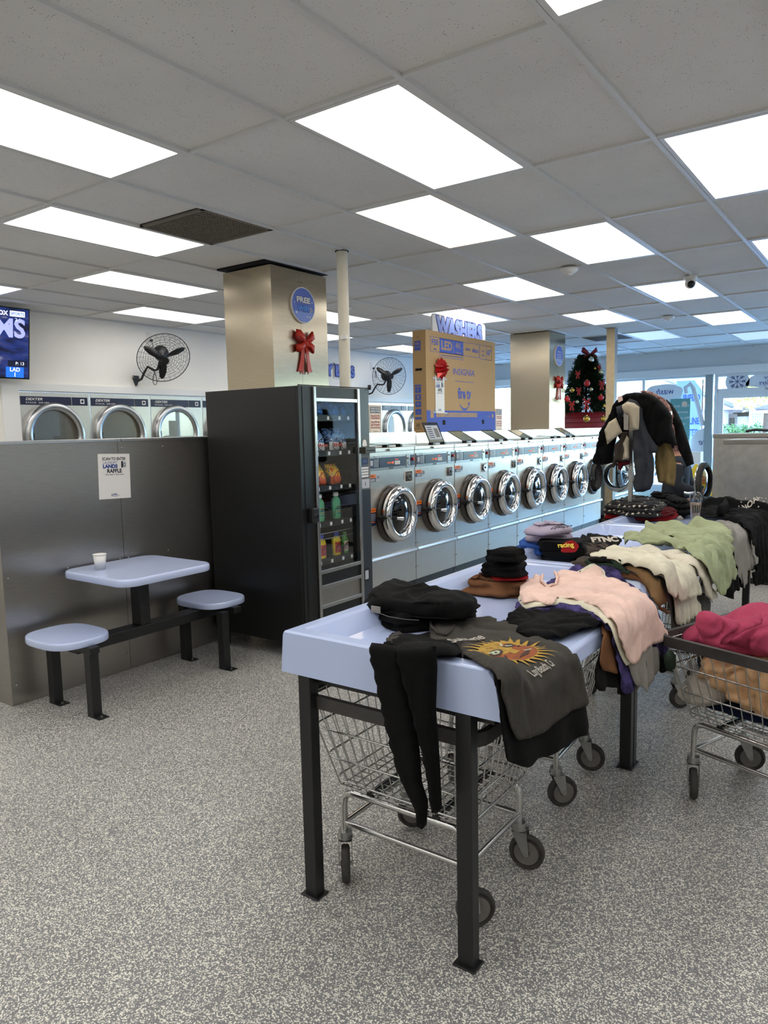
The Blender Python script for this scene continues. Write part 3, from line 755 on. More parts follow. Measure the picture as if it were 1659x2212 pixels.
# ---------------------------------------------------------------- television
def make_tv():
    c = Vector((-7.42, 3.52, 2.5)); t = thing('wall_television', 'wall television showing a blue sports broadcast at the left edge', 'television', c)
    n = Vector((.985, -.05, -.16)).normalized(); u = Vector((.05, 1, 0)).normalized(); v = n.cross(u).normalized()
    u = v.cross(n).normalized(); hw, hh = .62, .355
    if v.z < 0: v = -v
    def fr(a, b, d): return u*a+v*b+n*d
    def slab(mb, a0, a1, b0, b1, d0, d1, m):
        vs = [fr(a, b, d) for d in (d0, d1) for b in (b0, b1) for a in (a0, a1)]
        mb.add(vs, [(0, 2, 3, 1), (4, 5, 7, 6), (0, 1, 5, 4), (2, 6, 7, 3), (0, 4, 6, 2), (1, 3, 7, 5)], m)
    mb = MB(); slab(mb, -hw, hw, -hh, hh, -.03, .012, 'black gloss'); slab(mb, -.3, .3, -.2, .15, -.07, -.03, 'black metal'); mb.build('housing', t)
    mt, nn, l, b = newmat('tv picture'); tc = nn.new('ShaderNodeTexCoord'); tx = nn.new('ShaderNodeTexNoise'); tx.inputs['Scale'].default_value = 5; tx.inputs['Detail'].default_value = 3
    mp = nn.new('ShaderNodeMapping'); mp.inputs['Scale'].default_value = (1, 1, 3.2); l.new(tc.outputs['Object'], mp.inputs[0]); l.new(mp.outputs[0], tx.inputs['Vector'])
    r = nn.new('ShaderNodeValToRGB'); e = r.color_ramp.elements; e[0].position = .36; e[0].color = srgb('#0a0f2c'); e[1].position = .75; e[1].color = srgb('#8f8fa8')
    q = e.new(.5); q.color = srgb('#152a6a'); q = e.new(.6); q.color = srgb('#2f3466'); l.new(tx.outputs[0], r.inputs[0])
    b.inputs['Base Color'].default_value = (0, 0, 0, 1); l.new(r.outputs[0], b.inputs['Emission Color']); b.inputs['Emission Strength'].default_value = .9
    emit('tv white', '#e8ecff', .8); emit('tv blue', '#1d62c8', .8); emit('tv lav', '#9fa6e6', .7)
    mb = MB(); slab(mb, -hw+.012, hw-.012, -hh+.015, hh-.012, .012, .0135, 'tv picture'); s = mb.build('screen', t)
    g = MB(); g.text('FOX', fr(.40, .29, .0145), u, v, .06, 'tv white', bold=.03, align='RIGHT'); slab(g, .42, .57, .265, .32, .0138, .0142, 'tv white')
    g.text('SPORTS', fr(.495, .292, .0148), u, v, .04, 'tv blue', bold=.02)
    g.text('2-1', fr(.5, .235, .0145), u, v, .045, 'tv white')
    g.text('MS', fr(.42, .14, .0145), u, v, .25, 'tv lav', bold=.03)
    slab(g, .40, .60, -.23, -.17, .0138, .0142, 'navy'); g.text('P: 13', fr(.52, -.2, .0146), u, v, .045, 'tv white')
    slab(g, .38, .56, -.34, -.235, .0138, .0142, 'tv blue'); g.text('LAD', fr(.47, -.262, .0146), u, v, .055, 'tv white', bold=.02); g.text('1', fr(.47, -.313, .0146), u, v, .06, 'tv white', bold=.02)
    g.build('broadcast_graphics', s)
make_tv()
# ---------------------------------------------------------------- wall fans
def make_fan(c, wall_z, label, yaw, tilt, outlet_y, outlet_z):
    c = Vector(c); t = thing('wall_fan', label, 'fan', c)
    n = Vector((math.cos(yaw)*math.cos(tilt), math.sin(yaw)*math.cos(tilt), math.sin(tilt))); u = n.cross(Vector((0, 0, 1))).normalized()*-1; v = n.cross(u).normalized()
    if v.z < 0: v = -v
    R0 = .31; mb = MB(); nr = 26
    for sg in (1, -1):
        for k in range(10):
            q = k/9; r = .055+(R0-.055)*q; h = sg*.075*(1-q**2.5)**.8 if q < 1 else 0
            mb.tube([n*h+u*(r*math.cos(a*math.pi/20))+v*(r*math.sin(a*math.pi/20)) for a in range(40)], .0014 if k < 9 else .005, 'black metal', 5, closed=True)
        for k in range(nr):
            a = 2*math.pi*k/nr; P = []
            for i in range(7):
                q = i/6; r = .045+(R0-.045)*q; h = sg*.077*(1-q**2.5)**.8; aa = a+.25*q*sg
                P.append(n*h+u*(r*math.cos(aa))+v*(r*math.sin(aa)))
            mb.tube(P, .0012, 'black metal', 4)
    mb.cyl(n*.07, n*.085, .045, 'black metal', 20)
    mb.build('cage', t)
    mo = MB(); mo.lathe(-n*.2, n, [(.0, 0), (.06, .005), (.085, .03), (.09, .08), (.07, .13), (.02, .15), (.018, .2)], 'black metal', 24); mo.build('motor', t)
    for k in range(3):
        a = k*2*math.pi/3+.5; d = u*math.cos(a)+v*math.sin(a); e = -u*math.sin(a)+v*math.cos(a); bl = MB(); P = []
        for r, w0, w1, tw in ((.03, -.015, .02, .02), (.1, -.03, .045, .02), (.18, -.035, .05, .012), (.25, -.02, .035, .006), (.275, 0, .012, 0)):
            P.append((d*r+e*w0-n*tw, d*r+e*w1+n*tw))
        vs = [q for p in P for q in p]; bl.add(vs, [(2*i, 2*i+1, 2*i+3, 2*i+2) for i in range(4)], 'black metal', True); bl.build('blade', t, solid=.003)
    base = Vector((XL+.02-c.x, -.12, wall_z-c.z)); ar = MB()
    p0 = -n*.1-v*.03; ar.tube([base+Vector((.03, 0, .0)), base+Vector((.10, .0, .02)), base+Vector((.15, .01, .1)), base+Vector((.19, .03, .16)), Vector((-.13, -.04, -.14)), Vector((-.10, -.02, -.13)), p0], .014, 'black metal', 10)
    ar.build('arm', t)
    pl = MB(); pl.prism(smooth_poly([(-.055, .055), (.055, .055), (0, -.095)], 1), base-Vector((.015, 0, -.01)), (0, 1, 0), (0, 0, 1), (1, 0, 0), .012, 'black metal')
    for a, b in ((-.04, .035), (.04, .035), (0, -.07)): pl.cyl(base+Vector((-.003, a, b+.01)), base+Vector((.003, a, b+.01)), .009, 'zinc', 8)
    pl.build('wall_bracket', t)
    cd = MB(); o = Vector((XL+.03-c.x, outlet_y-c.y, outlet_z-c.z-.04)); P = []
    for k in range(13):
        q = k/12; P.append(o.lerp(-n*.15, q)+Vector((0.02, 0, -.16*math.sin(math.pi*q))))
    cd.tube(P, .004, 'black metal', 6); cd.cyl(o, o+Vector((.03, 0, 0)), .014, 'black metal', 10)
    P = [Vector((-.16, -.02+.03*math.sin(a*.9), -.15-.16*abs(math.sin(a*.45)))) for a in range(15)] if outlet_z > 2.7 else [o+Vector((.015, .06+.02*math.sin(a*.9), -.04-.13*abs(math.sin(a*.45)))) for a in range(15)]
    cd.tube(P, .004, 'black metal', 6); cd.build('power_cord', t)
    ot = MB(); ot.box(XL+.001, XL+.008, outlet_y-.038, outlet_y+.038, outlet_z-.06, outlet_z+.06, 'white plastic')
    for q in (-.028, .028): ot.prism(circ(0, 0, .017, 14), (XL+.008, outlet_y, outlet_z+q), (0, 1, 0), (0, 0, 1), (1, 0, 0), .002, 'cream plastic')
    tag(ot.build('wall_outlet', bevel=.002), 'white electrical outlet feeding the '+('left' if c.y < 8 else 'far')+' wall fan', 'outlet')
make_fan((-7.22, 5.69, 2.455), 2.2, 'black cage wall fan above the near dryers, left of the steel pillar', -.42, -.55, 5.80, 2.74)
make_fan((-7.22, 10.38, 2.46), 2.17, 'black cage wall fan seen between the white pole and the cardboard box', -.55, -.12, 10.42, 2.66)
# ---------------------------------------------------------------- steel partition by the booth
XP = -4.136
t = thing('steel_partition', 'waist high wall clad in dark brushed steel behind the booth table', 'partition', (XP, 2.06, 0))
mb = MB(); mb.box(-.62, -.004, 0, 1.9, .0, 1.515, 'steel dark'); mb.build('core', t)
ys = 2.855-2.06
for k, (a, b) in enumerate(((0, ys), (ys+.003, 1.9))):
    p = MB(); p.box(-.003, .0015, a, b, .01, 1.505, 'steel dark'); o = p.build('panel', t)
    sc = MB()
    for yy in (a+.03, b-.03, (a+b)/2) if k == 0 else (a+.03, b-.75):
        for zz in (.12, .75, 1.47): sc.sphere((.002, yy, zz), .006, 'zinc', 8, 6)
    sc.build('screws', o)
for a, b in ((0, .82), (.825, 1.06), (1.065, 1.9)):
    MB().box(-.625, .010, a, b, 1.512, 1.53, 'steel top').build('cap', t, bevel=.002)
# raffle notice
def raffle(o, u, v, n, sw, sh, name, label):
    o, u, v, n = Vector(o), Vector(u), Vector(v), Vector(n); t = thing(name, label, 'notice', o); mb = MB(); k = sh/.29
    vs = [u*(-sw/2)+v*(-sh/2), u*(sw/2)+v*(-sh/2), u*(sw/2)+v*(sh/2), u*(-sw/2)+v*(sh/2)]
    mb.prism([(-sw/2, -sh/2), (sw/2, -sh/2), (sw/2, sh/2), (-sw/2, sh/2)], (0, 0, 0), u, v, n, .0015, 'paper white'); mb.build('sheet', t)
    p = MB(); q = n*.002
    p.text('SCAN TO ENTER', q+v*(.112*k), u, v, .026*k, 'ink', width=sw*.74, bold=.03)
    p.text('LAUNDRY', q+v*(.088*k)-u*(.03*k), u, v, .024*k, 'ink blue', width=sw*.44)
    p.text('LANDS', q+v*(.064*k)-u*(.03*k), u, v, .032*k, 'ink blue', width=sw*.46, bold=.06)
    p.text('RAFFLE', q+v*(.034*k), u, v, .034*k, 'ink', width=sw*.46, bold=.04)
    p.text('One wash = One entry', q+v*(.012*k), u, v, .014*k, 'ink', width=sw*.58, bold=.01)
    c = q+v*(.076*k)+u*(sw*.30); w2 = .018*k
    p.prism([(-w2, -.022*k), (-w2*.3, -.02*k), (-w2*.3, .022*k), (-w2, .02*k)], c, u, v, n, .0003, 'ink'); p.prism([(-w2*.3, -.02*k), (w2, -.02*k), (w2, .018*k), (-w2*.3, .022*k)], c, u, v, n, .0003, 'greyish')
    p.prism(circ(.004*k, -.003*k, .010*k, 14), c+n*.0004, u, v, n, .0003, 'ink'); p.prism(circ(.004*k, -.003*k, .006*k, 14), c+n*.0008, u, v, n, .0003, 'paper white')
    p.text('LAND', q-v*(.118*k)-u*(.006*k), u, v, .016*k, 'ink blue', bold=.04); p.tube([q-v*(.124*k+.006*k*math.sin(math.pi*i/8))+u*((-.03+.06*i/8)*k) for i in range(9)], .001*k, 'ink', 5)
    p.build('print', t)
mat('greyish', '#b9bcc4', .7)
raffle((XP+.003, 2.82, 1.29), (0, 1, -.03), (0, .03, 1), (1, 0, 0), .232, .288, 'raffle_notice', 'white raffle notice taped on the dark steel partition above the booth table')
# ---------------------------------------------------------------- booth: table and two seats on one frame
t = thing('booth_table', 'pale blue booth table joined to two stool seats by a black frame', 'table', (-3.78, 2.7, 0))
def slab(name, P, z0, z1, m, par, off=(0, 0, 0), bev=.008, top=.0):
    mb = MB(); n = len(P); rr = []
    cx = sum(p[0] for p in P)/n; cy = sum(p[1] for p in P)/n
    for z, k in ((z0, .985), (z0+.006, 1), (z1-.012, .998), (z1-.004, .99), (z1, .97)):
        rr.append([Vector((cx+(p[0]-cx)*k, cy+(p[1]-cy)*k, z)) for p in P])
    mb.loft(rr, m, True, True); return mb.build(name, par)
slab('tabletop', rrect(-.325, .325, -.32, .335, .09, 7), .708, .752, 'table blue', t)
def seatpoly(w, d):
    P = []
    for i in range(48):
        a = 2*math.pi*i/48; ca, sa = math.cos(a), math.sin(a)
        P.append((math.copysign(abs(ca)**.62, ca)*w, math.copysign(abs(sa)**.74, sa)*d))
    return P
for sy, zz in ((-.46, 0), (.60, 0)):
    slab('seat', [(x-.045, y+sy) for x, y in seatpoly(.225, .185)], .40, .44, 'table blue', t)
mb = MB(); mb.box(-.046, .046, .0-.03, .07-.03, .395, .708, 'black metal'); mb.box(-.16, .16, -.14, .16, .695, .708, 'black metal'); mb.build('pedestal', t, bevel=.004)
mb = MB(); mb.box(-.05, .05, -.46, .62, .33, .395, 'black metal'); mb.box(-.22, .22, -.49, -.43, .36, .40, 'black metal'); mb.box(-.22, .22, .57, .63, .36, .40, 'black metal'); mb.build('beam', t, bevel=.004)
for x in (-.205, .18):
    for y in (-.46, .50):
        l = MB(); l.box(x-.028, x+.028, y-.028, y+.028, .0, .385, 'black metal'); l.box(x-.028, x+.085, y-.03, y+.035, 0, .006, 'black metal'); l.cyl((x+.06, y, .006), (x+.06, y, .014), .008, 'zinc', 8); l.build('leg', t, bevel=.003)
cp = atz(217, 1230, .752)
t = thing('paper_cup', 'small white paper cup standing on the booth table', 'cup', (cp.x, cp.y, .7525))
MB().lathe((0, 0, 0), (0, 0, 1), [(.0, .002), (.027, .002), (.028, 0), (.038, .092), (.036, .092), (.027, .008), (0, .008)], 'paper white', 28).build('cup_wall', t)
MB().tube([(.039*math.cos(a*math.pi/14), .039*math.sin(a*math.pi/14), .092) for a in range(28)], .0018, 'paper white', 6, closed=True).build('rim', t)
# ---------------------------------------------------------------- bows, round signs
def ribbon_bow(o, u, v, n, s, m, label, parent_name='ribbon_bow'):
    o, u, v, n = Vector(o), Vector(u), Vector(v), Vector(n); t = thing(parent_name, label, 'bow', o)
    def P(a, b, c): return u*a*s+v*b*s+n*c*s
    for sx in (-1, 1):
        for up in (1, -.55):
            mb = MB(); W = .055; rows = []
            L = [(0, 0, .03), (.07, .05*up+.01, .085), (.14, .12*up+.0, .075), (.165, .13*up, .03), (.13, .10*up, .012), (.06, .05*up, .012), (0, 0, .02)]
            for i, (a, b, c) in enumerate(L):
                k = .35+.65*math.sin(math.pi*min(1, i/ (len(L)-1)))
                d = Vector((-.6*up, .8)) if False else (-.45*up, .9)
                rows.append((P(sx*(a+d[0]*W*k*.6), b+d[1]*W*k, c), P(sx*(a-d[0]*W*k*.6), b-d[1]*W*k, c)))
            vs = [q for r in rows for q in r]; mb.add(vs, [(2*i, 2*i+1, 2*i+3, 2*i+2) for i in range(len(rows)-1)], m, True); mb.build('loop', t, solid=.003*s*4)
        mb = MB(); mb.add([P(0, -.01, .025), P(sx*.045, .0, .025), P(sx*.08, -.2, .02), P(sx*.02, -.2, .03), P(sx*.135, -.37, .015), P(sx*.075, -.355, .02), P(sx*.045, -.40, .02)],
                          [(0, 1, 2, 3), (3, 2, 4, 5), (3, 5, 6)], m); mb.build('tail', t, solid=.003*s*4)
    MB().sphere(P(0, 0, .05), .033*s, m, 14, 8, (1, 1, 1.2)).build('knot', t)
    return t
def round_sign(o, u, v, n, r, lines, name, label, wifi=True):
    o, u, v, n = Vector(o), Vector(u), Vector(v), Vector(n); t = thing(name, label, 'sign', o)
    MB().prism(circ(0, 0, r, 48), (0, 0, 0), u, v, n, .016, 'paper white').build('backing', t)
    mb = MB(); mb.prism(circ(0, 0, r*.94, 48), n*.016, u, v, n, .002, 'sign blue')
    mb.prism([(x*r, y*r) for x, y in [(-.78, -.5)]+[(-.82+.164*i, -.42+.10*abs(math.sin(i*1.3))) for i in range(11)]+[(.78, -.5), (.5, -.79), (0, -.93), (-.5, -.79)]], n*.0181, u, v, n, .0006, 'sign light')
    for a, b, q in ((-.62, -.45, .06), (.3, -.6, .04), (.5, -.62, .05), (-.75, .1, .035), (.72, .22, .04)): mb.prism(circ(a*r, b*r, q*r, 12), n*.0188, u, v, n, .0004, 'paper white')
    mb.build('face', t)
    g = MB()
    for txt, y, sz, w, m, b in lines:
        g.text(txt, n*.0195+v*(y*r)+u*(-.02*r), u, v, sz*r*1.06, 'sign dark blue', width=w*r*1.05, bold=.09); g.text(txt, n*.0202+v*(y*r)+u*(-.02*r), u, v, sz*r, m, width=w*r, bold=.045)
    if wifi:
        c = n*.0202+u*(.5*r)-v*(.36*r)
        for k in (1, 2, 3): g.tube([c+u*(.09*k*r*math.cos(a))+v*(.09*k*r*math.sin(a)) for a in [math.radians(10+i*8) for i in range(11)]], .018*r, 'paper white', 5)
        g.sphere(c, .03*r, 'paper white', 8, 6)
    g.build('lettering', t)
# ---------------------------------------------------------------- steel clad pillars
def pillar(x0, x1, y0, y1, z0, z1, label):
    t = thing('steel_pillar', label, 'pillar', (x0, y0, z0))
    W, D, Hh = x1-x0, y1-y0, z1-z0
    MB().box(.004, W-.004, .004, D-.004, 0, Hh, 'steel pillar').build('core', t)
    for q in ((0, W, 0, .003), (0, W, D-.003, D), (0, .003, .003, D-.003)): MB().box(*q, 0, Hh, 'steel pillar').build('cladding_sheet', t)
    for a, b in ((.003, D/2-.001), (D/2+.001, D-.003)): MB().box(W-.003, W, a, b, 0, Hh, 'steel pillar').build('cladding_sheet', t)
    s = MB()
    for zz in (.03, Hh-.09):
        for q in (-.02, .02): s.sphere((W+.002, D/2+q, zz), .006, 'zinc', 8, 6)
    s.build('screws', t)
pillar(-4.63, -4.095, 4.29, 4.965, 0, 2.855, 'tall brushed steel pillar behind the black vending machine')
ch = MB(); ch.box(-4.66, -4.08, 4.255, 4.985, ZC-.005, ZC+.02, 'black void'); struct(ch, 'pillar_gap_shade')  # black plate painted in for the shaded ceiling gap around the pillar top
pillar(-4.70, -4.10, 9.84, 10.42, 1.511, 2.878, 'brushed steel pillar between the cardboard box and the Christmas tree')
round_sign((-4.095, 4.648, 2.583), (0, 1, 0), (0, 0, 1), (1, 0, 0), .145, [('FREE', .27, .42, 1.15, 'paper white', 0), ('WIFI', -.2, .42, .95, 'wifi blue', 0)], 'wifi_sign', 'round blue sign offering free wifi on the near steel pillar')
round_sign((-4.10, 10.155, 2.557), (0, 1, 0), (0, 0, 1), (1, 0, 0), .145, [('Thank you', .35, .2, .9, 'paper white', 0)]+[('please be kind here', .1-.16*k, .11, 1.1, 'paper white', 0) for k in range(5)], 'round_notice_sign', 'small round blue sign with lines of text on the far steel pillar', False)
ribbon_bow((-4.092, 4.645, 2.27), (0, 1, 0), (0, 0, 1), (1, 0, 0), .62, 'bow red', 'large red glitter bow under the wifi sign on the near pillar')
ribbon_bow((-4.098, 10.155, 2.16), (0, 1, 0), (0, 0, 1), (1, 0, 0), .60, 'bow red', 'small red bow on the far steel pillar beside the Christmas tree')
# round white pole
t = thing('round_pole', 'round cream pole rising to the ceiling beside the near steel pillar', 'pole', (-3.475, 4.41, 0))
MB().cyl((0, 0, 0), (0, 0, ZC+.02), .043, 'pole white', 28).build('shaft', t)
MB().lathe((0, 0, ZC-.006), (0, 0, 1), [(.043, 0), (.052, 0), (.052, .004)], 'black void', 28).build('ceiling_collar', t)
MB().box(.0, .06, -.05, -.03, 2.23, 2.26, 'white plastic').build('clip', t)
# tan square column
t = thing('square_column', 'tan square steel column standing beside the Christmas tree', 'column', (-3.43, 10.24, 0))
MB().box(0, .115, 0, .004, 0, ZC, 'column tan').build('front_face', t)
MB().box(0, .115, .004, .12, 0, ZC, 'column grey').build('shaft', t)
# ---------------------------------------------------------------- bulkhead behind the washers
t = thing('steel_bulkhead', 'long low steel ledge running behind the row of washers', 'ledge', (-4.09, 5.0, 0))
MB().box(-.75, -.004, -.0, 7.8, 0, 1.495, 'steel front').build('core', t)
for a, b, h in ((0, 1.33, 1.527), (1.345, 3.0, 1.515), (3.03, 4.6, 1.515), (4.64, 6.0, 1.512), (6.03, 7.8, 1.512)):
    MB().box(-.004, .0, a, b, .02, h-.002, 'steel front').build('back_panel', t)
MB().box(-.75, .006, 0, 7.8, 1.495, 1.51, 'steel top').build('top', t)
# ---------------------------------------------------------------- washers
XW, PW = -3.42, .684
def make_washer():
    t = thing('front_load_washer', 'x', 'washer', (0, 0, 0)); W = PW-.008
    b = MB(); b.box(-.64, 0, 0, W, .245, 1.375, 'steel front'); b.box(-.64, -.02, .0, W, .0, .245, 'black metal'); b.box(-.64, .004, 0, W, 1.375, 1.405, 'steel front'); b.build('cabinet', t, bevel=.003)
    b = MB(); b.sphere((.012, W*.42, 1.388), .010, 'zinc', 10, 8); b.build('lock_cam', t)
    m = MB(); m.prism([(0, .488), (.02, .495), (.028, .512), (.02, .53), (0, .536)], (0, 0, 0), (1, 0, 0), (0, 0, 1), (0, 1, 0), W, 'steel top'); m.build('moulding', t)
    for z in (.57, .36): MB().sphere((.006, .01, z), .006, 'zinc', 8, 6).build('bolt', t); MB().sphere((.006, W-.01, z), .006, 'zinc', 8, 6).build('bolt', t)
    p = MB(); p.box(0, .010, .006, W-.006, 1.228, 1.345, 'alu trim'); c = p.build('control_panel', t, bevel=.002)
    q = MB(); q.box(.010, .013, .015, .125, 1.248, 1.328, 'navy panel'); q.box(.010, .013, .145, .52, 1.248, 1.328, 'navy panel'); q.box(.010, .013, .605, .665, 1.245, 1.335, 'navy panel'); q.build('display', c)
    q = MB()
    for i in range(4): q.box(.013, .0145, .255+.018*i, .269+.018*i, 1.276, 1.29, 'orange')
    q.box(.013, .0145, .33, .34, 1.274, 1.292, 'red led'); q.build('programme_lights', c)
    q = MB()
    for i in range(4): q.box(.013, .0148, .36+.02*i, .374+.02*i, 1.265, 1.295, 'paper white')
    for i in range(3): q.box(.013, .0145, .37+.014*i, .376+.014*i, 1.305, 1.311, 'red led')
    q.text('DEXTER', (.0105, .31, 1.238), (0, 1, 0), (0, 0, 1), .017, 'ink', bold=.03, shear=.3)
    q.text('EXPRESS 20', (.0105, .08, 1.338), (0, 1, 0), (0, 0, 1), .010, 'ink')
    for i in range(5): q.box(.013, .0138, .07, .12, 1.262+.012*i, 1.266+.012*i, 'greyish')
    q.box(.013, .0138, .022, .055, 1.27, 1.31, 'greyish'); q.build('buttons', c)
    q = MB(); q.box(.010, .014, .535, .59, 1.235, 1.34, 'alu trim'); q.box(.014, .0145, .558, .562, 1.25, 1.29, 'black void'); q.cyl((.014, .565, 1.31), (.024, .565, 1.31), .008, 'zinc', 12); q.build('coin_slot', c)
    q = MB(); q.cyl((.013, .632, 1.30), (.028, .632, 1.30), .014, 'sign red', 16); q.build('stop_button', c)
    q = MB(); q.box(.0005, .002, .522, .645, 1.105, 1.203, 'cream plastic'); q.box(.002, .003, .53, .637, 1.112, 1.196, 'smoked'); q.cyl((.003, .583, 1.155), (.02, .583, 1.155), .03, 'chrome', 20); q.cyl((.02, .583, 1.155), (.026, .583, 1.155), .012, 'black metal', 12); q.cyl((.003, .61, 1.125), (.01, .61, 1.125), .01, 'chrome', 10); q.build('service_lock', t)
    s = MB(); s.box(0, .001, .006, .105, 1.14, 1.172, 'navy'); s.box(0, .001, .006, .105, 1.172, 1.2, 'orange'); s.box(0, .001, .113, .155, 1.145, 1.195, 'greyish')
    for i in range(3): s.box(.001, .0013, .03, .095, 1.145+.008*i, 1.148+.008*i, 'paper white')
    s.text('WARNING', (.0014, .055, 1.186), (0, 1, 0), (0, 0, 1), .013, 'ink', bold=.02); s.build('warning_label', t)
    s = MB(); s.box(0, .001, .008, .098, .79, .897, 'navy'); s.box(0, .001, .008, .098, .897, .93, 'orange'); s.box(.001, .0013, .02, .085, .815, .822, 'orange')
    for i in range(5): s.box(.001, .0013, .02, .09, .832+.012*i, .836+.012*i, 'greyish')
    s.text('!  DANGER', (.0014, .05, .914), (0, 1, 0), (0, 0, 1), .014, 'ink', bold=.02); s.build('instruction_label', t)
    # door
    cy, cz = .337, .862
    g = MB(); g.lathe((0, cy, cz), (1, 0, 0), [(.243, 0), (.243, .02), (.22, .035), (.205, .035)], 'smoked', 56)
    g.lathe((.0, cy, cz), (1, 0, 0), [(.205, .035), (.2, .0), (.2, .0)], 'black void', 56); g.build('door_seat', t)
    g = MB(); g.lathe((.034, cy, cz), (1, 0, 0), [(.175, -.02), (.175, .045)], 'rubber', 48); g.lathe((.002, cy, cz), (1, 0, 0), [(.21, .0), (.0, .0)], 'black void', 48); g.build('gasket', t)
    d = MB(); d.lathe((.05, cy, cz), (1, 0, 0), [(.165, .0), (.222, .0), (.226, .006), (.226, .03), (.222, .045), (.205, .062), (.188, .066), (.170, .058), (.158, .035), (.155, .005)], 'chrome', 72); d = d.build('door', t)
    g = MB(); g.lathe((.06, cy, cz), (1, 0, 0), [(.156, .012), (.12, .03), (.06, .042), (0, .046)], 'door glass', 48); g.build('glass', d)
    g = MB(); g.lathe((.06, cy, cz), (-1, 0, 0), [(.155, 0), (.152, .05), (.13, .055)], 'rubber', 40); g.lathe((-.02, cy, cz), (-1, 0, 0), [(.13, 0), (.14, .0), (.14, .06), (.11, .06), (.11, .1), (0, .1)], 'dryer inside', 40); g.build('drum', t)
    h = MB(); hy = cy-.155; h.cyl((.07, hy+.015, cz-.02), (.135, hy+.015, cz-.02), .014, 'black metal', 12); h.tube([(.132, hy+.015, cz-.02), (.137, hy+.05, cz-.024), (.135, hy+.10, cz-.03)], lambda q: .011+.006*q, 'chrome', 10); h.build('handle', d)
    h = MB(); h.cyl((.04, cy-.235, cz-.01), (.10, cy-.235, cz-.01), .012, 'black metal', 10); h.cyl((.02, cy-.245, cz-.01), (.07, cy-.245, cz-.01), .02, 'black metal', 12); h.build('latch', t)
    return t
washers = []; wash = make_washer(); wl_ = ['washer nearest the vending machine', 'second washer from the vending machine', 'third washer from the vending machine', 'fourth washer from the vending machine', 'fifth washer from the vending machine',
 'sixth washer from the vending machine', 'seventh washer from the vending machine', 'eighth washer, the one with its door swung wide open', 'washer just beyond the open door, half hidden by black clothes', 'washer seen in the gap between the tan column and the rack pole', 'last washer of the row, towards the shop window']
for k in range(11):
    o = wash if k == 0 else dup(wash, (0, 0, 0)); o.location = (XW, 4.592+PW*k+(.40 if k > 7 else 0), 0); o['label'] = 'stainless front load '+wl_[k]; o['group'] = 'front load washers in the row'
    o['category'] = 'washing machine'; washers.append(o)
    if k == 7:   # door swung open on its hinge at the far side
        for ch_ in list(o.children):
            if ch_.name.startswith('door') and not ch_.name.startswith('door_seat'):
                ph = Vector((.05, .337+.235, .862)); ch_.matrix_local = Matrix.Translation(ph) @ Matrix.Rotation(math.radians(82), 4, 'Z') @ Matrix.Translation(-ph)
# number tags on the washers
for k, (nn_) in enumerate(('19', '20', '21', '22', '23', '24', '25')):
    mb = MB(); mb.text(nn_, (.0016, .134, 1.17), (0, 1, 0), (0, 0, 1), .035, 'ink', bold=.02); mb.build('number_sticker', washers[k])
# soap lids / instruction flaps standing on the washers
def flap(y, ang, label, m='smoked lid', paper=False):
    t = thing('soap_box_lid', label, 'lid', (XW-.06, y, 1.405), 0, 'hinged lids on top of the washers')
    ca, sa = math.cos(ang), math.sin(ang)
    def P(a, b): return Vector((-.02-b*ca, a, .02+b*sa))
    L, Wd = .2, .13
    mb = MB(); vs = [P(-Wd, 0), P(Wd, 0), P(Wd, L), P(-Wd, L)]; n = Vector((sa, 0, ca)); mb.add(vs+[v+n*.004 for v in vs], [(0, 1, 2, 3), (7, 6, 5, 4), (0, 4, 5, 1), (1, 5, 6, 2), (2, 6, 7, 3), (3, 7, 4, 0)], m); mb.build('lid', t)
    fr = MB(); fr.tube([v+n*.002 for v in vs], .004, 'black metal', 6, closed=True); fr.build('frame', t)
    for s_ in (-.1, .1):
        MB().box(-.04, .01, s_-.015, s_+.015, 0, .022, 'black metal').build('hinge', t)
    if paper:
        mb = MB(); q = [P(-Wd+.02, .03)+n*.005, P(Wd-.02, .03)+n*.005, P(Wd-.02, L-.03)+n*.005, P(-Wd+.02, L-.03)+n*.005]; mb.quad(*q, 'greyish')
        for i in range(6): mb.quad(P(-.09, .045+.02*i)+n*.006, P(-.01, .045+.02*i)+n*.006, P(-.01, .052+.02*i)+n*.006, P(-.09, .052+.02*i)+n*.006, 'ink'); 
        mb.quad(P(.02, .05)+n*.006, P(.09, .05)+n*.006, P(.09, .14)+n*.006, P(.02, .14)+n*.006, 'wheel hub'); mb.build('instruction_card', t)
flap(5.05, 0.03, 'dark hinged lid lying flat on the first washer'); 
flap(5.78, 1.15, 'clear hinged lid standing up with an instruction card, on the second washer', paper=True)
flap(6.4, .5, 'dark hinged lid raised at a slant on the third washer'); flap(7.1, .5, 'dark hinged lid raised at a slant on the fourth washer'); flap(7.75, .48, 'dark hinged lid raised at a slant on the fifth washer')
flap(9.1, .52, 'dark hinged lid raised at a slant near the seventh washer'); flap(8.6, .03, 'dark hinged lid lying flat on the sixth washer')
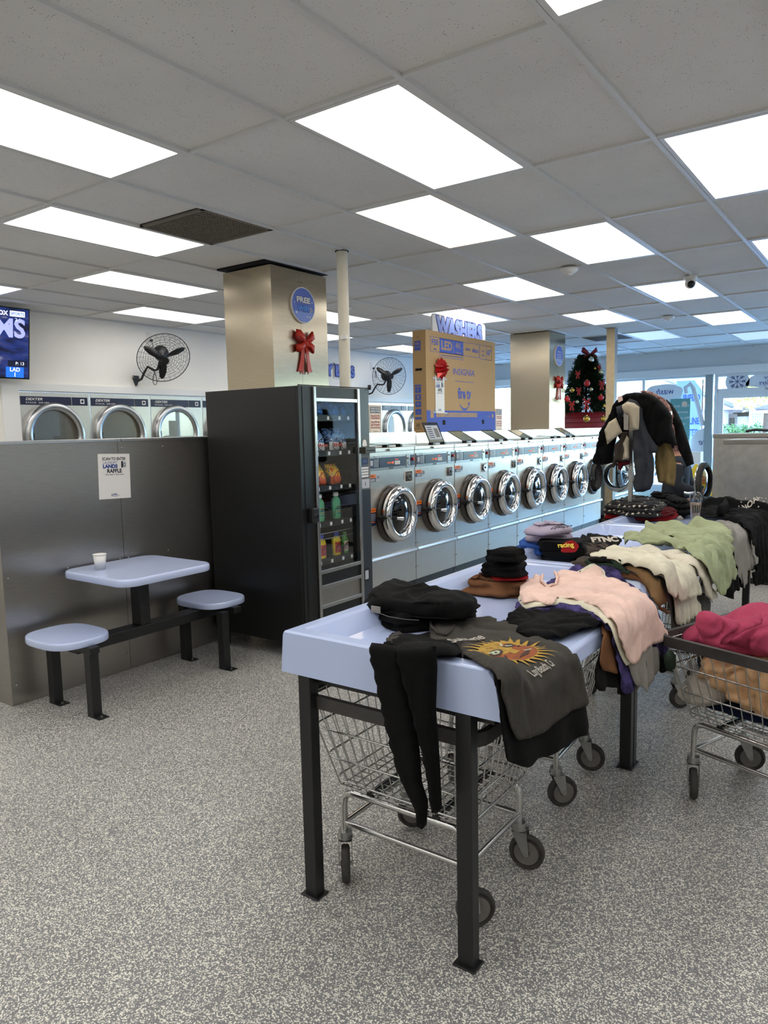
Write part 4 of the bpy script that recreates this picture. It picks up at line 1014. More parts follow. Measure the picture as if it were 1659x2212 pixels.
# ---------------------------------------------------------------- vending machine
XV, VY, VD, VH = -3.2, 3.565, .885, 1.847
t = thing('vending_machine', 'tall black vending machine full of laundry soap, standing at the end of the washers', 'vending machine', (XV, VY, 0))
W = .765; gy0, gy1, gz0, gz1 = .145, .63, .60, 1.755
b = MB(); b.box(-VD, -.02, 0, .03, .11, VH, 'vend side'); b.box(-VD, -.02, W-.03, W, .11, VH, 'vend side'); b.box(-VD, -.02, .03, W-.03, VH-.03, VH, 'vend side'); b.box(-VD, -.02, .03, W-.03, .11, .5, 'vend inside'); b.box(-VD, -.65, .03, W-.03, .5, VH-.03, 'vend inside'); b.box(-.65, -.02, gy1+.02, W-.03, .5, VH-.03, 'vend inside')
b.build('cabinet', t, bevel=.004)
d = MB()
d.box(-.02, 0, 0, gy0, .125, VH, 'vend side'); d.box(-.02, 0, gy1, W, .125, VH, 'vend front'); d.box(-.02, 0, gy0, gy1, gz1, VH, 'vend side'); d.box(-.02, 0, gy0, gy1, .48, gz0-.0, 'vend side'); d.box(-.02, -.003, gy0, gy1, .35, .48, 'steel dark'); d.box(-.02, 0, gy0, gy1, .125, .35, 'vend side'); d.box(-.001, .003, .035, .042, .13, VH-.005, 'black gloss')
dr = d.build('door', t, bevel=.002)
for y0, y1, z0, z1 in ((gy0-.005, gy0+.02, .135, VH-.003), (gy1-.015, gy1+.012, .135, VH-.003)): MB().box(0, .014, y0, y1, z0, z1, 'alu trim').build('vertical_trim', dr, bevel=.003)
for z in (gz1+.005, gz0-.008, .488, .35): MB().box(0, .012, gy0+.02, gy1-.015, z-.014, z+.012, 'alu trim').build('cross_trim', dr, bevel=.003)
MB().box(-.006, -.002, gy0+.01, gy1, gz0, gz1, 'vend glass').build('window', dr)
k_ = MB(); k_.box(0, .006, .637, .755, 1.12, 1.50, 'wheel hub'); k_.box(.006, .01, .645, .73, 1.40, 1.49, 'black gloss'); k_.prism(smooth_poly([(-.03, -.02), (.03, -.02), (.02, .02), (0, .03), (-.02, .02)], 1), (.011, .688, 1.455), (0, 1, 0), (0, 0, 1), (1, 0, 0), .001, 'paper white'); kp = k_.build('payment_panel', dr)
b = MB(); b.box(.01, .055, .64, .765, 1.385, 1.43, 'smoked'); b.box(.055, .06, .66, .745, 1.402, 1.408, 'black void'); b.build('bill_acceptor', kp, bevel=.008)
b = MB(); b.box(.006, .009, .645, .73, 1.30, 1.352, 'navy'); b.text('5:1', (.0095, .69, 1.326), (0, 1, 0), (0, 0, 1), .03, 'sign light'); b.build('display', kp)
b = MB(); b.box(.006, .008, .64, .73, 1.205, 1.292, 'navy')
for i in range(4):
    for j in range(4): b.box(.008, .012, .645+.021*i, .662+.021*i, 1.21+.02*j, 1.225+.02*j, 'paper white')
b.build('keypad', kp)
b = MB(); b.box(.006, .008, .65, .74, 1.13, 1.195, 'greyish'); b.box(.008, .0085, .69, .695, 1.145, 1.175, 'black void'); b.build('coin_slot', kp)
b = MB(); b.box(0, .01, .645, .72, .44, .535, 'black metal'); b.box(.01, .011, .66, .70, .455, .52, 'greyish'); b.build('coin_return', dr)
b = MB(); b.box(0, .045, .06, .125, .945, 1.045, 'black metal'); b.cyl((.045, .10, .99), (.05, .10, .99), .013, 'chrome', 14); b.build('door_lock', dr, bevel=.008)
b = MB(); b.tube([(0, .0, VH+.004), (.0, .74, VH+.006), (.03, .76, VH+.012)], .004, 'black metal', 6); b.cyl((.01, .765, VH-.005), (.01, .765, VH+.03), .012, 'black metal', 10); b.build('locking_bar', t)
for y in (.05, W-.05):
    for x in (-.06, -VD+.06): MB().cyl((x, y, 0), (x, y, .112), .022, 'black metal', 12).build('foot', t)
shz = (1.655, 1.412, 1.172, .920, .655)
for i, z in enumerate(shz):
    s = MB(); s.box(-.62, -.06, .035, gy1+.015, z-.02, z, 'vend inside'); s.box(-.062, -.05, .1, gy1+.01, z-.036, z+.006, 'black metal')
    for j, y in enumerate((.22, .345, .47, .57)): s.box(-.05, -.048, y, y+.022, z-.028, z-.004, 'paper white')
    s.build('shelf', t)
    for j, y in enumerate((.215, .34, .50, .60)):
        c = MB(); rr = .042 if i < 4 else .038
        c.tube([(-.07-.022*a/12*1.0*12/12-(a/12)*.03, y+rr*math.cos(a*math.pi/6), z+.05+rr*math.sin(a*math.pi/6)) for a in range(37)], .0022, 'black metal', 5); c.build('coil', t)
    for y in (.285, .42, .555):
        MB().box(-.5, -.1, y-.003, y+.003, z, z+.06, 'black metal').build('divider', t)
for z in (.80, .84): MB().tube([(-.06, .15, z), (-.06, gy1, z)], .003, 'zinc', 6).build('guard_rail', t)
emit('vend lamp', '#dfeaff', 9)
MB().box(-.06, -.045, .105, .118, .66, 1.74, 'vend lamp').build('lamp_strip', t)
# goods behind the glass
mat('bag blue', '#3f86d8', .3); mat('bag lime', '#7fb54a', .4); mat('bottle green', '#5fae7c', .3); mat('bottle lime', '#4f9c3f', .3); mat('bottle yellow', '#e0c32a', .35); mat('bottle blue', '#7d9ecb', .3)
mat('cap blue', '#2b3f9c', .4); mat('bag orange', '#e05a22', .35); mat('bag yellow', '#f0c23a', .4); mat('label red', '#b94232', .5)
def bagmat(name, cols, s):
    mt, n, l, b = newmat(name); tc = n.new('ShaderNodeTexCoord'); v = n.new('ShaderNodeTexNoise'); v.inputs['Scale'].default_value = s; v.inputs['Detail'].default_value = 3; v.inputs['Distortion'].default_value = 2
    l.new(tc.outputs['Object'], v.inputs['Vector']); r = n.new('ShaderNodeValToRGB'); r.color_ramp.interpolation = 'CONSTANT'
    for i, c in enumerate(cols):
        e = r.color_ramp.elements[i] if i < 2 else r.color_ramp.elements.new(.5)
        e.position = .34+.34*i/len(cols); e.color = srgb(c)
    l.new(v.outputs[0], r.inputs[0]); l.new(r.outputs[0], b.inputs['Base Color']); b.inputs['Roughness'].default_value = .25
bagmat('bag arctic', ['#12294f', '#5d86b8', '#e8edf0', '#1d3a63'], 34); bagmat('bag tide', ['#d8431c', '#f3c33a', '#2a3f88', '#efece2'], 22)
def bag(y, z, w, h, m, label, grp, txt=None, tm='label red', low='paper white'):
    t = thing('detergent_bag', label, 'bag', (XV-.13, VY+y, z), 0, grp); mb = MB(); rings = []
    for k in range(9):
        q = k/8; dd = .045*math.sin(math.pi*min(1, q*.95+.05))**.6+.002; ww = w/2*(1-.06*math.sin(math.pi*q)); lean = -.05*q
        rings.append([Vector((lean+dd*math.copysign(abs(math.cos(a))**.8, math.cos(a)), ww*math.copysign(abs(math.sin(a))**.7, math.sin(a)), .003+h*q+.004*math.sin(a*3+k))) for a in [2*math.pi*i/20 for i in range(20)]])
    mb.loft(rings[:4], low, True, True); mb.loft(rings[3:], m, True, True); b = mb.build('pouch', t)
    if txt:
        g = MB(); g.text(txt, (.047, 0, h*.27), (0, 1, 0), (-.1, 0, 1), h*.2, tm, bold=.05, width=w*.8); g.build('lettering', t)
    return t
for i, (y, w) in enumerate(((.20, .11), (.33, .12), (.51, .12), (.60, .09))): bag(y, shz[0], w, .10 if i < 3 else .09, 'bag blue', 'bright blue softener pouch on the top shelf, number %s from the left' % ('one', 'two', 'three', 'four')[i], 'blue pouches on the top shelf', low='bag blue')
for i, (y, w) in enumerate(((.195, .12), (.335, .13), (.50, .13), (.595, .10))): bag(y, shz[1], w, .15, 'bag arctic' , 'navy and white detergent bag on the second shelf, '+('leftmost', 'centre left, lettering readable', 'centre right', 'rightmost')[i], 'navy bags on the second shelf', 'Arm' if i == 1 else ('EHA' if i == 2 else None))
for i, (y, w) in enumerate(((.195, .11), (.335, .14), (.515, .12))): bag(y, shz[2], w, .135 if i else .12, 'bag tide', 'orange and yellow detergent bag on the third shelf, '+('leftmost', 'middle', 'rightmost')[i], 'orange bags on the third shelf', low='bag orange')
def bottle(y, z, h, r, m, cap, label, grp, lab='sign cream', dx=-.12, oval=.7):
    t = thing('detergent_bottle', label, 'bottle', (XV+dx, VY+y, z), 0, grp); mb = MB()
    pr = [(r*.9, .002), (r, .012), (r, h*.66), (r*.8, h*.76), (r*.42, h*.82), (r*.4, h*.84)]; rings = [[Vector((oval*q*math.cos(a), q*math.sin(a), hh)) for a in [2*math.pi*i/24 for i in range(24)]] for q, hh in pr]
    mb.loft(rings, m, True, True); mb.build('bottle_body', t); MB().lathe((0, 0, h*.84), (0, 0, 1), [(r*.5, 0), (r*.5, h*.12), (r*.42, h*.15), (0, h*.15)], cap, 18).build('cap', t)
    g = MB(); g.add([Vector((oval*r*1.03*math.cos(a), r*1.03*math.sin(a), zz)) for zz in (h*.12, h*.58) for a in [-.9+1.8*i/8 for i in range(9)]], [(i, i+1, i+10, i+9) for i in range(8)], lab, True)
    for q in range(4): g.add([Vector((oval*r*1.06*math.cos(a), r*1.06*math.sin(a), zz)) for zz in (h*(.2+.08*q), h*(.23+.08*q)) for a in [-.5+1.0*i/4 for i in range(5)]], [(i, i+1, i+6, i+5) for i in range(4)], 'label red' if q % 2 else 'ink blue', True)
    g.build('label', t)
bottle(.175, shz[3], .205, .034, 'bottle blue', 'paper white', 'pale blue softener bottle with white cap, leftmost on the fourth shelf', 'bottles on the fourth shelf', 'paper white')
bottle(.235, shz[3], .18, .034, 'bottle green', 'paper white', 'green bottle standing behind, second on the fourth shelf', 'bottles on the fourth shelf', dx=-.3)
bottle(.315, shz[3], .195, .042, 'bottle green', 'paper white', 'green bottle with white cap in the middle of the fourth shelf', 'bottles on the fourth shelf', 'bottle green')
bottle(.50, shz[3], .195, .04, 'bottle green', 'paper white', 'green bottle with white cap at the right of the fourth shelf', 'bottles on the fourth shelf', 'bottle green')
bottle(.175, shz[4], .155, .034, 'bottle lime', 'bottle lime', 'lime green bottle at the left of the bottom shelf', 'bottles on the bottom shelf')
bottle(.235, shz[4], .15, .034, 'bottle yellow', 'cap blue', 'yellow bottle standing behind on the bottom shelf', 'bottles on the bottom shelf', dx=-.28)
bottle(.325, shz[4], .17, .04, 'bottle yellow', 'cap blue', 'yellow bottle with blue cap in the middle of the bottom shelf', 'bottles on the bottom shelf', 'label red')
bottle(.49, shz[4], .17, .04, 'bottle yellow', 'cap blue', 'yellow bottle with blue cap at the right of the bottom shelf', 'bottles on the bottom shelf', 'label red')
bottle(.59, shz[4], .16, .032, 'bottle lime', 'bottle lime', 'lime green bottle at the far right of the bottom shelf', 'bottles on the bottom shelf')
# ---------------------------------------------------------------- cardboard television box on the ledge
XB, y0, y1, z0, z1 = -4.11, 6.585, 8.18, 1.512, 2.58
t = thing('television_box', 'large cardboard television box standing on the steel ledge', 'box', (XB, y0, z0)); W, Hh = y1-y0, z1-z0
b = MB(); b.box(-.165, 0, 0, W, 0, Hh, 'cardboard'); b.build('carton', t, bevel=.004)
p = MB(); p.box(0, .0008, 0, W, 0, .235, 'cardboard print'); p.box(.0008, .0014, .32, .385, .08, .13, 'black void'); p.box(.0008, .0014, 1.24, 1.295, .085, .135, 'black void')
for k in range(10): p.box(.0008, .0014, .195+.093*k, .195+.093*k+.087, .165, .212, 'cardboard'); p.text(('STL', 'E', 'disney', 'hulu', 'prime', 'FREE', 'A', 'sling', 'D', 'APP')[k], (.0016, .24+.093*k, .188), (0, 1, 0), (0, 0, 1), .025, 'cardboard print', bold=.02)
p.box(.0008, .0014, .075, .14, .155, .24, 'cardboard'); p.text('4', (.0016, .105, .21), (0, 1, 0), (0, 0, 1), .04, 'cardboard print'); p.box(.0008, .0014, 1.50, 1.54, .16, .20, 'cardboard'); p.text('NS-65F501', (.0016, 1.42, .172), (0, 1, 0), (0, 0, 1), .02, 'cardboard')
def X_(a, b_, c, d_, m='cardboard print', e=.0008): p.box(e, e+.0006, a, c, b_, d_, m)
zt = Hh-.06-.0
def outl(a, b_, c, d_, w=.004):
    X_(a, b_, c, b_+w); X_(a, d_-w, c, d_); X_(a, b_, a+w, d_); X_(c-w, b_, c, d_)
outl(.09, zt-.155, 1.03+.15, zt); X_(.28, zt-.155, .80, zt); outl(.28, zt-.205, .80, zt-.15); outl(1.20, zt-.165, 1.50, zt); outl(1.355, zt-.165, 1.50, zt)
X_(.575, zt-.15, .58, zt, 'cardboard', .0015)
zc = zt-.078
def T_(s, y, z, sz, m='cardboard print', w=None, bold=.02, e=.0017): p.text(s, (e, y, z), (0, 1, 0), (0, 0, 1), sz, m, width=w, bold=bold)
T_('F50', .185, zc+.02, .085, w=.13); T_('SERIES', .185, zc-.05, .022); T_('LED', .43, zc, .13, 'cardboard', w=.23, bold=.03, e=.002); T_('4K', .685, zc+.02, .10, 'cardboard', w=.13, bold=.0, e=.002); T_('ULTRA HD', .685, zc-.055, .024, 'cardboard', e=.002)
T_('Color-stunning clarity and smart technology', .54, zt-.178, .022, w=.46); T_('HDR10', .905, zc, .042, w=.12); T_('dts:x', 1.085, zc, .065, w=.15, bold=.03); T_('65"', 1.43, zc, .085, w=.1); T_('fire tv', 1.28, zc+.01, .026); T_('alexa', 1.28, zc-.04, .03)
T_('INSIGNIA', .81, .665, .10, w=.50, bold=.0); X_(.60, .56, 1.04, .565); T_('fire tv', .82, .425, .17, w=.31, bold=.03)
p.add([Vector((.0017, .70+.24*q, .315-.065*math.sin(math.pi*q*.92+.1)+s_*.013*math.sin(math.pi*min(1, q*.9+.1)))) for q in [i/12 for i in range(13)] for s_ in (-1, 1)], [(2*i, 2*i+2, 2*i+3, 2*i+1) for i in range(12)], 'cardboard print')
p.prism([(.945, .33), (.885, .325), (.93, .30), (.925, .27)], (.0012, 0, 0), (0, 1, 0), (0, 0, 1), (1, 0, 0), .0006, 'cardboard print')
dots = MB()
for i in range(40):
    for j in range(26):
        yy, zz = .04+i*.039, .26+j*.031; r = math.hypot((yy-.82)/.62, (zz-.52)/.62)
        if zz > zt-.21 and zz < zt+.01 and .08 < yy < 1.52: continue
        if r > .80 and zz < Hh-.015 and yy < W-.02: s_ = .003+.002*((i*7+j*3) % 3)/2; dots.quad((.0009, yy-s_, zz), (.0009, yy, zz-s_), (.0009, yy+s_, zz), (.0009, yy, zz+s_), 'greydot')
mat('greydot', '#85714f', .8)
dots.build('dot_pattern', t); p.build('printing', t)
p = MB()
def S_(a, b_, c, d_, m='cardboard print', e=.0008): p.box(-.165+a*.165, -.165+c*.165, -e-.0006, -e, b_, d_, m)
S_(.15, .90, .62, .96); S_(.15, .86, .62, .895); p.text('F50', (-.165+.06, -.0018, .93), (1, 0, 0), (0, 0, 1), .035, 'cardboard', bold=.02)
S_(.2, .65, .7, .675, 'black void')
for k, zz in enumerate((.42, .345, .27, .19)):
    S_(.15, zz, .6, zz+.062); p.text(('1', 'X', '=', '-')[k], (-.165+.062, -.0018, zz+.031), (1, 0, 0), (0, 0, 1), .05, 'cardboard', bold=.03)
S_(.1, .49, .62, .505); S_(.12, .14, .62, .165); S_(.2, .06, .5, .10, 'greydot'); S_(.05, .04, .6, .048, 'greydot'); p.text('insignia', (-.165+.065, -.0018, 1.0), (1, 0, 0), (0, 0, 1), .02, 'greydot')
p.build('side_printing', t)
MB().box(-.166, .001, .01, W-.01, Hh-.001, Hh+.001, 'cardboard').build('top_flap', t)
# gift bow on the carton
t = thing('gift_bow', 'shiny red star bow stuck on the cardboard television box', 'bow', (XB, y0+.26, z0+.68))
mb = MB(); random.seed(11)
for ring_, (r, k, up) in enumerate(((.125, 9, .03), (.10, 8, .06), (.055, 5, .09))):
    for i in range(k):
        a = 2*math.pi*i/k+ring_*.4; d = Vector((0, math.cos(a), math.sin(a))); e = Vector((0, -math.sin(a), math.cos(a))); w = .032
        tip = d*r+Vector((up*.8, 0, 0)); mb.add([d*.01+Vector((.01+ring_*.02, 0, 0)), d*r*.55+e*w+Vector((up*.4, 0, 0)), tip, d*r*.55-e*w+Vector((up*.4, 0, 0)), d*r*.5+Vector((up+.035, 0, 0)), d*.015+Vector((.03+ring_*.03, 0, 0))],
            [(0, 3, 2), (0, 2, 1), (1, 2, 4), (2, 3, 4), (1, 4, 5), (4, 3, 5)], 'bow foil')
mb.build('loops', t)
MB().cyl((0, 0, 0), (.012, 0, 0), .05, 'bow foil', 20).build('base', t)
raffle((XB+.003, y0+.27, z0+.405), (0, 1, 0), (0, 0, 1), (1, 0, 0), .19, .40, 'raffle_notice', 'white raffle notice taped on the cardboard television box under the bow')
tp = MB()
for a, b_ in ((-.12, .17), (.12, .17), (-.11, -.19), (.12, -.2)): tp.box(XB+.0048, XB+.0056, y0+.27+a-.03, y0+.27+a+.03, z0+.405+b_-.01, z0+.405+b_+.01, 'greyish')
tag(tp.build('adhesive_tape'), 'strips of clear tape holding the notice on the cardboard box', 'tape')
# hanging sign
t = thing('hanging_sign', 'white sign with blue bubble letters hanging on chains behind the cardboard box', 'sign', (-4.34, 7.70, 2.67)); W = 1.26
m_ = MB(); m_.prism(rrect(-W/2, W/2, -.14, .16, .05), (0, 0, 0), (0, 1, 0), (0, 0, 1), (1, 0, 0), .02, 'white plastic'); m_.build('board', t)
g = MB(); g.text('WASHERS', (.021, 0, .02), (0, 1, 0), (0, 0, 1), .26, 'sign dark blue', width=1.12, bold=.12); g.text('WASHERS', (.024, 0, .02), (0, 1, 0), (0, 0, 1), .255, 'sign light', width=1.09, bold=.06); g.build('lettering', t)
for y in (-.30, .32):
    c = MB()
    for i in range(9):
        zz = .155+.0065*i*1.0; pts = []
    zz = .15; i = 0
    while zz < ZC-2.67:
        pts = [Vector(((.0 if i % 2 else .005*math.cos(a)), y+(.005*math.cos(a) if i % 2 else 0), zz+.006+.010*math.sin(a))) for a in [k*math.pi/4 for k in range(8)]]
        c.tube(pts, .0016, 'zinc', 4, closed=True); zz += .015; i += 1
    c.build('chain', t)
# instruction signs on the ledge
def instr(y, w, h, label, x=-4.3):
    t = thing('instruction_sign', label, 'sign', (x, y, 1.512)); MB().box(-.012, 0, 0, w, 0, h, 'sign cream').build('board', t); g = MB()
    g.box(0, .001, w*.1, w*.9, h*.72, h*.93, 'navy'); k = w/.22
    def q(s, z, sz, m='sign red'): g.text(s, (.002, w/2, z*h), (0, 1, 0), (0, 0, 1), sz*k, m, width=w*.74, bold=.03)
    q('WASHING MACHINE', .87, .028, 'paper white'); q('INSTRUCTIONS', .78, .03, 'paper white'); q('Please Do Not', .63, .03); q('Overload Machines', .55, .03); q('They Will Not', .41, .03); q('Spin Properly', .32, .03); q('Fill to 3/4 Full Only', .22, .03); g.text('By Management', (.002, w/2, .09*h), (0, 1, 0), (0, 0, 1), .014*k, 'ink')
    for a, b_, c, d_ in ((.04, .04, .96, .05), (.04, .95, .96, .96), (.04, .04, .06, .96), (.94, .04, .96, .96)): g.box(0, .0008, a*w, c*w, b_*h, d_*h, 'navy')
    g.build('printing', t)
instr(5.82, .205, .285, 'cream washing machine instructions sign beside the vending machine top'); instr(8.57, .19, .285, 'cream instructions sign at the right edge of the cardboard box')
# ---------------------------------------------------------------- Christmas tree on the ledge
tc_ = Vector((-4.37, 12.05, 1.512)); t = thing('christmas_tree', 'decorated artificial Christmas tree in a red collar on the steel ledge', 'christmas tree', tc_)
mb = MB(); mb.lathe((0, 0, 0), (0, 0, 1), [(.44, 0), (.40, .12), (.33, .26), (.31, .26)], 'collar red', 40)
mb = mb.build('collar', t); s = MB()
for z, r in ((.09, .417), (.17, .382)): s.tube([(r*math.cos(a*math.pi/20), r*math.sin(a*math.pi/20), z) for a in range(40)], .004, 'maroonline', 5, closed=True)
mat('maroonline', '#5c1118', .6); s.build('groove', mb)
MB().cyl((0, 0, 0), (0, 0, 1.15), .022, 'bark', 10).build('trunk', t)
random.seed(5); mb = MB()
for i in range(3400):
    q = random.random()**.8; z = .22+.97*q; R0 = .40*(1-q)**.85+.045; a = random.uniform(0, 2*math.pi); r0 = R0*random.uniform(.12, .88); L = random.uniform(.07, .14)*(1-.35*q)+.02
    d = Vector((math.cos(a), math.sin(a), random.uniform(-.35, .25))).normalized(); o = Vector((r0*math.cos(a), r0*math.sin(a), z)); e = d.orthogonal().normalized(); f_ = d.cross(e)
    for k in range(5):
        w = e*math.cos(k*1.26)+f_*math.sin(k*1.26); a0 = o+d*(L*(.1+.2*k)); mb.add([a0, a0+d*.02+w*.026, a0+d*.036+w*.024, a0+d*.012], [(0, 1, 2, 3)], 'pine')
        w = -w; mb.add([a0, a0+d*.02+w*.026, a0+d*.036+w*.024, a0+d*.012], [(0, 1, 2, 3)], 'pine')
    mb.add([o-e*.002, o+e*.002, o+d*L+e*.001, o+d*L-e*.001], [(0, 1, 2, 3)], 'pine')
mb.build('foliage', t)
def onaxis(u, v, rr):   # a point at distance rr from the trunk on the viewer's side, seen at a picture spot
    p = atx(u, v, tc_.x+rr); return p
balls = [(1277, 777, .085*.0+.13, .042, 'silver ball', 'mottled silver bauble just under the top bow'), (1268, 828, .30, .042, 'red ball', 'sparkling red bauble in the middle of the tree'), (1297, 804, .25, .040, 'gold pale', 'pale gold bauble at the right side of the tree, upper'), (1298, 859, .36, .040, 'red ball', 'red bauble at the lower right of the tree'), (1267, 905, .47, .043, 'gold', 'gold bauble hanging in front of the red tree collar'), (1285, 796, .2, .018, 'gold', 'tiny gold bauble in the upper tree'),
 (1236, 843, .33, .028, 'gold', 'dull gold bauble at the left side of the tree'), (1277, 841, .33, .024, 'gold pale', 'small pale bauble below the red one in the middle'), (1225, 862, .38, .035, 'red ball', 'dark red bauble at the lower left edge of the tree'), (1305, 877, .4, .024, 'gold', 'small gold bauble by the lower right edge of the tree'), (1303, 905, .44, .04, 'gold', 'gold bauble beside the tan column at the tree foot'), (1247, 868, .38, .02, 'gold pale', 'tiny pale bauble near the lower left bow')]
for u, v, r, s_, m, lb in balls:
    p = onaxis(u, v, r); b = thing('bauble', lb, 'ornament', p); MB().sphere((0, 0, 0), s_*1.15, m, 20, 14).build('ball', b); MB().cyl((0, 0, s_*1.1), (0, 0, s_*1.35), s_*.25, 'gold', 10).build('cap', b)
TU = (.81, .58, 0); TN = (.58, -.81, 0)
for u, v, r, s_, lb in ((1267, 868, .42, .32, 'red ribbon bow low in the middle of the tree'), (1248, 806, .28, .22, 'small red bow at the upper left of the tree'), (1250, 842, .34, .22, 'small red bow at the middle left of the tree'), (1235, 872, .38, .26, 'red bow at the lower left of the tree'), (1300, 828, .34, .28, 'red bow at the right of the tree'), (1294, 792, .24, .18, 'tiny red bow at the upper right of the tree')):
    ribbon_bow(onaxis(u, v, r), TU, (0, 0, 1), TN, s_, 'ribbon red', lb)
q_ = onaxis(1273, 768, .05); ribbon_bow(q_, TU, (0, 0, 1), TN, .75, 'collar red', 'big dark red bow crowning the Christmas tree', 'tree_top_bow')
# ---------------------------------------------------------------- right bank: backs of another row of machines
def steel_box(x0, x1, y0, y1, z1, label):
    t = thing('steel_cabinet', label, 'cabinet', (x0, y0, 0)); W, D = x1-x0, y1-y0
    MB().box(0, W, 0, D, .06, z1-.04, 'steel front').build('cabinet_body', t, bevel=.003); MB().box(-.012, W+.012, -.012, D, z1-.04, z1, 'steel dark').build('lid', t, bevel=.003); MB().box(.02, W-.02, .02, D, 0, .06, 'black metal').build('plinth', t)
    s = MB()
    for z in (1.1, .95, .72): s.sphere((.0, .05, z), .008, 'zinc', 8, 6)
    s.build('screws', t); return t
steel_box(-1.40, 1.2, 7.65, 8.4, 1.385, 'near stainless cabinet end at the right edge, beyond the black draped clothes')
steel_box(-1.655, 1.2, 8.45, 9.25, 1.43, 'stainless cabinet standing just behind the near one at the right')
t = thing('cardboard_tray', 'small brown carton on top of the stainless cabinet at the right edge', 'box', (-1.12, 8.55, 1.432)); MB().box(0, .55, 0, .4, 0, .13, 'cloth taupe').build('carton', t); MB().box(-.01, .56, -.01, .41, .12, .135, 'cloth taupe').build('lid', t)
for x, lb in ((-1.35, 'black rubber tool lying left of the small carton on the cabinet'), (-1.0, 'black fitting on the near stainless cabinet at the right edge')):
    mb = MB(); zt_ = 1.44 if x < -1.2 else 1.39; yy = 8.5 if x < -1.2 else 7.8; mb.tube([(x, yy, zt_+.015), (x+.08, yy-.02, zt_+.03), (x+.2, yy, zt_+.02), (x+.24, yy+.03, zt_+.015)], .014, 'black metal', 8); tag(mb.build('rubber_fitting'), lb, 'fitting')
# washer door standing open at its left side
t = thing('open_washer_door', 'round dark washer door standing open beside the steel cabinet at the right', 'washer door', (-1.835, 8.9, .88))
mb = MB(); mb.lathe((0, 0, 0), (.97, -.12, 0), [(.17, -.02), (.225, -.02), (.228, .01), (.21, .03), (.18, .035), (.165, .02)], 'rubber', 48); mb.lathe((0, 0, 0), (-.97, .12, 0), [(.19, 0), (.222, .01), (.222, .035), (.19, .04)], 'chrome', 48); mb.build('ring', t); MB().lathe((0, 0, 0), (.97, -.12, 0), [(.17, 0), (.1, .02), (0, .03)], 'door glass', 32).build('glass', t); MB().tube([(-.05, -.02, -.12), (-.16, -.06, -.13), (-.2, -.07, -.12)], .014, 'chrome', 8).build('handle', t)
MB().box(.1, .3, -.02, .03, -.04, .04, 'zinc').build('hinge', t)
# ================================================================ folding tables
def make_table():
    """one moulded table: origin at its near left floor corner; raised rim on three sides, open right edge"""
    t = thing('folding_table', 'x', 'table', (0, 0, 0)); L = 1.533; W = .80; h0 = .765
    mb = MB()
    # section across the table (x), then end walls
    n = 24
    def prof(y_in):   # outer/inner profile points x,z for interior section
        return [(0, h0), (.012, .895), (.016, ZR), (.055, ZR), (.066, .897), (.10, ZF+.012), (.13, ZF), (.745, ZF), (.775, ZF-.002), (.79, ZF-.012), (.80, h0)]
    def endp():
        return [(0, h0), (.012, .895), (.016, ZR), (.055, ZR), (.066, ZR), (.10, ZR), (.13, ZR), (.745, ZR), (.762, ZR-.004), (.782, ZR-.03), (.80, h0)]
    def rim(y):       # rim flush strip
        return endp()
    def lerp(a, b, k): return [(p[0]*(1-k)+q[0]*k, p[1]*(1-k)+q[1]*k) for p, q in zip(a, b)]
    A, B_ = prof(0), endp(); ys = [(0.0, None), (.004, 1), (.010, 1), (.05, 1), (.060, .93), (.09, .18), (.12, 0), (L-.12, 0), (L-.09, .18), (L-.060, .93), (L-.05, 1), (L-.010, 1), (L-.004, 1), (L, None)]
    rings = []
    for y, k in ys:
        if k is None: P = [(p[0], h0 if i in (0, 10) else (p[1]-.006)) for i, p in enumerate(B_)]
        else: P = lerp(A, B_, k)
        rings.append([Vector((x, y, z)) for x, z in P]+[Vector((.78, y, h0)), Vector((.02, y, h0))])
    mb.loft(rings, 'fibreglass', True, False)
    o = mb.build('tabletop', t, bevel=.005)
    for p in o.data.polygons: p.use_smooth = False
    MB().box(.04, .76, .04, L-.04, .735, .768, 'black metal').build('underframe', t)
    for x in (.068, .655):
        for y in (.0, L-.05):
            l = MB(); l.box(x, x+.05, y+.004, y+.046, 0, .766, 'black metal'); l.box(x-.012, x+.062, y-.008, y+.054, 0, .006, 'black metal'); l.build('leg', t, bevel=.003)
    return t
tab = make_table(); tl = ['pale blue folding table nearest the viewer with the sun print shirt draped on it', 'middle pale blue folding table with the rolled lavender sweatshirt in it', 'pale blue folding table carrying the iced coffee and the black draped hoodie', ]
for k in range(3):
    o = tab if k == 0 else dup(tab, (0, 0, 0)); o.location = (-1.64, YT[k]+.001*k, 0); o['label'] = tl[k]; o['group'] = 'pale blue folding tables in a line'
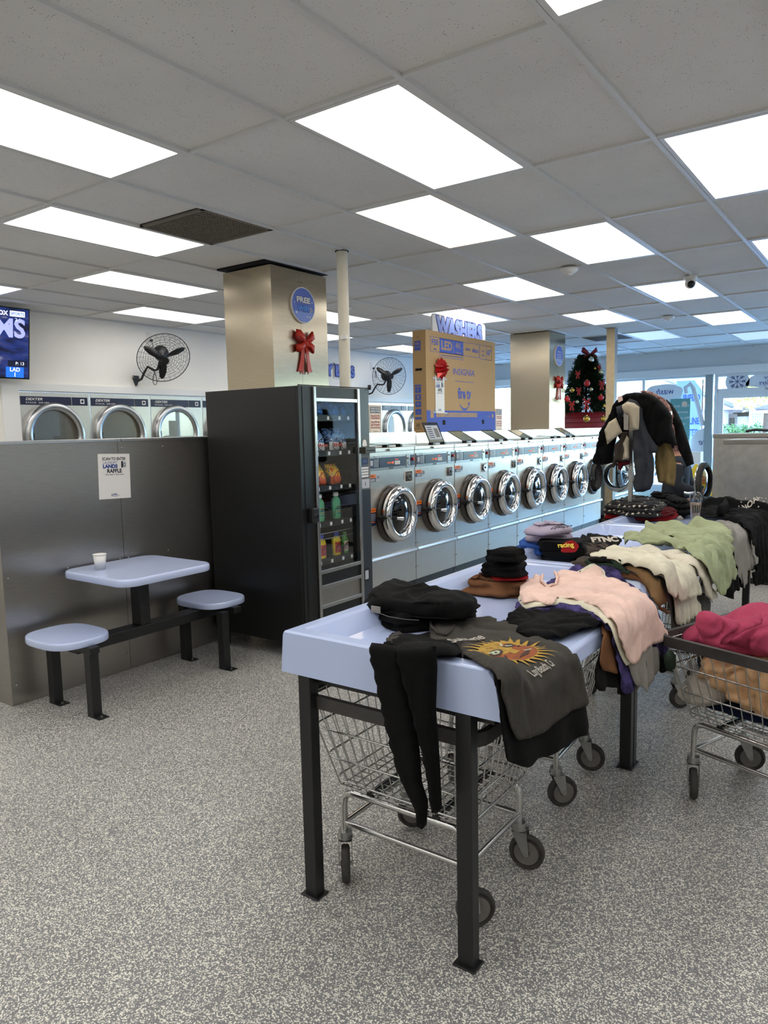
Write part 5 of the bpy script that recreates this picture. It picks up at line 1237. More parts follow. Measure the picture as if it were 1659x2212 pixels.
# ================================================================ wire laundry carts
def rr3(x0, x1, y0, y1, z, r, n=5): return [Vector((a, b, z)) for a, b in rrect(x0, x1, y0, y1, r, n)]
def make_cart():
    t = thing('laundry_cart', 'x', 'laundry cart', (0, 0, 0)); a, b = .345, .305; za, zb = .67, .335; a2, b2 = .265, .20
    m = MB(); m.tube(rr3(-a, a, -b, b, za, .06), 0, 'bumper grey', closed=True, flat=(.021, .010)); m.build('bumper', t)
    w = MB(); R1, R2 = .0035, .0026
    def lv(q): return (a-.012)*(1-q)+a2*q, (b-.012)*(1-q)+b2*q, za*(1-q)+zb*q
    for q in (.02, .33, .66, .93): x, y, z = lv(q); w.tube(rr3(-x, x, -y, y, z, .045), R1, 'chrome wire', 6, closed=True)
    nx, ny = 13, 10; x0, y0_, z0_ = lv(0); x1, y1_, z1_ = lv(1)
    for i in range(nx+1):
        f = -1+2*i/nx; f *= .93; w.tube([(f*x0, -y0_, z0_), (f*x1, -y1_, z1_+.01), (f*x1, -y1_+.01, z1_), (f*x1, y1_-.01, z1_), (f*x1, y1_, z1_+.01), (f*x0, y0_, z0_)], R2, 'chrome wire', 5)
    for i in range(ny+1):
        f = -1+2*i/ny; f *= .92; w.tube([(-x0, f*y0_, z0_), (-x1, f*y1_, z1_+.01), (-x1+.01, f*y1_, z1_-.003), (x1-.01, f*y1_, z1_-.003), (x1, f*y1_, z1_+.01), (x0, f*y0_, z0_)], R2, 'chrome wire', 5)
    w.build('wire_basket', t)
    f_ = MB(); sx, sy = .24, .19; rt = .0115
    for s in (-1, 1):   # bent tube hoops front and back
        f_.tube([(-sx, s*sy, .17)]+[(-sx, s*sy, .26)]+[Vector((-sx+.04-.04*math.cos(q), s*sy, .27+.045*math.sin(q))) for q in (.5, 1.0, 1.57)]+[(sx-.04, s*sy, .315)]+[Vector((sx-.04+.04*math.sin(q), s*sy, .27+.045*math.cos(q))) for q in (.57, 1.07, 1.57)]+[(sx, s*sy, .17)], rt, 'chrome wire', 10)
        f_.tube([(-sx, s*sy, .20), (sx, s*sy, .20)], .0095, 'chrome wire', 10); f_.tube([(s*sx, -sy, .20), (s*sx, sy, .20)], .0095, 'chrome wire', 10)
        f_.box(s*.13-.012, s*.13+.012, -sy, sy, .322, .334, 'black metal')
    f_.build('frame', t)
    for i, (x, y, an) in enumerate(((-sx, -sy, -.9), (sx, -sy, .75), (-sx, sy, .7), (sx, sy, .25))):
        c = MB(); c.cyl((0, 0, .17), (0, 0, .142), .024, 'zinc', 20); c.cyl((0, 0, .15), (0, 0, .146), .028, 'zinc', 20)
        ca, sa = math.cos(an), math.sin(an); d = Vector((ca, sa, 0)); e = Vector((-sa, ca, 0)); wc = d*.028+Vector((0, 0, .0635))
        for s in (-1, 1):
            P = [d*-.022+Vector((0, 0, .142)), d*.03+Vector((0, 0, .142)), d*.038+Vector((0, 0, .06)), d*.028+Vector((0, 0, .052)), d*.018+Vector((0, 0, .06))]
            P = [p+e*(s*.021) for p in P]; Q = [p+e*(s*.003) for p in P]; k = len(P)
            c.add(P+Q, [tuple(range(k)), tuple(range(2*k-1, k-1, -1))]+[(i_, (i_+1) % k, k+(i_+1) % k, k+i_) for i_ in range(k)], 'zinc')
        c.add([d*-.024+e*.024+Vector((0, 0, .143)), d*.032+e*.024+Vector((0, 0, .143)), d*.032-e*.024+Vector((0, 0, .143)), d*-.024-e*.024+Vector((0, 0, .143))], [(0, 1, 2, 3)], 'zinc')
        co_ = c.build('caster', t); co_.location = (x, y, 0)
        wh = MB(); R = .0625; wh.lathe(wc-e*.0145, e, [(.0, 0), (.012, -.003), (.012, .0), (.044, .0005), (.046, .004), (.050, .004), (.052, .0), (.058, .001), (R, .007), (R, .022), (.058, .028), (.052, .029), (.050, .025), (.046, .025), (.044, .0285), (0, .029)], 'rubber', 36)
        wh.lathe(wc-e*.0152, e, [(.0, 0), (.043, 0)], 'wheel hub', 28); wh.lathe(wc+e*.0152, e, [(.0, 0), (.043, 0)], 'wheel hub', 28); wh.cyl(wc-e*.026, wc+e*.026, .006, 'zinc', 10)
        wh.build('wheel', co_)
    return t
cart = make_cart(); cart.location = (-1.28, 2.05, 0); cart.rotation_euler = (0, 0, .0)
cart['label'] = 'empty wire laundry cart parked under the nearest folding table'; cart['group'] = 'wire laundry carts'
dup(cart, (-1.34, 2.88, 0), .05, 'wire laundry cart under the far half of the nearest table, behind the first cart', 'wire laundry carts')
dup(cart, (-1.19, 4.24, 0), 0, 'wire laundry cart under the middle folding table, mostly hidden by hanging clothes', 'wire laundry carts')
dup(cart, (-.36, 3.20, 0), -.36, 'wire laundry cart at the right edge heaped with pink and peach clothes', 'wire laundry carts')
# ================================================================ clothes on the nearest table
B1 = lambda P: zm(760, 1120, 2.765, P)
B2 = lambda P: zm(1260, 1020, 4.158, P)
B3 = lambda P: zm(1110, 1100, 5.72, P)
B4 = lambda P: zm(1240, 1280, 5.925, P)
# black shirt under the sun shirt
sheet('black_shirt', [(890, 1372), (850, 1362), (838, 1375), (850, 1400), (900, 1392), (960, 1388), (1000, 1400), (1040, 1420), (1066, 1438), (1078, 1510), (1085, 1590), (1090, 1640), (1110, 1656), (1150, 1648), (1190, 1625), (1240, 1600), (1271, 1572), (1262, 1530), (1250, 1470), (1235, 1420), (1180, 1385), (1100, 1350), (1000, 1345)], .010, 'cloth black', 'plain black shirt hanging below the sun print shirt', amp=.004, hang=.022, seed=3, wave=30)
SUN = [(930, 1338), (945, 1333), (985, 1338), (1020, 1333), (1045, 1329), (1073, 1329), (1073, 1341), (1092, 1335), (1110, 1343), (1145, 1362), (1185, 1378), (1222, 1392), (1240, 1408), (1253, 1440), (1262, 1478), (1270, 1521), (1240, 1533), (1205, 1555), (1175, 1578), (1145, 1594), (1118, 1601), (1103, 1565), (1090, 1515), (1074, 1455), (1062, 1437), (1030, 1421), (1000, 1407), (985, 1393), (965, 1388), (930, 1382), (905, 1384), (900, 1392), (865, 1389), (845, 1386), (832, 1375), (842, 1365), (862, 1360), (872, 1366), (905, 1374), (930, 1368), (926, 1352)]
sun = sheet('sun_print_shirt', SUN, .022, 'cloth washed', 'faded charcoal t-shirt with an orange sun print draped over the table corner', amp=.009, hang=.012, seed=8, step=.014, f=6, wave=16)
# print on the shirt, laid on the cloth surface
def on_cloth(px, off, m, name, parent, lift=.010, w=None):
    mb = MB(); P = [undrape(u, v, off) for u, v in px]
    pts = []
    for s, t_ in P:
        p, n = drape(s, t_, off); pts.append(p+n*lift)
    return pts
cS = undrape(1098, 1412, .022); eX = undrape(1160, 1412, .022); eY = undrape(1098, 1440, .022)
def clothmap(off, lift, seed, f, amp, hang=0, wave=38):
    def g(s, t_):
        p, n = drape(s, t_, off); h = max(0, s-XE-.05)
        w = amp*(rfold(s, t_, seed, f)+.2)*(1-sm(0, .12, h)*.6)+hang*sm(0.02, .35, h)*(math.sin(t_*wave+seed+2*nz(t_, h, seed, 4))*.5+.5)
        return p+n*(w+lift)
    return g
gm = clothmap(.022, .002, 8, 6, .009, .012, 16)
mat('print yellow', '#a8842f', .8, noise_s=60, noise_a=.25); mat('print orange', '#8a4519', .8, noise_s=50, noise_a=.3); mat('print pale', '#aab49a', .8, noise_s=70, noise_a=.2); mat('print dark', '#3a231a', .8); mat('print grey', '#a9a39a', .8)
def pfill(mb, P, m, lift, step=.01):
    P = [Vector(p) for p in P]; V, F, B = fill(P, step); g2 = clothmap(.022, lift, 8, 6, .009, .012, 16); mb.add([g2(a, b) for a, b in V], F, m, True)
pr = MB(); rs = .092; ang0 = .0
cx, cy = cS
for k in range(26):
    a = 2*math.pi*k/26; L = rs*(1.42+.22*(k % 3)/2); w = .10; P = []
    P = [(cx+rs*.95*math.cos(a-w), cy+rs*.95*math.sin(a-w)), (cx+rs*1.2*math.cos(a-w*.2), cy+rs*1.2*math.sin(a-w*.2)), (cx+L*math.cos(a+.05), cy+L*math.sin(a+.05)), (cx+rs*1.18*math.cos(a+w*.75), cy+rs*1.18*math.sin(a+w*.75)), (cx+rs*.95*math.cos(a+w), cy+rs*.95*math.sin(a+w))]
    pfill(pr, P, 'print yellow', .0055)
pfill(pr, circ(cx, cy, rs, 36), 'print yellow', .006); pfill(pr, circ(cx+.01, cy+.004, rs*.86, 30), 'print orange', .0066)
pfill(pr, circ(cx-.035, cy-.01, rs*.5, 24, rs*.62), 'print yellow', .0072)
for sx_, sy_ in ((-.0, -.045), (-.0, .045)):
    pfill(pr, circ(cx+sx_-.02, cy+sy_, .020, 14, .030), 'print dark', .0078, .006); pfill(pr, circ(cx+sx_-.02, cy+sy_, .011, 12, .019), 'print pale', .0084, .004); pfill(pr, circ(cx+sx_-.02, cy+sy_, .005, 8), 'print dark', .009, .003)
pfill(pr, [(cx+.055, cy-.04), (cx+.068, cy), (cx+.055, cy+.04), (cx+.048, cy)], 'print dark', .0078, .006)
pfill(pr, [(cx-.01, cy-.012), (cx+.03, cy-.016), (cx+.034, cy+.016), (cx-.01, cy+.012)], 'print yellow', .0076, .006)
for k in range(6): a = .4+k*.9; pfill(pr, [(cx+rs*.55*math.cos(a), cy+rs*.55*math.sin(a)), (cx+rs*.8*math.cos(a+.15), cy+rs*.8*math.sin(a+.15)), (cx+rs*.78*math.cos(a+.25), cy+rs*.78*math.sin(a+.25)), (cx+rs*.5*math.cos(a+.12), cy+rs*.5*math.sin(a+.12))], 'print dark' if k % 2 else 'print pale', .008, .006)
pr.build('sun_graphic', sun)
tx = MB(); dS = Vector((.0, 1)); 
def tmap(c, ux, uy, sz, lift=.009):
    g2 = clothmap(.022, lift, 8, 6, .009, .012, 16)
    return lambda x, y: g2(c[0]+ux[0]*x+uy[0]*y, c[1]+ux[1]*x+uy[1]*y)
def ctext(mb, s, pa, pb, sz, m, bold=.0, off=.022):
    a = Vector(undrape(pa[0], pa[1], off)); b = Vector(undrape(pb[0], pb[1], off)); ux = (b-a).normalized(); uy = Vector((-ux.y, ux.x)); c = (a+b)/2
    mb.text(s, (0, 0, 0), (1, 0, 0), (0, 1, 0), sz, m, width=(b-a).length, bold=bold, fmap=tmap(c, ux, uy, sz))
ctext(tx, 'Sublime', (972, 1394), (1042, 1381), .065, 'print grey', .02)
ctext(tx, 'Long Beach, Ca', (1143, 1462), (1186, 1437), .034, 'print grey', .015)
tx.build('lettering', sun)
cl = MB(); P = [(930, 1346), (932, 1360), (945, 1370), (962, 1372), (975, 1366), (982, 1356)]
cl.tube([gm(*undrape(u, v, .022))+Vector((0, 0, .001)) for u, v in [tuple(q) for q in resample([Vector(p) for p in P], 4, False)]], .006, 'cloth charcoal', 6); cl.build('collar', sun)
# garments hanging down the near rim: one pair of black trousers, two legs
tr = thing('black_trousers', 'black trousers hanging with both legs over the near rim of the table', 'trousers', (0, 0, 0))
puffy('trouser_leg', [(797, 1400), (803, 1388), (840, 1392), (870, 1400), (880, 1480), (905, 1600), (912, 1690), (925, 1730), (922, 1780), (912, 1792), (900, 1785), (897, 1745), (880, 1715), (855, 1650), (825, 1530), (808, 1450)], 1.655, .020, 'cloth black2', D=.016, smooth=0, amp=.25, seed=2, f=7, stretch=(2.5, .6), parent=tr)
puffy('trouser_leg', [(855, 1398), (942, 1396), (945, 1440), (942, 1530), (950, 1640), (955, 1745), (945, 1757), (932, 1756), (928, 1720), (915, 1640), (905, 1600), (880, 1500), (860, 1430)], 1.64, .020, 'cloth black', D=.016, smooth=0, amp=.3, seed=5, f=7, stretch=(2.5, .6), parent=tr)
puffz('trouser_waist', [(800, 1384), (850, 1380), (920, 1385), (948, 1398), (942, 1405), (870, 1402), (806, 1397)], .905, .022, 'cloth black2', D=.02, seed=4, parent=tr)
# short sleeve lying over them
sheet('black_sleeve_shirt', [(845, 1370), (880, 1365), (930, 1372), (985, 1382), (1000, 1398), (985, 1410), (955, 1408), (930, 1412), (900, 1420), (862, 1427), (852, 1400)], .030, 'cloth black', 'short black sleeve folded on the near rim above the hanging trousers', amp=.006, hang=0, seed=12, step=.014)
# hoodie with zipper
hd = thing('black_hoodie', 'thick black zip hoodie folded in the near left corner of the table', 'hoodie', (0, 0, 0))
pile('body', [(788, 1306), (793, 1328), (830, 1354), (868, 1368), (935, 1360), (990, 1350), (1029, 1334), (1031, 1318), (985, 1288), (930, 1272), (880, 1262), (830, 1274)], .83, .062, 'cloth black', layers=3, seed=21, f=5, parent=hd, inset=.002, bulge=.008, fa=.01, rag=.016, step=.01)
pile('folded_panel', [(793, 1300), (800, 1312), (850, 1326), (905, 1334), (975, 1338), (1024, 1330), (1032, 1312), (1005, 1284), (960, 1268), (900, 1258), (862, 1250), (840, 1249), (812, 1262), (795, 1282)], .886, .055, 'cloth black2', layers=1, seed=24, f=5, parent=hd, inset=.012, bulge=.012, fa=.02, crown=.006, rag=.02, step=.01)
zp = MB(); Q = [atz(u, v, .888) for u, v in ((797, 1312), (812, 1322), (840, 1332), (875, 1338), (905, 1340))]; Q = [q+(Vector((0, 0, H))-q)*.012 for q in Q]; zp.tube(Q, .0011, 'wheel hub', 6); zp.build('zipper', hd)
tg = MB(); q = atz(818, 1312, .90)+Vector((.02, -.03, .0)); tg.box(q.x-.03, q.x+.01, q.y-.004, q.y, q.z-.012, q.z+.012, 'cloth greycl'); tg.build('neck_label', hd)
# stack: brown, red, black, black
def stack_at(u, v, z): return atz(u, v, z)
c = atz(1070, 1272, .835)
pile('brown_garment', [(1003, 1278), (1012, 1258), (1030, 1235), (1060, 1238), (1100, 1245), (1138, 1250), (1140, 1270), (1120, 1291), (1080, 1292), (1030, 1285)], .83, .07, 'cloth brown', 'brown trousers bundled at the bottom of the dark stack on the near table', 'trousers', seed=31, layers=2, fa=.028, bulge=.014, inset=.02, rag=.03, f=13, lat=.02)
pile('red_garment', [(1050, 1240), (1070, 1228), (1110, 1226), (1142, 1235), (1140, 1252), (1110, 1256), (1070, 1254)], .90, .02, 'cloth redcl', 'strip of a red garment showing in the middle of the dark stack', 'shirt', seed=32, layers=1)
pile('black_garment', [(1037, 1232), (1042, 1212), (1070, 1203), (1110, 1203), (1135, 1210), (1140, 1232), (1120, 1248), (1080, 1246)], .92, .055, 'cloth black', 'crumpled black garment under the topmost one of the dark stack', 'shirt', seed=33, layers=2, fa=.016, bulge=.008, rag=.022, f=12)
pile('black_garment', [(1047, 1205), (1052, 1192), (1075, 1180), (1110, 1178), (1135, 1186), (1138, 1203), (1110, 1216), (1060, 1213)], .985, .055, 'cloth black2', 'neatly folded black garment on top of the dark stack', 'shirt', seed=34, f=6, layers=2, fa=.008, bulge=.007, rag=.01, inset=.012)
# under the pink shirt
sheet('black_trousers', [(1093, 1334), (1110, 1312), (1180, 1316), (1250, 1322), (1307, 1332), (1303, 1345), (1270, 1352), (1220, 1368), (1170, 1377), (1130, 1370), (1095, 1345)], .03, 'cloth black', 'flat black garment lying in front of the purple shirt on the near table', 'trousers', amp=.014, seed=41, f=8)
sheet('black_garment', [(1240, 1320), (1305, 1330), (1320, 1340), (1345, 1400), (1352, 1492), (1336, 1500), (1322, 1496), (1325, 1480), (1290, 1492), (1284, 1485), (1285, 1440), (1300, 1400), (1304, 1372), (1300, 1345)], .012, 'cloth black', 'black garment hanging low behind the brown one at the table edge', amp=.005, hang=.03, seed=42)
sheet('brown_garment', [(1280, 1325), (1310, 1335), (1328, 1352), (1336, 1400), (1332, 1455), (1300, 1448), (1294, 1430), (1300, 1395), (1306, 1365), (1300, 1343)], .022, 'cloth brown', 'brown garment hanging beside the purple shirt at the table edge', amp=.004, hang=.03, seed=43)
sheet('purple_shirt', [(1110, 1312), (1122, 1288), (1160, 1270), (1220, 1232), (1250, 1217), (1300, 1222), (1330, 1222), (1345, 1245), (1400, 1290), (1425, 1330), (1436, 1400), (1432, 1414), (1405, 1425), (1385, 1440), (1366, 1486), (1343, 1497), (1335, 1450), (1322, 1380), (1305, 1345), (1270, 1330), (1240, 1318), (1205, 1314), (1160, 1320)], .036, 'cloth tie', 'purple tie dye shirt under the pink one', amp=.012, hang=.02, seed=44, f=8)
sheet('grey_garment', [(1350, 1400), (1400, 1390), (1412, 1400), (1408, 1455), (1395, 1465), (1392, 1485), (1370, 1488), (1362, 1478), (1358, 1440)], .046, 'cloth greycl', 'pale grey garment hanging below the hem of the pink shirt', amp=.004, hang=.03, seed=45, wave=70)
sheet('cream_shirt', [(1118, 1290), (1126, 1270), (1180, 1262), (1250, 1230), (1280, 1213), (1300, 1225), (1330, 1250), (1385, 1285), (1415, 1330), (1425, 1370), (1380, 1400), (1357, 1434), (1350, 1436), (1335, 1400), (1322, 1362), (1300, 1330), (1262, 1310), (1225, 1300), (1160, 1306), (1130, 1308)], .050, 'cloth cream', 'cream t-shirt lying directly under the pink t-shirt', amp=.006, hang=.01, seed=46)
pink = sheet('pink_shirt', [(1122, 1280), (1124, 1262), (1140, 1248), (1162, 1240), (1174, 1248), (1172, 1262), (1185, 1270), (1200, 1262), (1202, 1246), (1196, 1234), (1216, 1230), (1250, 1233), (1275, 1226), (1291, 1219), (1305, 1232), (1309, 1243), (1330, 1250), (1360, 1262), (1388, 1278), (1406, 1298), (1420, 1325), (1430, 1352), (1441, 1378), (1420, 1386), (1398, 1398), (1378, 1412), (1372, 1432), (1361, 1436), (1350, 1410), (1340, 1380), (1330, 1352), (1312, 1325), (1290, 1308), (1262, 1296), (1230, 1290), (1205, 1285), (1198, 1302), (1160, 1294), (1128, 1300)], .062, 'cloth pink', 'pale pink t-shirt spread over the right edge of the near table', amp=.012, hang=.014, seed=47, step=.014, f=7, wave=20)
cl = MB(); gp = clothmap(.062, .001, 47, 7, .012, .014, 20)
cl.tube([gp(*undrape(u, v, .062)) for u, v in [tuple(q) for q in resample([Vector(p) for p in [(1172, 1246), (1170, 1260), (1182, 1271), (1198, 1266), (1204, 1252), (1198, 1236)]], 4, False)]], .006, 'cloth pink', 6); cl.build('collar', pink)
# ================================================================ middle table
pile('black_garment', [(1163, 1205), (1170, 1190), (1210, 1180), (1250, 1190), (1275, 1200), (1270, 1212), (1240, 1217), (1190, 1214)], .84, .045, 'cloth slate', 'dark grey folded garment at the bottom of the middle stack', 'shirt', seed=50, layers=2)
pile('black_garment', [(1112, 1190), (1140, 1186), (1175, 1196), (1180, 1208), (1150, 1212), (1115, 1208)], .84, .04, 'cloth black', 'black garment with white letters under the rolled blue one', 'shirt', seed=51, layers=2)
pile('blue_sweatshirt', [(1117, 1175), (1122, 1160), (1150, 1155), (1172, 1170), (1176, 1190), (1168, 1200), (1145, 1196), (1122, 1186)], .875, .06, 'cloth blue', 'bright blue garment folded under the lavender sweatshirt', 'sweatshirt', layers=2, bulge=.018, rag=.01, fa=.01, seed=4)
g_ = folded('black_graphic_shirt', atz(1212, 1193, .885), .23, .26, .075, .45, 'cloth black2', 3, 'black folded shirt with a red and yellow graphic', 'shirt', seed=6)
mb = MB(); q = atz(1225, 1190, .94); n_ = Vector((.6, -.55, .55)).normalized(); u_ = Vector((.68, .73, 0)); v_ = n_.cross(u_)*1; v_ = v_ if v_.z > 0 else -v_
mb.prism(smooth_poly([(-.05, -.03), (-.02, .02), (.03, .035), (.06, .0), (.03, -.035)]), atz(1222, 1186, .95)+n_*.03, u_, v_, n_, .002, 'cloth redcl'); mb.text('racing', atz(1216, 1184, .955)+n_*.034, u_, v_, .035, 'bottle yellow', bold=.03); o_ = mb.build('graphic_print', g_); o_.matrix_parent_inverse = (Matrix.Translation(g_.location) @ Matrix.Rotation(.45, 4, 'Z')).inverted()
lv = thing('lavender_sweatshirt', 'lavender sweatshirt folded thickly on top of the middle stack', 'sweatshirt', (0, 0, 0))
pile('lower_fold', [(1136, 1165), (1140, 1150), (1180, 1146), (1236, 1150), (1234, 1162), (1205, 1174), (1160, 1172)], .935, .05, 'cloth lav', layers=1, bulge=.03, rag=.008, fa=.008, seed=8, parent=lv)
pile('upper_fold', [(1134, 1150), (1142, 1134), (1175, 1125), (1220, 1128), (1238, 1148), (1215, 1154), (1165, 1160), (1140, 1156)], .985, .055, 'cloth lav', layers=1, bulge=.035, rag=.012, fa=.012, seed=9, parent=lv, inset=.03)
g = MB()
for k in range(3):
    q = atz(1205+8*k, 1141-2*k, 1.05); g.tube([q+Vector((.03*math.cos(a), .05*math.sin(a), .004*math.sin(3*a))) for a in [i*.45 for i in range(12)]], .0015, 'cloth slate', 5)
g.build('line_print', lv)
sheet('black_print_shirt', [(1248, 1150), (1262, 1143), (1270, 1152), (1290, 1156), (1330, 1160), (1345, 1165), (1335, 1180), (1300, 1190), (1250, 1192), (1245, 1180), (1252, 1168)], .05, 'cloth black2', 'black shirt with white lettering behind the lavender sweatshirt', amp=.015, seed=55, f=8)
tx = MB(); a_ = atz(1306, 1170, .89); tx.text('FTNC', a_+Vector((0, 0, .012)), (.8, .6, 0), (-.5, .6, .5), .06, 'cloth offwhite', bold=.06); tag(tx.build('shirt_lettering'), 'white block letters on the black shirt in the middle table', 'print')
pile('dark_garment', [(1240, 1192), (1260, 1172), (1310, 1170), (1330, 1185), (1300, 1205), (1260, 1212)], .84, .045, 'cloth taupe', 'dark brown black garment lying under the lettered shirt', 'shirt', seed=56, layers=2)
pile('dark_garment', [(1235, 1205), (1262, 1196), (1290, 1200), (1285, 1216), (1250, 1222)], .84, .03, 'cloth black', 'small black garment at the near end of the middle table', 'shirt', seed=57, layers=1)
sheet('grey_garment', [(1228, 1215), (1260, 1198), (1290, 1196), (1300, 1215), (1280, 1228)], .03, 'cloth taupe', 'grey brown cloth edge peeping from under the green garment', amp=.01, seed=58)
sheet('brown_corduroy_garment', B2([(340, 800), (420, 820), (520, 850), (600, 880), (680, 950), (700, 1030), (730, 1110), (755, 1165), (700, 1195), (680, 1215), (640, 1150), (600, 1060), (560, 990), (470, 900), (400, 860)]), .03, 'cloth cord', 'brown ribbed garment hanging between the pink shirt and the cream ones', 'trousers', amp=.006, hang=.01, seed=60, wave=90)
sheet('brown_garment', B2([(280, 885), (480, 900), (560, 960), (610, 1060), (680, 1200), (790, 1265), (740, 1275), (690, 1240), (640, 1130), (560, 1010), (470, 950), (300, 930)]), .015, 'cloth brown', 'brown garment lying lowest between the near and middle tables', 'trousers', amp=.006, hang=.02, seed=61)
sheet('green_garment', B2([(0, 790), (60, 780), (180, 790), (340, 790), (350, 830), (420, 870), (400, 885), (330, 870), (200, 830), (60, 825)]), .045, 'cloth dgreen', 'dark green garment lying at the near end of the middle table', amp=.014, seed=62, f=9)
sheet('black_garment', B2([(40, 765), (150, 755), (340, 785), (330, 810), (200, 800), (60, 790)]), .055, 'cloth black', 'black garment edge just above the dark green one', amp=.012, seed=63, f=9)
sheet('dark_grey_garment', B2([(560, 900), (700, 940), (900, 1000), (1060, 1080), (1110, 1130), (1090, 1300), (1000, 1400), (830, 1480), (780, 1400), (770, 1200), (700, 1080)]), .012, 'cloth greydk', 'dark grey garment hanging lowest below the cream shirts', amp=.004, hang=.04, seed=64)
sheet('cream_lower_shirt', B2([(640, 850), (780, 850), (900, 900), (990, 1010), (1010, 1110), (1040, 1260), (930, 1330), (840, 1385), (825, 1300), (815, 1150), (760, 1000), (700, 920)]), .028, 'cloth cream2', 'cream ribbed shirt hanging lower than the other cream ones', amp=.004, hang=.03, seed=65, wave=80)
sheet('cream_shirt', B2([(50, 740), (110, 705), (190, 700), (240, 645), (300, 655), (460, 700), (680, 690), (840, 790), (960, 830), (1010, 900), (1030, 990), (1053, 1095), (960, 1130), (875, 1165), (850, 1130), (855, 1105), (800, 1130), (770, 1080), (735, 1000), (700, 930), (600, 860), (440, 810), (300, 790), (150, 760)]), .058, 'cloth cream', 'cream t-shirt spread widest across the middle table', amp=.012, hang=.02, seed=66, f=7, wave=60)
sheet('cream_long_sleeve', B2([(400, 650), (640, 660), (720, 700), (860, 690), (960, 720), (1060, 780), (1110, 880), (1150, 1000), (1190, 1125), (1135, 1170), (1100, 1080), (1060, 960), (1000, 860), (900, 790), (780, 760), (700, 720), (500, 700)]), .070, 'cloth cream2', 'beige long sleeve lying between the cream shirt and the sage hoodie', amp=.01, hang=.012, seed=67)
sheet('black_garment', B2([(1240, 720), (1340, 640), (1380, 700), (1440, 940), (1420, 1000), (1310, 1080), (1300, 1130), (1270, 1135), (1250, 1090), (1265, 1000)]), .012, 'cloth black', 'black garment dangling between the sage hoodie and the grey shirt', amp=.004, hang=.04, seed=68)
sage = sheet('sage_hoodie', B2([(345, 565), (500, 560), (550, 530), (555, 450), (620, 445), (850, 450), (1000, 430), (1080, 425), (1190, 435), (1290, 480), (1315, 600), (1330, 720), (1335, 830), (1372, 915), (1310, 980), (1265, 1060), (1240, 1100), (1180, 1075), (1150, 980), (1110, 880), (1040, 790), (920, 700), (700, 640), (500, 625), (380, 620)]), .085, 'cloth sage', 'sage green hoodie draped over the middle table edge', 'hoodie', amp=.03, hang=.02, seed=70, f=6, wave=40)
sheet('sage_sleeve', B2([(690, 555), (780, 490), (880, 475), (1000, 495), (1055, 530), (1045, 590), (1000, 615), (880, 590), (780, 575)]), .10, 'cloth sage', parent=sage, amp=.02, seed=71, f=7)
# ================================================================ far table
pile('grey_garment', B2([(150, 435), (180, 395), (300, 390), (560, 420), (700, 430), (640, 445), (400, 445)]), .835, .035, 'cloth taupe', 'grey brown garment at the bottom of the patterned stack', seed=80, layers=2)
pile('red_garment', B2([(190, 350), (300, 330), (600, 390), (850, 330), (830, 400), (760, 440), (600, 440), (260, 410), (190, 395)]), .86, .045, 'cloth redcl', 'red garment squeezed in the middle of the patterned stack', seed=81, layers=2)
pile('maroon_garment', B2([(640, 350), (740, 300), (830, 310), (835, 350), (740, 400), (660, 400)]), .90, .04, 'cloth maroon', 'maroon garment sticking out behind the patterned one', seed=82, layers=2)
def patmat():
    mt, n, l, b = newmat('cloth pattern'); tc = n.new('ShaderNodeTexCoord'); mp = n.new('ShaderNodeMapping'); mp.inputs['Scale'].default_value = (24, 24, 24); l.new(tc.outputs['Object'], mp.inputs[0])
    v = n.new('ShaderNodeTexVoronoi'); v.inputs['Scale'].default_value = 1; v.inputs['Randomness'].default_value = .45; l.new(mp.outputs[0], v.inputs['Vector'])
    w = n.new('ShaderNodeTexNoise'); w.inputs['Scale'].default_value = 3; l.new(mp.outputs[0], w.inputs['Vector'])
    ad = n.new('ShaderNodeMath'); ad.operation = 'MULTIPLY_ADD'; ad.inputs[1].default_value = .55; l.new(w.outputs[0], ad.inputs[0]); l.new(v.outputs['Distance'], ad.inputs[2])
    lt = n.new('ShaderNodeMath'); lt.operation = 'LESS_THAN'; lt.inputs[1].default_value = .53; l.new(ad.outputs[0], lt.inputs[0])
    mx = n.new('ShaderNodeMix'); mx.data_type = 'RGBA'; l.new(lt.outputs[0], mx.inputs[0]); mx.inputs[6].default_value = srgb('#0e0e10'); mx.inputs[7].default_value = srgb('#c9bfae'); l.new(mx.outputs[2], b.inputs['Base Color']); b.inputs['Roughness'].default_value = .9
patmat()
pile('patterned_hoodie', B2([(185, 310), (230, 270), (330, 240), (430, 215), (560, 222), (680, 250), (770, 290), (740, 335), (690, 400), (600, 418), (400, 400), (260, 365), (190, 345)]), .90, .07, 'cloth pattern', 'black hoodie with small white motifs folded on top of the far stack', 'hoodie', seed=83, layers=2, bulge=.03, inset=.03, fa=.012, crown=.02)
pile('black_hoodie', B2([(550, 210), (620, 175), (760, 200), (900, 240), (980, 280), (975, 380), (850, 390), (760, 350), (700, 270)]), .86, .09, 'cloth black', 'black garment heap between the patterned hoodie and the iced coffee', 'garment', seed=84, layers=2, bulge=.03, inset=.04, fa=.02, crown=.02)
puffz('grey_strap', B2([(830, 400), (860, 385), (910, 410), (890, 430), (850, 428)]), .90, .02, 'cloth greycl', 'small curled grey cloth strap beside the patterned stack', 'strap', D=.015, seed=85)
sheet('grey_ribbed_shirt', B2([(1140, 440), (1200, 425), (1330, 430), (1420, 460), (1480, 540), (1510, 700), (1540, 860), (1450, 895), (1460, 960), (1420, 1035), (1390, 960), (1360, 800), (1330, 640), (1290, 500), (1240, 455)]), .03, 'cloth greycl', 'grey shirt hanging right of the sage hoodie', amp=.006, hang=.02, seed=86, wave=60)
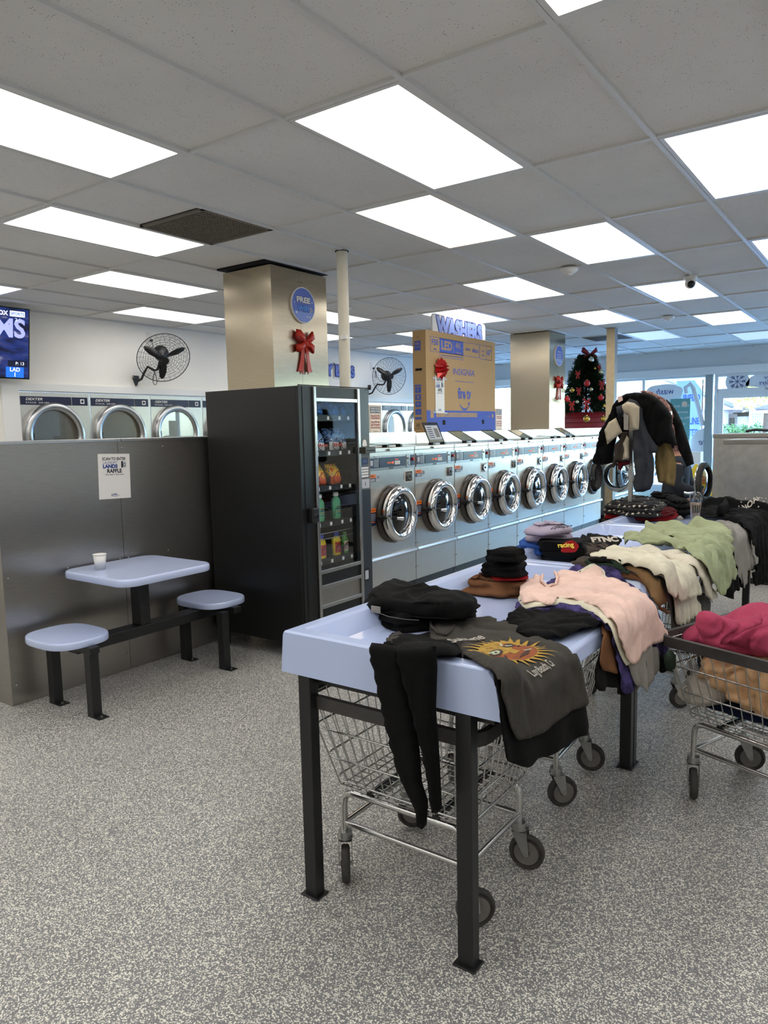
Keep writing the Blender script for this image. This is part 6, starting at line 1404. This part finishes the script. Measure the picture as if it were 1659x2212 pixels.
bh = sheet('black_draped_hoodie', B2([(1060, 250), (1180, 225), (1330, 225), (1450, 250), (1560, 262), (1655, 290), (1740, 420), (1740, 900), (1655, 960), (1560, 1000), (1510, 1010), (1500, 890), (1560, 800), (1520, 650), (1480, 520), (1400, 440), (1240, 405), (1050, 400), (1000, 330)]), .05, 'cloth black', 'large black hoodie draped over the far table with a small white emblem', 'hoodie', amp=.02, hang=.03, seed=87, f=6)
puffz('hoodie_hood', B2([(1180, 380), (1240, 310), (1245, 230), (1290, 215), (1320, 260), (1310, 330), (1260, 380)]), .90, .07, 'cloth black', 'black hoodie cords and hood bunched beside the iced coffee', 'hoodie', D=.04, seed=88)
g = MB(); q0 = undrape(*B2([(1515, 288)])[0], .05); gh = clothmap(.05, .008, 87, 6, .02, .03)
def emap(x, y): return gh(q0[0]+x*.8-y*.6, q0[1]+x*.6+y*.8)
g.text('NOAH', (0, 0, 0), (1, 0, 0), (0, 1, 0), .05, 'cloth offwhite', bold=.03, fmap=lambda x, y: emap(x, y))
for k in range(14):
    a = 2*math.pi*k/14; P = [emap(.1*math.cos(a)+dx, .055*math.sin(a)+dy) for dx, dy in ((-.004, -.004), (.004, -.004), (.004, .004), (-.004, .004))]; g.add(P, [(0, 1, 2, 3)], 'cloth offwhite')
g.build('emblem', bh)
# iced coffee
cp = atz(1502, 1119, .88); t = thing('iced_coffee_cup', 'clear plastic cup of iced coffee with dome lid and straw on the far table', 'cup', (cp.x, cp.y, .88))
MB().lathe((0, 0, 0), (0, 0, 1), [(0, .0), (.029, 0), (.043, .135), (.044, .135)], 'cup plastic', 32).build('cup_wall', t)
mat('coffee', '#a88a6b', .4, noise_s=30, noise_a=.35)
MB().lathe((0, 0, .003), (0, 0, 1), [(0, 0), (.0275, 0), (.039, .105), (.0, .108)], 'coffee', 28).build('drink', t)
g = MB(); g.add([Vector((q*1.02*math.cos(a), q*1.02*math.sin(a), z)) for q, z in ((.034, .04), (.040, .095)) for a in [-1.9+1.5*i/8 for i in range(9)]], [(i, i+1, i+10, i+9) for i in range(0, 8, 2)], 'cloth dgreen', True); g.build('green_marks', t)
l_ = MB(); l_.lathe((0, 0, .134), (0, 0, 1), [(.047, 0), (.047, .006), (.043, .01), (.04, .03), (.028, .048), (.010, .054)], 'cup plastic', 32); l_.build('dome_lid', t)
MB().tube([(0, 0, .02), (.004, .0, .24)], .0035, 'cloth dgreen', 8).build('straw', t)
# ================================================================ rack pole with heaped garments
yr = 5.45; px_ = aty(1363, 1000, yr).x
t = thing('garment_rack', 'grey steel post rising from the far table with a bar hidden under coats', 'rack', (px_, yr, ZF+.0)); MB().box(-.014, .014, -.014, .014, 0, .80, 'zinc').build('post', t); MB().cyl((-.12, 0, .80), (.28, 0, .80), .013, 'zinc', 12).build('bar', t); MB().box(-.05, .05, -.05, .05, 0, .006, 'zinc').build('foot_plate', t)
C2 = lambda P: zm(1280, 840, 6.9125, P)
def hg(name, P, y, th, m, label, cat='jacket', **k): 
    k['D'] = min(k.get('D', .022), .025); k.setdefault('smooth', 0); th *= .8; k.setdefault('stretch', (2.6, .6)); k.setdefault('amp', .35); k.setdefault('fa', .03); k.setdefault('f', 6)
    return puffy(name, C2(P), y, th, m, label, cat, **k)
hg('dark_jacket', [(340, 300), (500, 110), (700, 90), (950, 200), (1150, 420), (1200, 700), (1150, 900), (980, 950), (900, 900), (700, 850), (560, 800), (420, 780), (330, 600)], 5.62, .05, 'cloth black2', 'dark jacket deepest in the heap on the clothes rack', seed=100)
hg('black_coat', [(1100, 155), (1180, 220), (1260, 340), (1330, 480), (1400, 680), (1450, 850), (1500, 1020), (1515, 1120), (1400, 1165), (1380, 1120), (1320, 980), (1240, 800), (1150, 600), (1100, 400), (1080, 250)], 5.55, .06, 'cloth black2', 'black coat sleeve hanging at the right of the clothes rack', seed=101)
cloth('cloth pinkpat', '#b08c82', tie='#5a3a38', s=30)
hg('floral_shirt', [(690, 40), (760, 22), (860, 35), (960, 80), (1080, 150), (1160, 260), (1210, 400), (1220, 560), (1245, 700), (1290, 860), (1285, 945), (1220, 930), (1200, 800), (1160, 600), (1130, 400), (1060, 250), (900, 120)], 5.50, .05, 'cloth pinkpat', 'pink patterned shirt edging out from under the black jacket', 'shirt', seed=102)
hg('olive_shorts', [(960, 820), (1150, 790), (1200, 900), (1250, 1100), (1245, 1300), (1220, 1455), (1050, 1410), (980, 1395), (940, 1200), (930, 1000)], 5.50, .06, 'cloth khaki', 'olive brown trousers hanging under the black jacket on the rack', 'trousers', seed=103)
hg('black_jacket', [(20, 1110), (10, 1060), (60, 900), (120, 620), (200, 500), (260, 380), (330, 220), (400, 120), (500, 70), (640, 50), (800, 60), (930, 110), (1040, 200), (1140, 320), (1190, 430), (1190, 560), (1230, 700), (1270, 850), (1200, 840), (1080, 810), (1000, 860), (940, 830), (880, 740), (800, 600), (740, 400), (640, 250), (500, 200), (420, 330), (400, 600), (330, 850), (310, 1100), (200, 1130), (80, 1145)], 5.40, .075, 'cloth black', 'big black jacket thrown over the top of the clothes rack', seed=104, D=.09)
hg('grey_denim_jacket', [(350, 270), (450, 230), (560, 140), (660, 180), (740, 290), (760, 450), (820, 620), (900, 760), (980, 880), (960, 960), (900, 960), (920, 1150), (910, 1400), (860, 1500), (760, 1540), (640, 1540), (600, 1400), (640, 1250), (610, 1000), (600, 700), (620, 500), (540, 400), (440, 400), (400, 500), (370, 380)], 5.33, .055, 'cloth slate', 'grey denim jacket hanging down the front of the rack post', seed=105, D=.05)
hg('grey_trousers', [(330, 830), (400, 760), (450, 640), (540, 640), (555, 900), (540, 1060), (470, 1100), (380, 1080), (320, 1180), (285, 1170), (320, 1000)], 5.36, .045, 'cloth taupe', 'grey brown garment hanging left of the rack post', 'trousers', seed=106, D=.04)
hg('brown_garment', [(370, 1075), (470, 1065), (550, 1070), (550, 1130), (460, 1150), (420, 1225), (380, 1190)], 5.38, .03, 'cloth maroon', 'dark brown cloth end under the garments left of the rack post', 'trousers', seed=107, D=.03)
hg('light_grey_garment', [(450, 820), (510, 690), (545, 740), (548, 1040), (500, 1060), (440, 1060), (470, 920)], 5.30, .025, 'cloth stone', 'pale grey cloth hanging right beside the rack post', 'shirt', seed=108, D=.03)
hg('beige_trousers', [(440, 240), (520, 190), (620, 210), (700, 270), (700, 450), (690, 605), (600, 620), (550, 635), (545, 400), (470, 360), (440, 290)], 5.22, .045, 'cloth stone', 'beige trousers bunched over the top of the rack post', 'trousers', seed=109, D=.04)
mb = MB(); P = [aty(a, b, 5.15) for a, b in C2([(465, 360), (540, 400), (535, 615), (468, 610)])]; mb.add(P, [(0, 1, 2, 3)], 'cloth greycl'); tag(mb.build('care_label', solid=.003), 'grey rectangular tag hanging by the beige trousers on the rack', 'tag')
hg('beige_pocket_flap', [(175, 620), (240, 500), (350, 430), (445, 650), (300, 760), (220, 828), (200, 740)], 5.24, .02, 'cloth stone', 'square beige pocket cloth hanging left of the rack post', 'cloth', seed=110, D=.02, fa=.006, smooth=0)
mb = MB(); P = [aty(a, b, 5.30) for a, b in C2([(370, 120), (440, 100), (455, 170), (390, 205)])]; mb.add(P, [(0, 1, 2, 3)], 'cloth pink'); tag(mb.build('pink_label', solid=.004), 'small pink label on the shoulder of the black jacket', 'label')
# ================================================================ clothes in the right cart
cz_ = .62
ch_ = Vector((-.38, 3.12, .7))
puffc('navy_garment', [(1500, 1512), (1530, 1500), (1620, 1505), (1720, 1540), (1740, 1600), (1660, 1588), (1580, 1565), (1520, 1545)], Vector((-.36, 3.2, 0)), .15, 'cloth navycl', 'dark navy clothes at the bottom of the right cart', 'garment', D=.06, amp=.6, seed=126, fa=.02, u=(.936, -.352, 0), n=(-.352, -.936, 0), zmin=.345)
puffc('white_shirt', [(1494, 1485), (1503, 1462), (1520, 1440), (1550, 1428), (1600, 1440), (1605, 1490), (1590, 1515), (1560, 1522), (1520, 1512)], Vector((-.36, 3.2, 0)), .18, 'cloth offwhite', 'off white garment pressed against the wires of the right cart', 'shirt', D=.06, seed=125, f=13, fa=.03, step=.010, u=(.936, -.352, 0), n=(-.352, -.936, 0), zmin=.345)
puffc('peach_sweater', [(1540, 1440), (1548, 1420), (1552, 1400), (1570, 1388), (1600, 1398), (1640, 1400), (1700, 1395), (1760, 1400), (1770, 1560), (1700, 1545), (1640, 1520), (1590, 1480), (1560, 1465)], Vector((-.36, 3.22, 0)), .19, 'cloth peach', 'peach sweater lying below the rose hoodie in the right cart', 'sweater', D=.07, seed=123, f=12, fa=.045, step=.010, u=(.936, -.352, 0), n=(-.352, -.936, 0), zmin=.345)
rh = thing('rose_hoodie', 'rose pink hoodie heaped on top of the right cart', 'hoodie', (0, 0, 0))
puffc('body', [(1512, 1370), (1508, 1345), (1530, 1335), (1575, 1328), (1600, 1312), (1622, 1301), (1640, 1306), (1665, 1318), (1730, 1330), (1750, 1420), (1690, 1416), (1640, 1408), (1610, 1412), (1585, 1400), (1560, 1398), (1530, 1394), (1518, 1385)], Vector((-.36, 3.22, 0)), .20, 'cloth rose', D=.09, seed=121, f=9, fa=.05, step=.009, parent=rh, u=(.936, -.352, 0), n=(-.352, -.936, 0))
puffc('hood', [(1504, 1355), (1506, 1335), (1518, 1319), (1535, 1320), (1560, 1332), (1590, 1340), (1620, 1336), (1645, 1325), (1640, 1345), (1600, 1358), (1580, 1370), (1560, 1388), (1530, 1396), (1519, 1385), (1512, 1372)], ch_+Vector((.03, -.13, 0)), .05, 'cloth rose', D=.03, seed=122, f=12, fa=.03, step=.009, parent=rh)
puffx('dark_green_garment', B4([(1175, 780), (1210, 730), (1260, 760), (1270, 860), (1262, 1000), (1190, 1000), (1160, 900)]), -.72, .015, 'cloth dgreen', 'dark green cloth hanging at the left corner of the right cart', 'garment', D=.012, smooth=0, seed=127, flat=False)
puffx('black_sleeve', B4([(1090, 800), (1170, 790), (1170, 1000), (1150, 1030), (1095, 1025), (1110, 960), (1110, 850)]), -.78, .02, 'cloth black', 'end of a black sleeve hanging below the purple shirt', 'garment', D=.02, seed=128, flat=False)
# ================================================================ wet floor sign, person and window side clutter
def zpx(u, v, y): return aty(u, v, y)
yy = 10.6; a = aty(1504, 1003, yy); b = aty(1528, 1010, yy)
t = thing('wet_floor_sign', 'yellow folding wet floor sign standing by the shop window', 'floor sign', ((a.x+b.x)/2, yy, 0)); hh = a.z; W = .15
for s, nm in ((-1, 'panel'), (1, 'panel')):
    mb = MB(); n_ = Vector((0, s*.26, 1)).normalized()
    def Q(x, z, e=0): return Vector((x, s*(.22*(1-z/hh))+s*e, z))
    P = [(-W*1.05, 0), (-W*.95, hh*.9), (-W*.55, hh), (-W*.3, hh), (-W*.25, hh*.95), (W*.25, hh*.95), (W*.3, hh), (W*.55, hh), (W*.95, hh*.9), (W*1.05, 0)]
    if s < 0:
        pass
    vs = [Q(x, z) for x, z in P]+[Q(x, z, .012) for x, z in P]; k = len(P); mb.add(vs, [tuple(range(k)), tuple(range(2*k-1, k-1, -1))]+[(i, (i+1) % k, k+(i+1) % k, k+i) for i in range(k)], 'bottle yellow'); pn = mb.build(nm, t)
    if s < 0:
        g = MB(); g.add([Q(x, z, .014) for x, z in ((-W*.45, hh*.74), (W*.45, hh*.74), (W*.45, hh*.84), (-W*.45, hh*.84))], [(0, 1, 2, 3)], 'sign red'); g.text('CAUTION', Q(0, hh*.81, .016), (1, 0, 0), (0, .2, 1), .035, 'bottle yellow', bold=.03); g.text('CUIDADO', Q(0, hh*.765, .016), (1, 0, 0), (0, .2, 1), .035, 'bottle yellow', bold=.03)
        g.tube([Q(-W*.4, hh*.5, .015), Q(0, hh*.68, .015), Q(W*.4, hh*.5, .015)], .006, 'black metal', 5, closed=True); g.sphere(Q(0, hh*.57, .015), .016, 'black metal', 8, 6); g.text('PISO MOJADO', Q(0, hh*.44, .016), (1, 0, 0), (0, .2, 1), .035, 'ink', bold=.03); g.text('WET FLOOR', Q(0, hh*.38, .016), (1, 0, 0), (0, .2, 1), .04, 'ink', bold=.03); g.build('printing', pn)
# seated person seen behind the garments
def skin_body(name, verts, edges, radii, m, parent=None, root=0, sub=2):
    me = bpy.data.meshes.new(name); me.from_pydata([tuple(v) for v in verts], edges, []); o = bpy.data.objects.new(name, me); COL.objects.link(o); me.materials.append(M[m])
    sk = o.modifiers.new('skin', 'SKIN'); sk.use_smooth_shade = True; L = me.skin_vertices[0].data if me.skin_vertices else None
    if L is None:
        import bmesh as bmm
        bm = bmm.new(); bm.from_mesh(me); bm.verts.layers.skin.verify(); bm.to_mesh(me); bm.free(); L = me.skin_vertices[0].data
    for i, r in enumerate(radii): L[i].radius = (r, r) if not isinstance(r, tuple) else r
    L[root].use_root = True
    s = o.modifiers.new('sub', 'SUBSURF'); s.levels = sub; s.render_levels = sub
    if parent: o.parent = parent
    return o
yp = 9.7; hip = aty(1459, 1046, yp); S0 = Vector((hip.x, yp, .50))
pe = thing('person', 'seated person in a dark blue grey hoodie and jeans behind the clothes rack', 'person', S0)
V = lambda x, y, z: Vector((x, y, z))
# body local: facing +X
bv = [V(0, 0, .05), V(0.0, 0, .22), V(.02, 0, .42), V(.03, 0, .56), V(.03, 0, .66), V(.02, 0, .76), V(.02, 0, .88),
      V(.05, .19, .53), V(.10, .25, .28), V(.30, .20, .20), V(.05, -.19, .53), V(.08, -.26, .28), V(.30, -.22, .22),
      V(.05, .11, .03), V(.46, .13, .07), V(.48, .13, -.38), V(.05, -.11, .03), V(.46, -.13, .07), V(.48, -.13, -.38), V(.60, .13, -.45), V(.60, -.13, -.45)]
be = [(0, 1), (1, 2), (2, 3), (3, 4), (4, 5), (5, 6), (3, 7), (7, 8), (8, 9), (3, 10), (10, 11), (11, 12), (0, 13), (13, 14), (14, 15), (0, 16), (16, 17), (17, 18), (15, 19), (18, 20)]
br = [(.10, .09), (.09, .09), (.10, .10), (.09, .09), (.055, .055), (.085, .09), (.09, .085), .075, .055, .038, .075, .055, .038, .10, .075, .05, .10, .075, .05, .04, .04]
skin_body('body', bv, be, br, 'skin', pe)
sh_v = bv[:5]+bv[7:13]; sh_e = [(0, 1), (1, 2), (2, 3), (3, 4), (3, 5), (5, 6), (6, 7), (3, 8), (8, 9), (9, 10)]
skin_body('hoodie', sh_v[:5]+sh_v[5:], sh_e, [(.19, .175), (.18, .175), (.17, .16), (.14, .13), (.075, .075), .095, .075, .055, .095, .075, .055], 'cloth slate', pe)
tv = [bv[0]+V(0, 0, .06), bv[13], bv[14], bv[15], bv[16], bv[17], bv[18]]
skin_body('jeans', tv, [(0, 1), (1, 2), (2, 3), (0, 4), (4, 5), (5, 6)], [(.20, .175), .125, .095, .07, .12, .095, .07], 'cloth denim', pe)
mb = MB(); mb.sphere((.0, 0, .84), .112, 'cloth black', 20, 14, (1, .95, 1.1)); mb.build('hair', pe)
for s in (1, -1):
    h0 = V(.30, .20*s+(-.02 if s < 0 else 0), .21); hv = [h0, h0+V(.06, 0, 0)]; he = [(0, 1)]; hr = [(.028, .02), (.035, .018)]
    for f in range(4):
        b0 = h0+V(.10, (.03-.02*f)*1, .0); i = len(hv); hv += [b0, b0+V(.035, 0, -.012), b0+V(.055, 0, -.03)]; he += [(1, i), (i, i+1), (i+1, i+2)]; hr += [.011, .009, .008]
    i = len(hv); hv += [h0+V(.05, .04*s, 0), h0+V(.08, .055*s, -.01)]; he += [(1, i), (i, i+1)]; hr += [.012, .009]
    skin_body('hand', hv, he, hr, 'skin', pe, sub=1)
for s in (1, -1):
    mb = MB(); mb.loft([[V(.44+a*(1 if False else 1), .13*s+b, -.5+z) for a, b in [(.12*math.cos(q)+.08, .045*math.sin(q)) for q in [2*math.pi*i/16 for i in range(16)]]] for z in (0.002, .03, .07)], 'black metal', True, True); mb.build('shoe', pe)
# head features
mb = MB()
for s in (1, -1): mb.sphere((.108, .035*s, .84), .012, 'paper white', 8, 6); mb.sphere((.118, .035*s, .84), .006, 'black gloss', 8, 6); mb.sphere((.01, .105*s, .83), .022, 'skin', 8, 6, (1, .4, 1.4))
mb.sphere((.12, 0, .81), .017, 'skin', 8, 6, (1, .8, 1.3)); mb.box(.095, .106, -.025, .025, .772, .779, 'sign red'); mb.build('face', pe)
# bench like stool, window counter and teal bins
t = thing('window_stool', 'pale stool seat under the seated person', 'stool', (S0.x, yp, 0)); slab('seat', [(x*1.05, y*1.1) for x, y in seatpoly(.225, .185)], .395, .435, 'table blue', t); MB().cyl((0, 0, 0), (0, 0, .395), .03, 'black metal', 14).build('pedestal', t); MB().cyl((0, 0, 0), (0, 0, .01), .12, 'black metal', 20).build('base', t)
mat('teal', '#2ba7b8', .35)
for u0, u1, v0, lb, y in ((1483, 1497, 1015, 'turquoise bin standing by the window, left one', 12.6), (1499, 1510, 1000, 'turquoise bin standing by the window, right one', 12.9)):
    a = aty(u0, v0, y); b = aty(u1, v0, y); t = thing('turquoise_bin', lb, 'bin', ((a.x+b.x)/2, y, 0)); w = (b.x-a.x)/2
    MB().box(-w, w, 0, .4, 0, a.z-.04, 'teal').build('bin_body', t, bevel=.01); MB().box(-w-.01, w+.01, -.01, .41, a.z-.04, a.z, 'trim white').build('lid', t, bevel=.006)
a = aty(1478, 1013, 12.2); b = aty(1504, 1011, 12.2); t = thing('window_counter', 'small white counter top beside the seated person', 'counter', (a.x, 12.2, 0)); MB().box(0, b.x-a.x, 0, .3, a.z-.05, a.z, 'trim white').build('top', t, bevel=.006); MB().box(.02, .05, .1, .13, 0, a.z-.05, 'zinc').build('leg', t)
a = aty(1495, 980, 13.2); t = thing('paper_box', 'small white box on the turquoise bin by the window', 'box', (a.x+.06, 13.0, aty(1499, 1000, 12.9).z+.001)); MB().box(-.12, .12, 0, .2, 0, .18, 'paper white').build('carton', t, bevel=.003)
# ================================================================ outside
mat('asphalt', '#8c8c8c', .9, noise_s=3); mat('concrete', '#cfcac0', .9, noise_s=4); mat('lawn', '#7c8468', .95, noise_s=5, noise_a=.3); mat('stucco', '#b9b4c6', .9, noise_s=6, noise_a=.04); mat('roof grey', '#a7a09c', .9, noise_s=8, noise_a=.12); mat('fascia', '#5d5652', .8); mat('leaf yellow', '#b9b25a', .8, noise_s=3, noise_a=.4); mat('leaf green', '#4f6b3a', .8, noise_s=3, noise_a=.5); mat('car blue', '#8fb4d6', .2, .3, coat=.8); mat('house door', '#7b7070', .7); mat('house glass', '#8fa6c8', .1)
struct(MB().box(-60, 60, YF+.15, 70, -.3, -.1, 'asphalt'), 'ground'); struct(MB().box(-60, 60, YF+.15, 17.5, -.12, -.06, 'concrete'), 'trim_5'); struct(MB().box(-60, 60, 27.5, 70, -.2, -.04, 'lawn'), 'ground')
struct(MB().box(XL, XR, YF+.1, 17.2, 2.52, 2.75, 'trim white'), 'trim_6')
yh = 32
def hp(u, v, y=yh): return aty(u, v, y)
t = thing('stucco_house', 'lavender grey stucco house with shingled roof across the street', 'house', (0, yh, -.05))
x0 = -11.5; xg = hp(1575, 880).x; zev = hp(1600, 878).z+.05
wl2 = MB(); wl2.box(x0, 3, 0, 7, 0, zev+.05, 'stucco'); wl2.box(x0-.5, xg, -2, 0, 0, zev-.1, 'stucco'); wl2.build('wall', t)
rf = MB(); rf.prism([(-.6, zev), (6.5, zev+1.9), (7.6, zev+1.9), (7.6, zev)], (x0-1, 0, 0), (0, 1, 0), (0, 0, 1), (1, 0, 0), 15, 'roof grey'); rf.prism([(x0-1, zev-.15), (xg+.6, zev-.15), (xg+.6, zev+.02), ((x0+xg)/2, zev+1.6), (x0-1, zev+.9)], (0, -2.5, 0), (1, 0, 0), (0, 0, 1), (0, 1, 0), 5, 'roof grey'); rf = rf.build('roof', t)
fa = MB(); fa.box(x0, 4, -.62, -.55, zev-.13, zev+.03, 'fascia'); fa.tube([((x0+xg)/2, -2.55, zev+1.6), (xg+.6, -2.55, zev-.03)], .09, 'fascia', 6); fa.build('fascia', t)
a, b = hp(1573, 892), hp(1592, 930); d = MB(); d.box(a.x, b.x, -.06, .0, 0, a.z, 'house door'); d = d.build('front_door', t); g = MB(); 
for k in range(7): xx = a.x+.1+(b.x-a.x-.2)*k/6; g.box(xx-.012, xx+.012, -.1, -.07, .3, a.z-.15, 'cloth taupe')
g.build('security_bars', d)
a, b = hp(1625, 890), hp(1650, 905.5); w = MB(); w.box(a.x-.1, b.x+.1, -.08, 0, b.z-.1, a.z+.1, 'trim white'); w = w.build('window', t); p = MB(); p.box(a.x, b.x, -.1, -.08, b.z, a.z, 'house glass'); p.build('pane', w); g = MB()
for k in range(6): xx = a.x+(b.x-a.x)*k/5; g.box(xx-.015, xx+.015, -.13, -.1, b.z, a.z, 'trim white')
for k in range(4): zz = b.z+(a.z-b.z)*k/3; g.box(a.x, b.x, -.13, -.1, zz-.015, zz+.015, 'trim white')
g.build('grille', w)
a = hp(1602, 893); g = MB(); g.text('12345', (a.x, -.02, a.z), (1, 0, 0), (0, 0, 1), .18, 'ink', bold=.03); 
o_ = MB(); o_.box(a.x-.3, a.x+.3, -.05, 0, a.z-.07, a.z+.09, 'cloth taupe'); o_.build('address_plaque', t)
def leafy(name, c, R, n, m, label, cat, seed, sz=.16, trunk=0, grp=None):
    random.seed(seed); t = thing(name, label, cat, (c[0], c[1], -.05), 0, grp); mb = MB(); cz = c[2]; blobs = [(Vector((random.uniform(-.55, .55)*R[0], random.uniform(-.55, .55)*R[1], cz+random.uniform(-.5, .5)*R[2])), random.uniform(.35, .55)) for _ in range(9)]
    for i in range(n):
        bc, br_ = random.choice(blobs); d = Vector((random.gauss(0, 1), random.gauss(0, 1), random.gauss(0, 1))).normalized(); p = bc+Vector((d.x*R[0]*br_, d.y*R[1]*br_, d.z*R[2]*br_))*random.uniform(.7, 1); e = Vector((random.gauss(0, 1), random.gauss(0, 1), random.gauss(0, 1))).normalized(); f_ = e.orthogonal().normalized(); s = sz*random.uniform(.6, 1.3)
        mb.add([p, p+e*s+f_*s*.4, p+e*s*1.8, p+e*s-f_*s*.4], [(0, 1, 2, 3)], m)
    mb.build('foliage', t)
    if trunk: MB().cyl((0, 0, 0), (0, 0, trunk), .12, 'bark', 10, .07).build('trunk', t)
    return t
a = aty(1642, 862, 29)
leafy('street_tree', (a.x+.2, 29, a.z+.5), (1.25, 1.2, 1.1), 2600, 'leaf yellow', 'yellow green tree in front of the house across the street', 'tree', 4, .10, 1.9)
a = aty(1362, 838, 30)
leafy('background_tree', (a.x, 40, 4.2), (5, 2, 4.6), 4500, 'leaf green', 'dark green tree seen through the left window pane', 'tree', 5, .3, 3.5)
leafy('background_tree', (-11.5, 45, 5.6), (5, 2, 4.6), 4500, 'leaf green', 'dark green trees rising behind the house roof', 'tree', 6, .3, 3.5)
leafy('background_tree', (-4, 47, 6.5), (6, 2, 4.0), 4000, 'leaf green', 'dark green tree top behind the house, right of the door frame', 'tree', 8, .3, 3.5)
a = aty(1640, 915, 31)
leafy('hedge', (a.x-.3, 30.2, a.z-.3), (1.6, .5, .6), 1800, 'leaf green', 'low green hedge below the house window', 'hedge', 7, .07)
# parked car
a = aty(1655, 935, 21); t = thing('parked_car', 'light blue car parked across the street, cut by the right edge', 'car', (a.x+.9, 21, -.1))
mb = MB(); prof = [(-2.2, .25), (-2.25, .6), (-2.1, .85), (-1.4, .95), (-.85, 1.42), (-.5, 1.52), (.9, 1.52), (1.6, 1.0), (2.2, .9), (2.25, .3), (2.0, .22)]
mb.prism(prof, (0, 0, 0), (1, 0, 0), (0, 0, 1), (0, 1, 0), 1.7, 'car blue'); mb.build('body', t, bevel=.06)
g = MB(); g.prism([(-1.22, .98), (-.78, 1.38), (-.48, 1.46), (.05, 1.46), (.05, .98)], (0, -.012, 0), (1, 0, 0), (0, 0, 1), (0, 1, 0), .01, 'house glass'); g.prism([(.12, .98), (.12, 1.46), (.85, 1.46), (1.45, 1.0)], (0, -.012, 0), (1, 0, 0), (0, 0, 1), (0, 1, 0), .01, 'house glass'); g.build('side_window', t)
for x in (-1.45, 1.4):
    for y in (-.02, 1.5): MB().cyl((x, y, .33), (x, y+.2, .33), .33, 'rubber', 28).build('wheel', t)
a = aty(1562, 933, 24); t = thing('parked_car', 'white car roof just visible over the steel cabinet by the door frame', 'car', (a.x-1.9, 24, -.1)); mb = MB(); mb.prism(prof, (0, 0, 0), (1, 0, 0), (0, 0, 1), (0, 1, 0), 1.7, 'trim white'); mb.build('body', t, bevel=.06)
for x in (-1.45, 1.4): MB().cyl((x, -.02, .33), (x, .2, .33), .33, 'rubber', 28).build('wheel', t)
# feather banner
a = aty(1483, 826, 16.2); t = thing('feather_banner', 'pale blue vertical banner with dark blue words outside the window', 'banner', (a.x+.05, 16.2, -.06))
mat('banner blue', '#b8c6ea', .7); mat('banner ink', '#4a5fc0', .7)
mb = MB(); mb.prism([(-.25, .5), (.25, .5), (.25, 2.3), (.1, 2.5), (-.25, 2.5)], (0, 0, 0), (1, 0, 0), (0, 0, 1), (0, 1, 0), .01, 'banner blue'); mb.build('cloth', t); MB().cyl((.27, 0, 0), (.27, 0, 2.5), .012, 'black metal', 8).build('pole', t); g = MB()
for k, s_ in enumerate(('PURIFIED', '&', 'ALKALINE', 'WATER', 'REFILL', 'HERE')): g.text(s_, (0, -.004, 2.13-.24*k), (1, 0, 0), (0, 0, 1), .19, 'banner ink', width=.44 if len(s_) > 1 else .08, bold=.03)
g.build('lettering', t)
t = thing('red_post', 'red rounded sign edge outside beside the glass door frame', 'sign', (aty(1554, 905, 17.2).x, 17.2, -.06)); MB().sphere((0, 0, aty(1554, 905, 17.2).z+.06), .09, 'sign red', 14, 10, (.5, .5, 3.4)).build('sign_body', t); MB().cyl((0, 0, 0), (0, 0, 1.6), .02, 'zinc', 8).build('post', t)
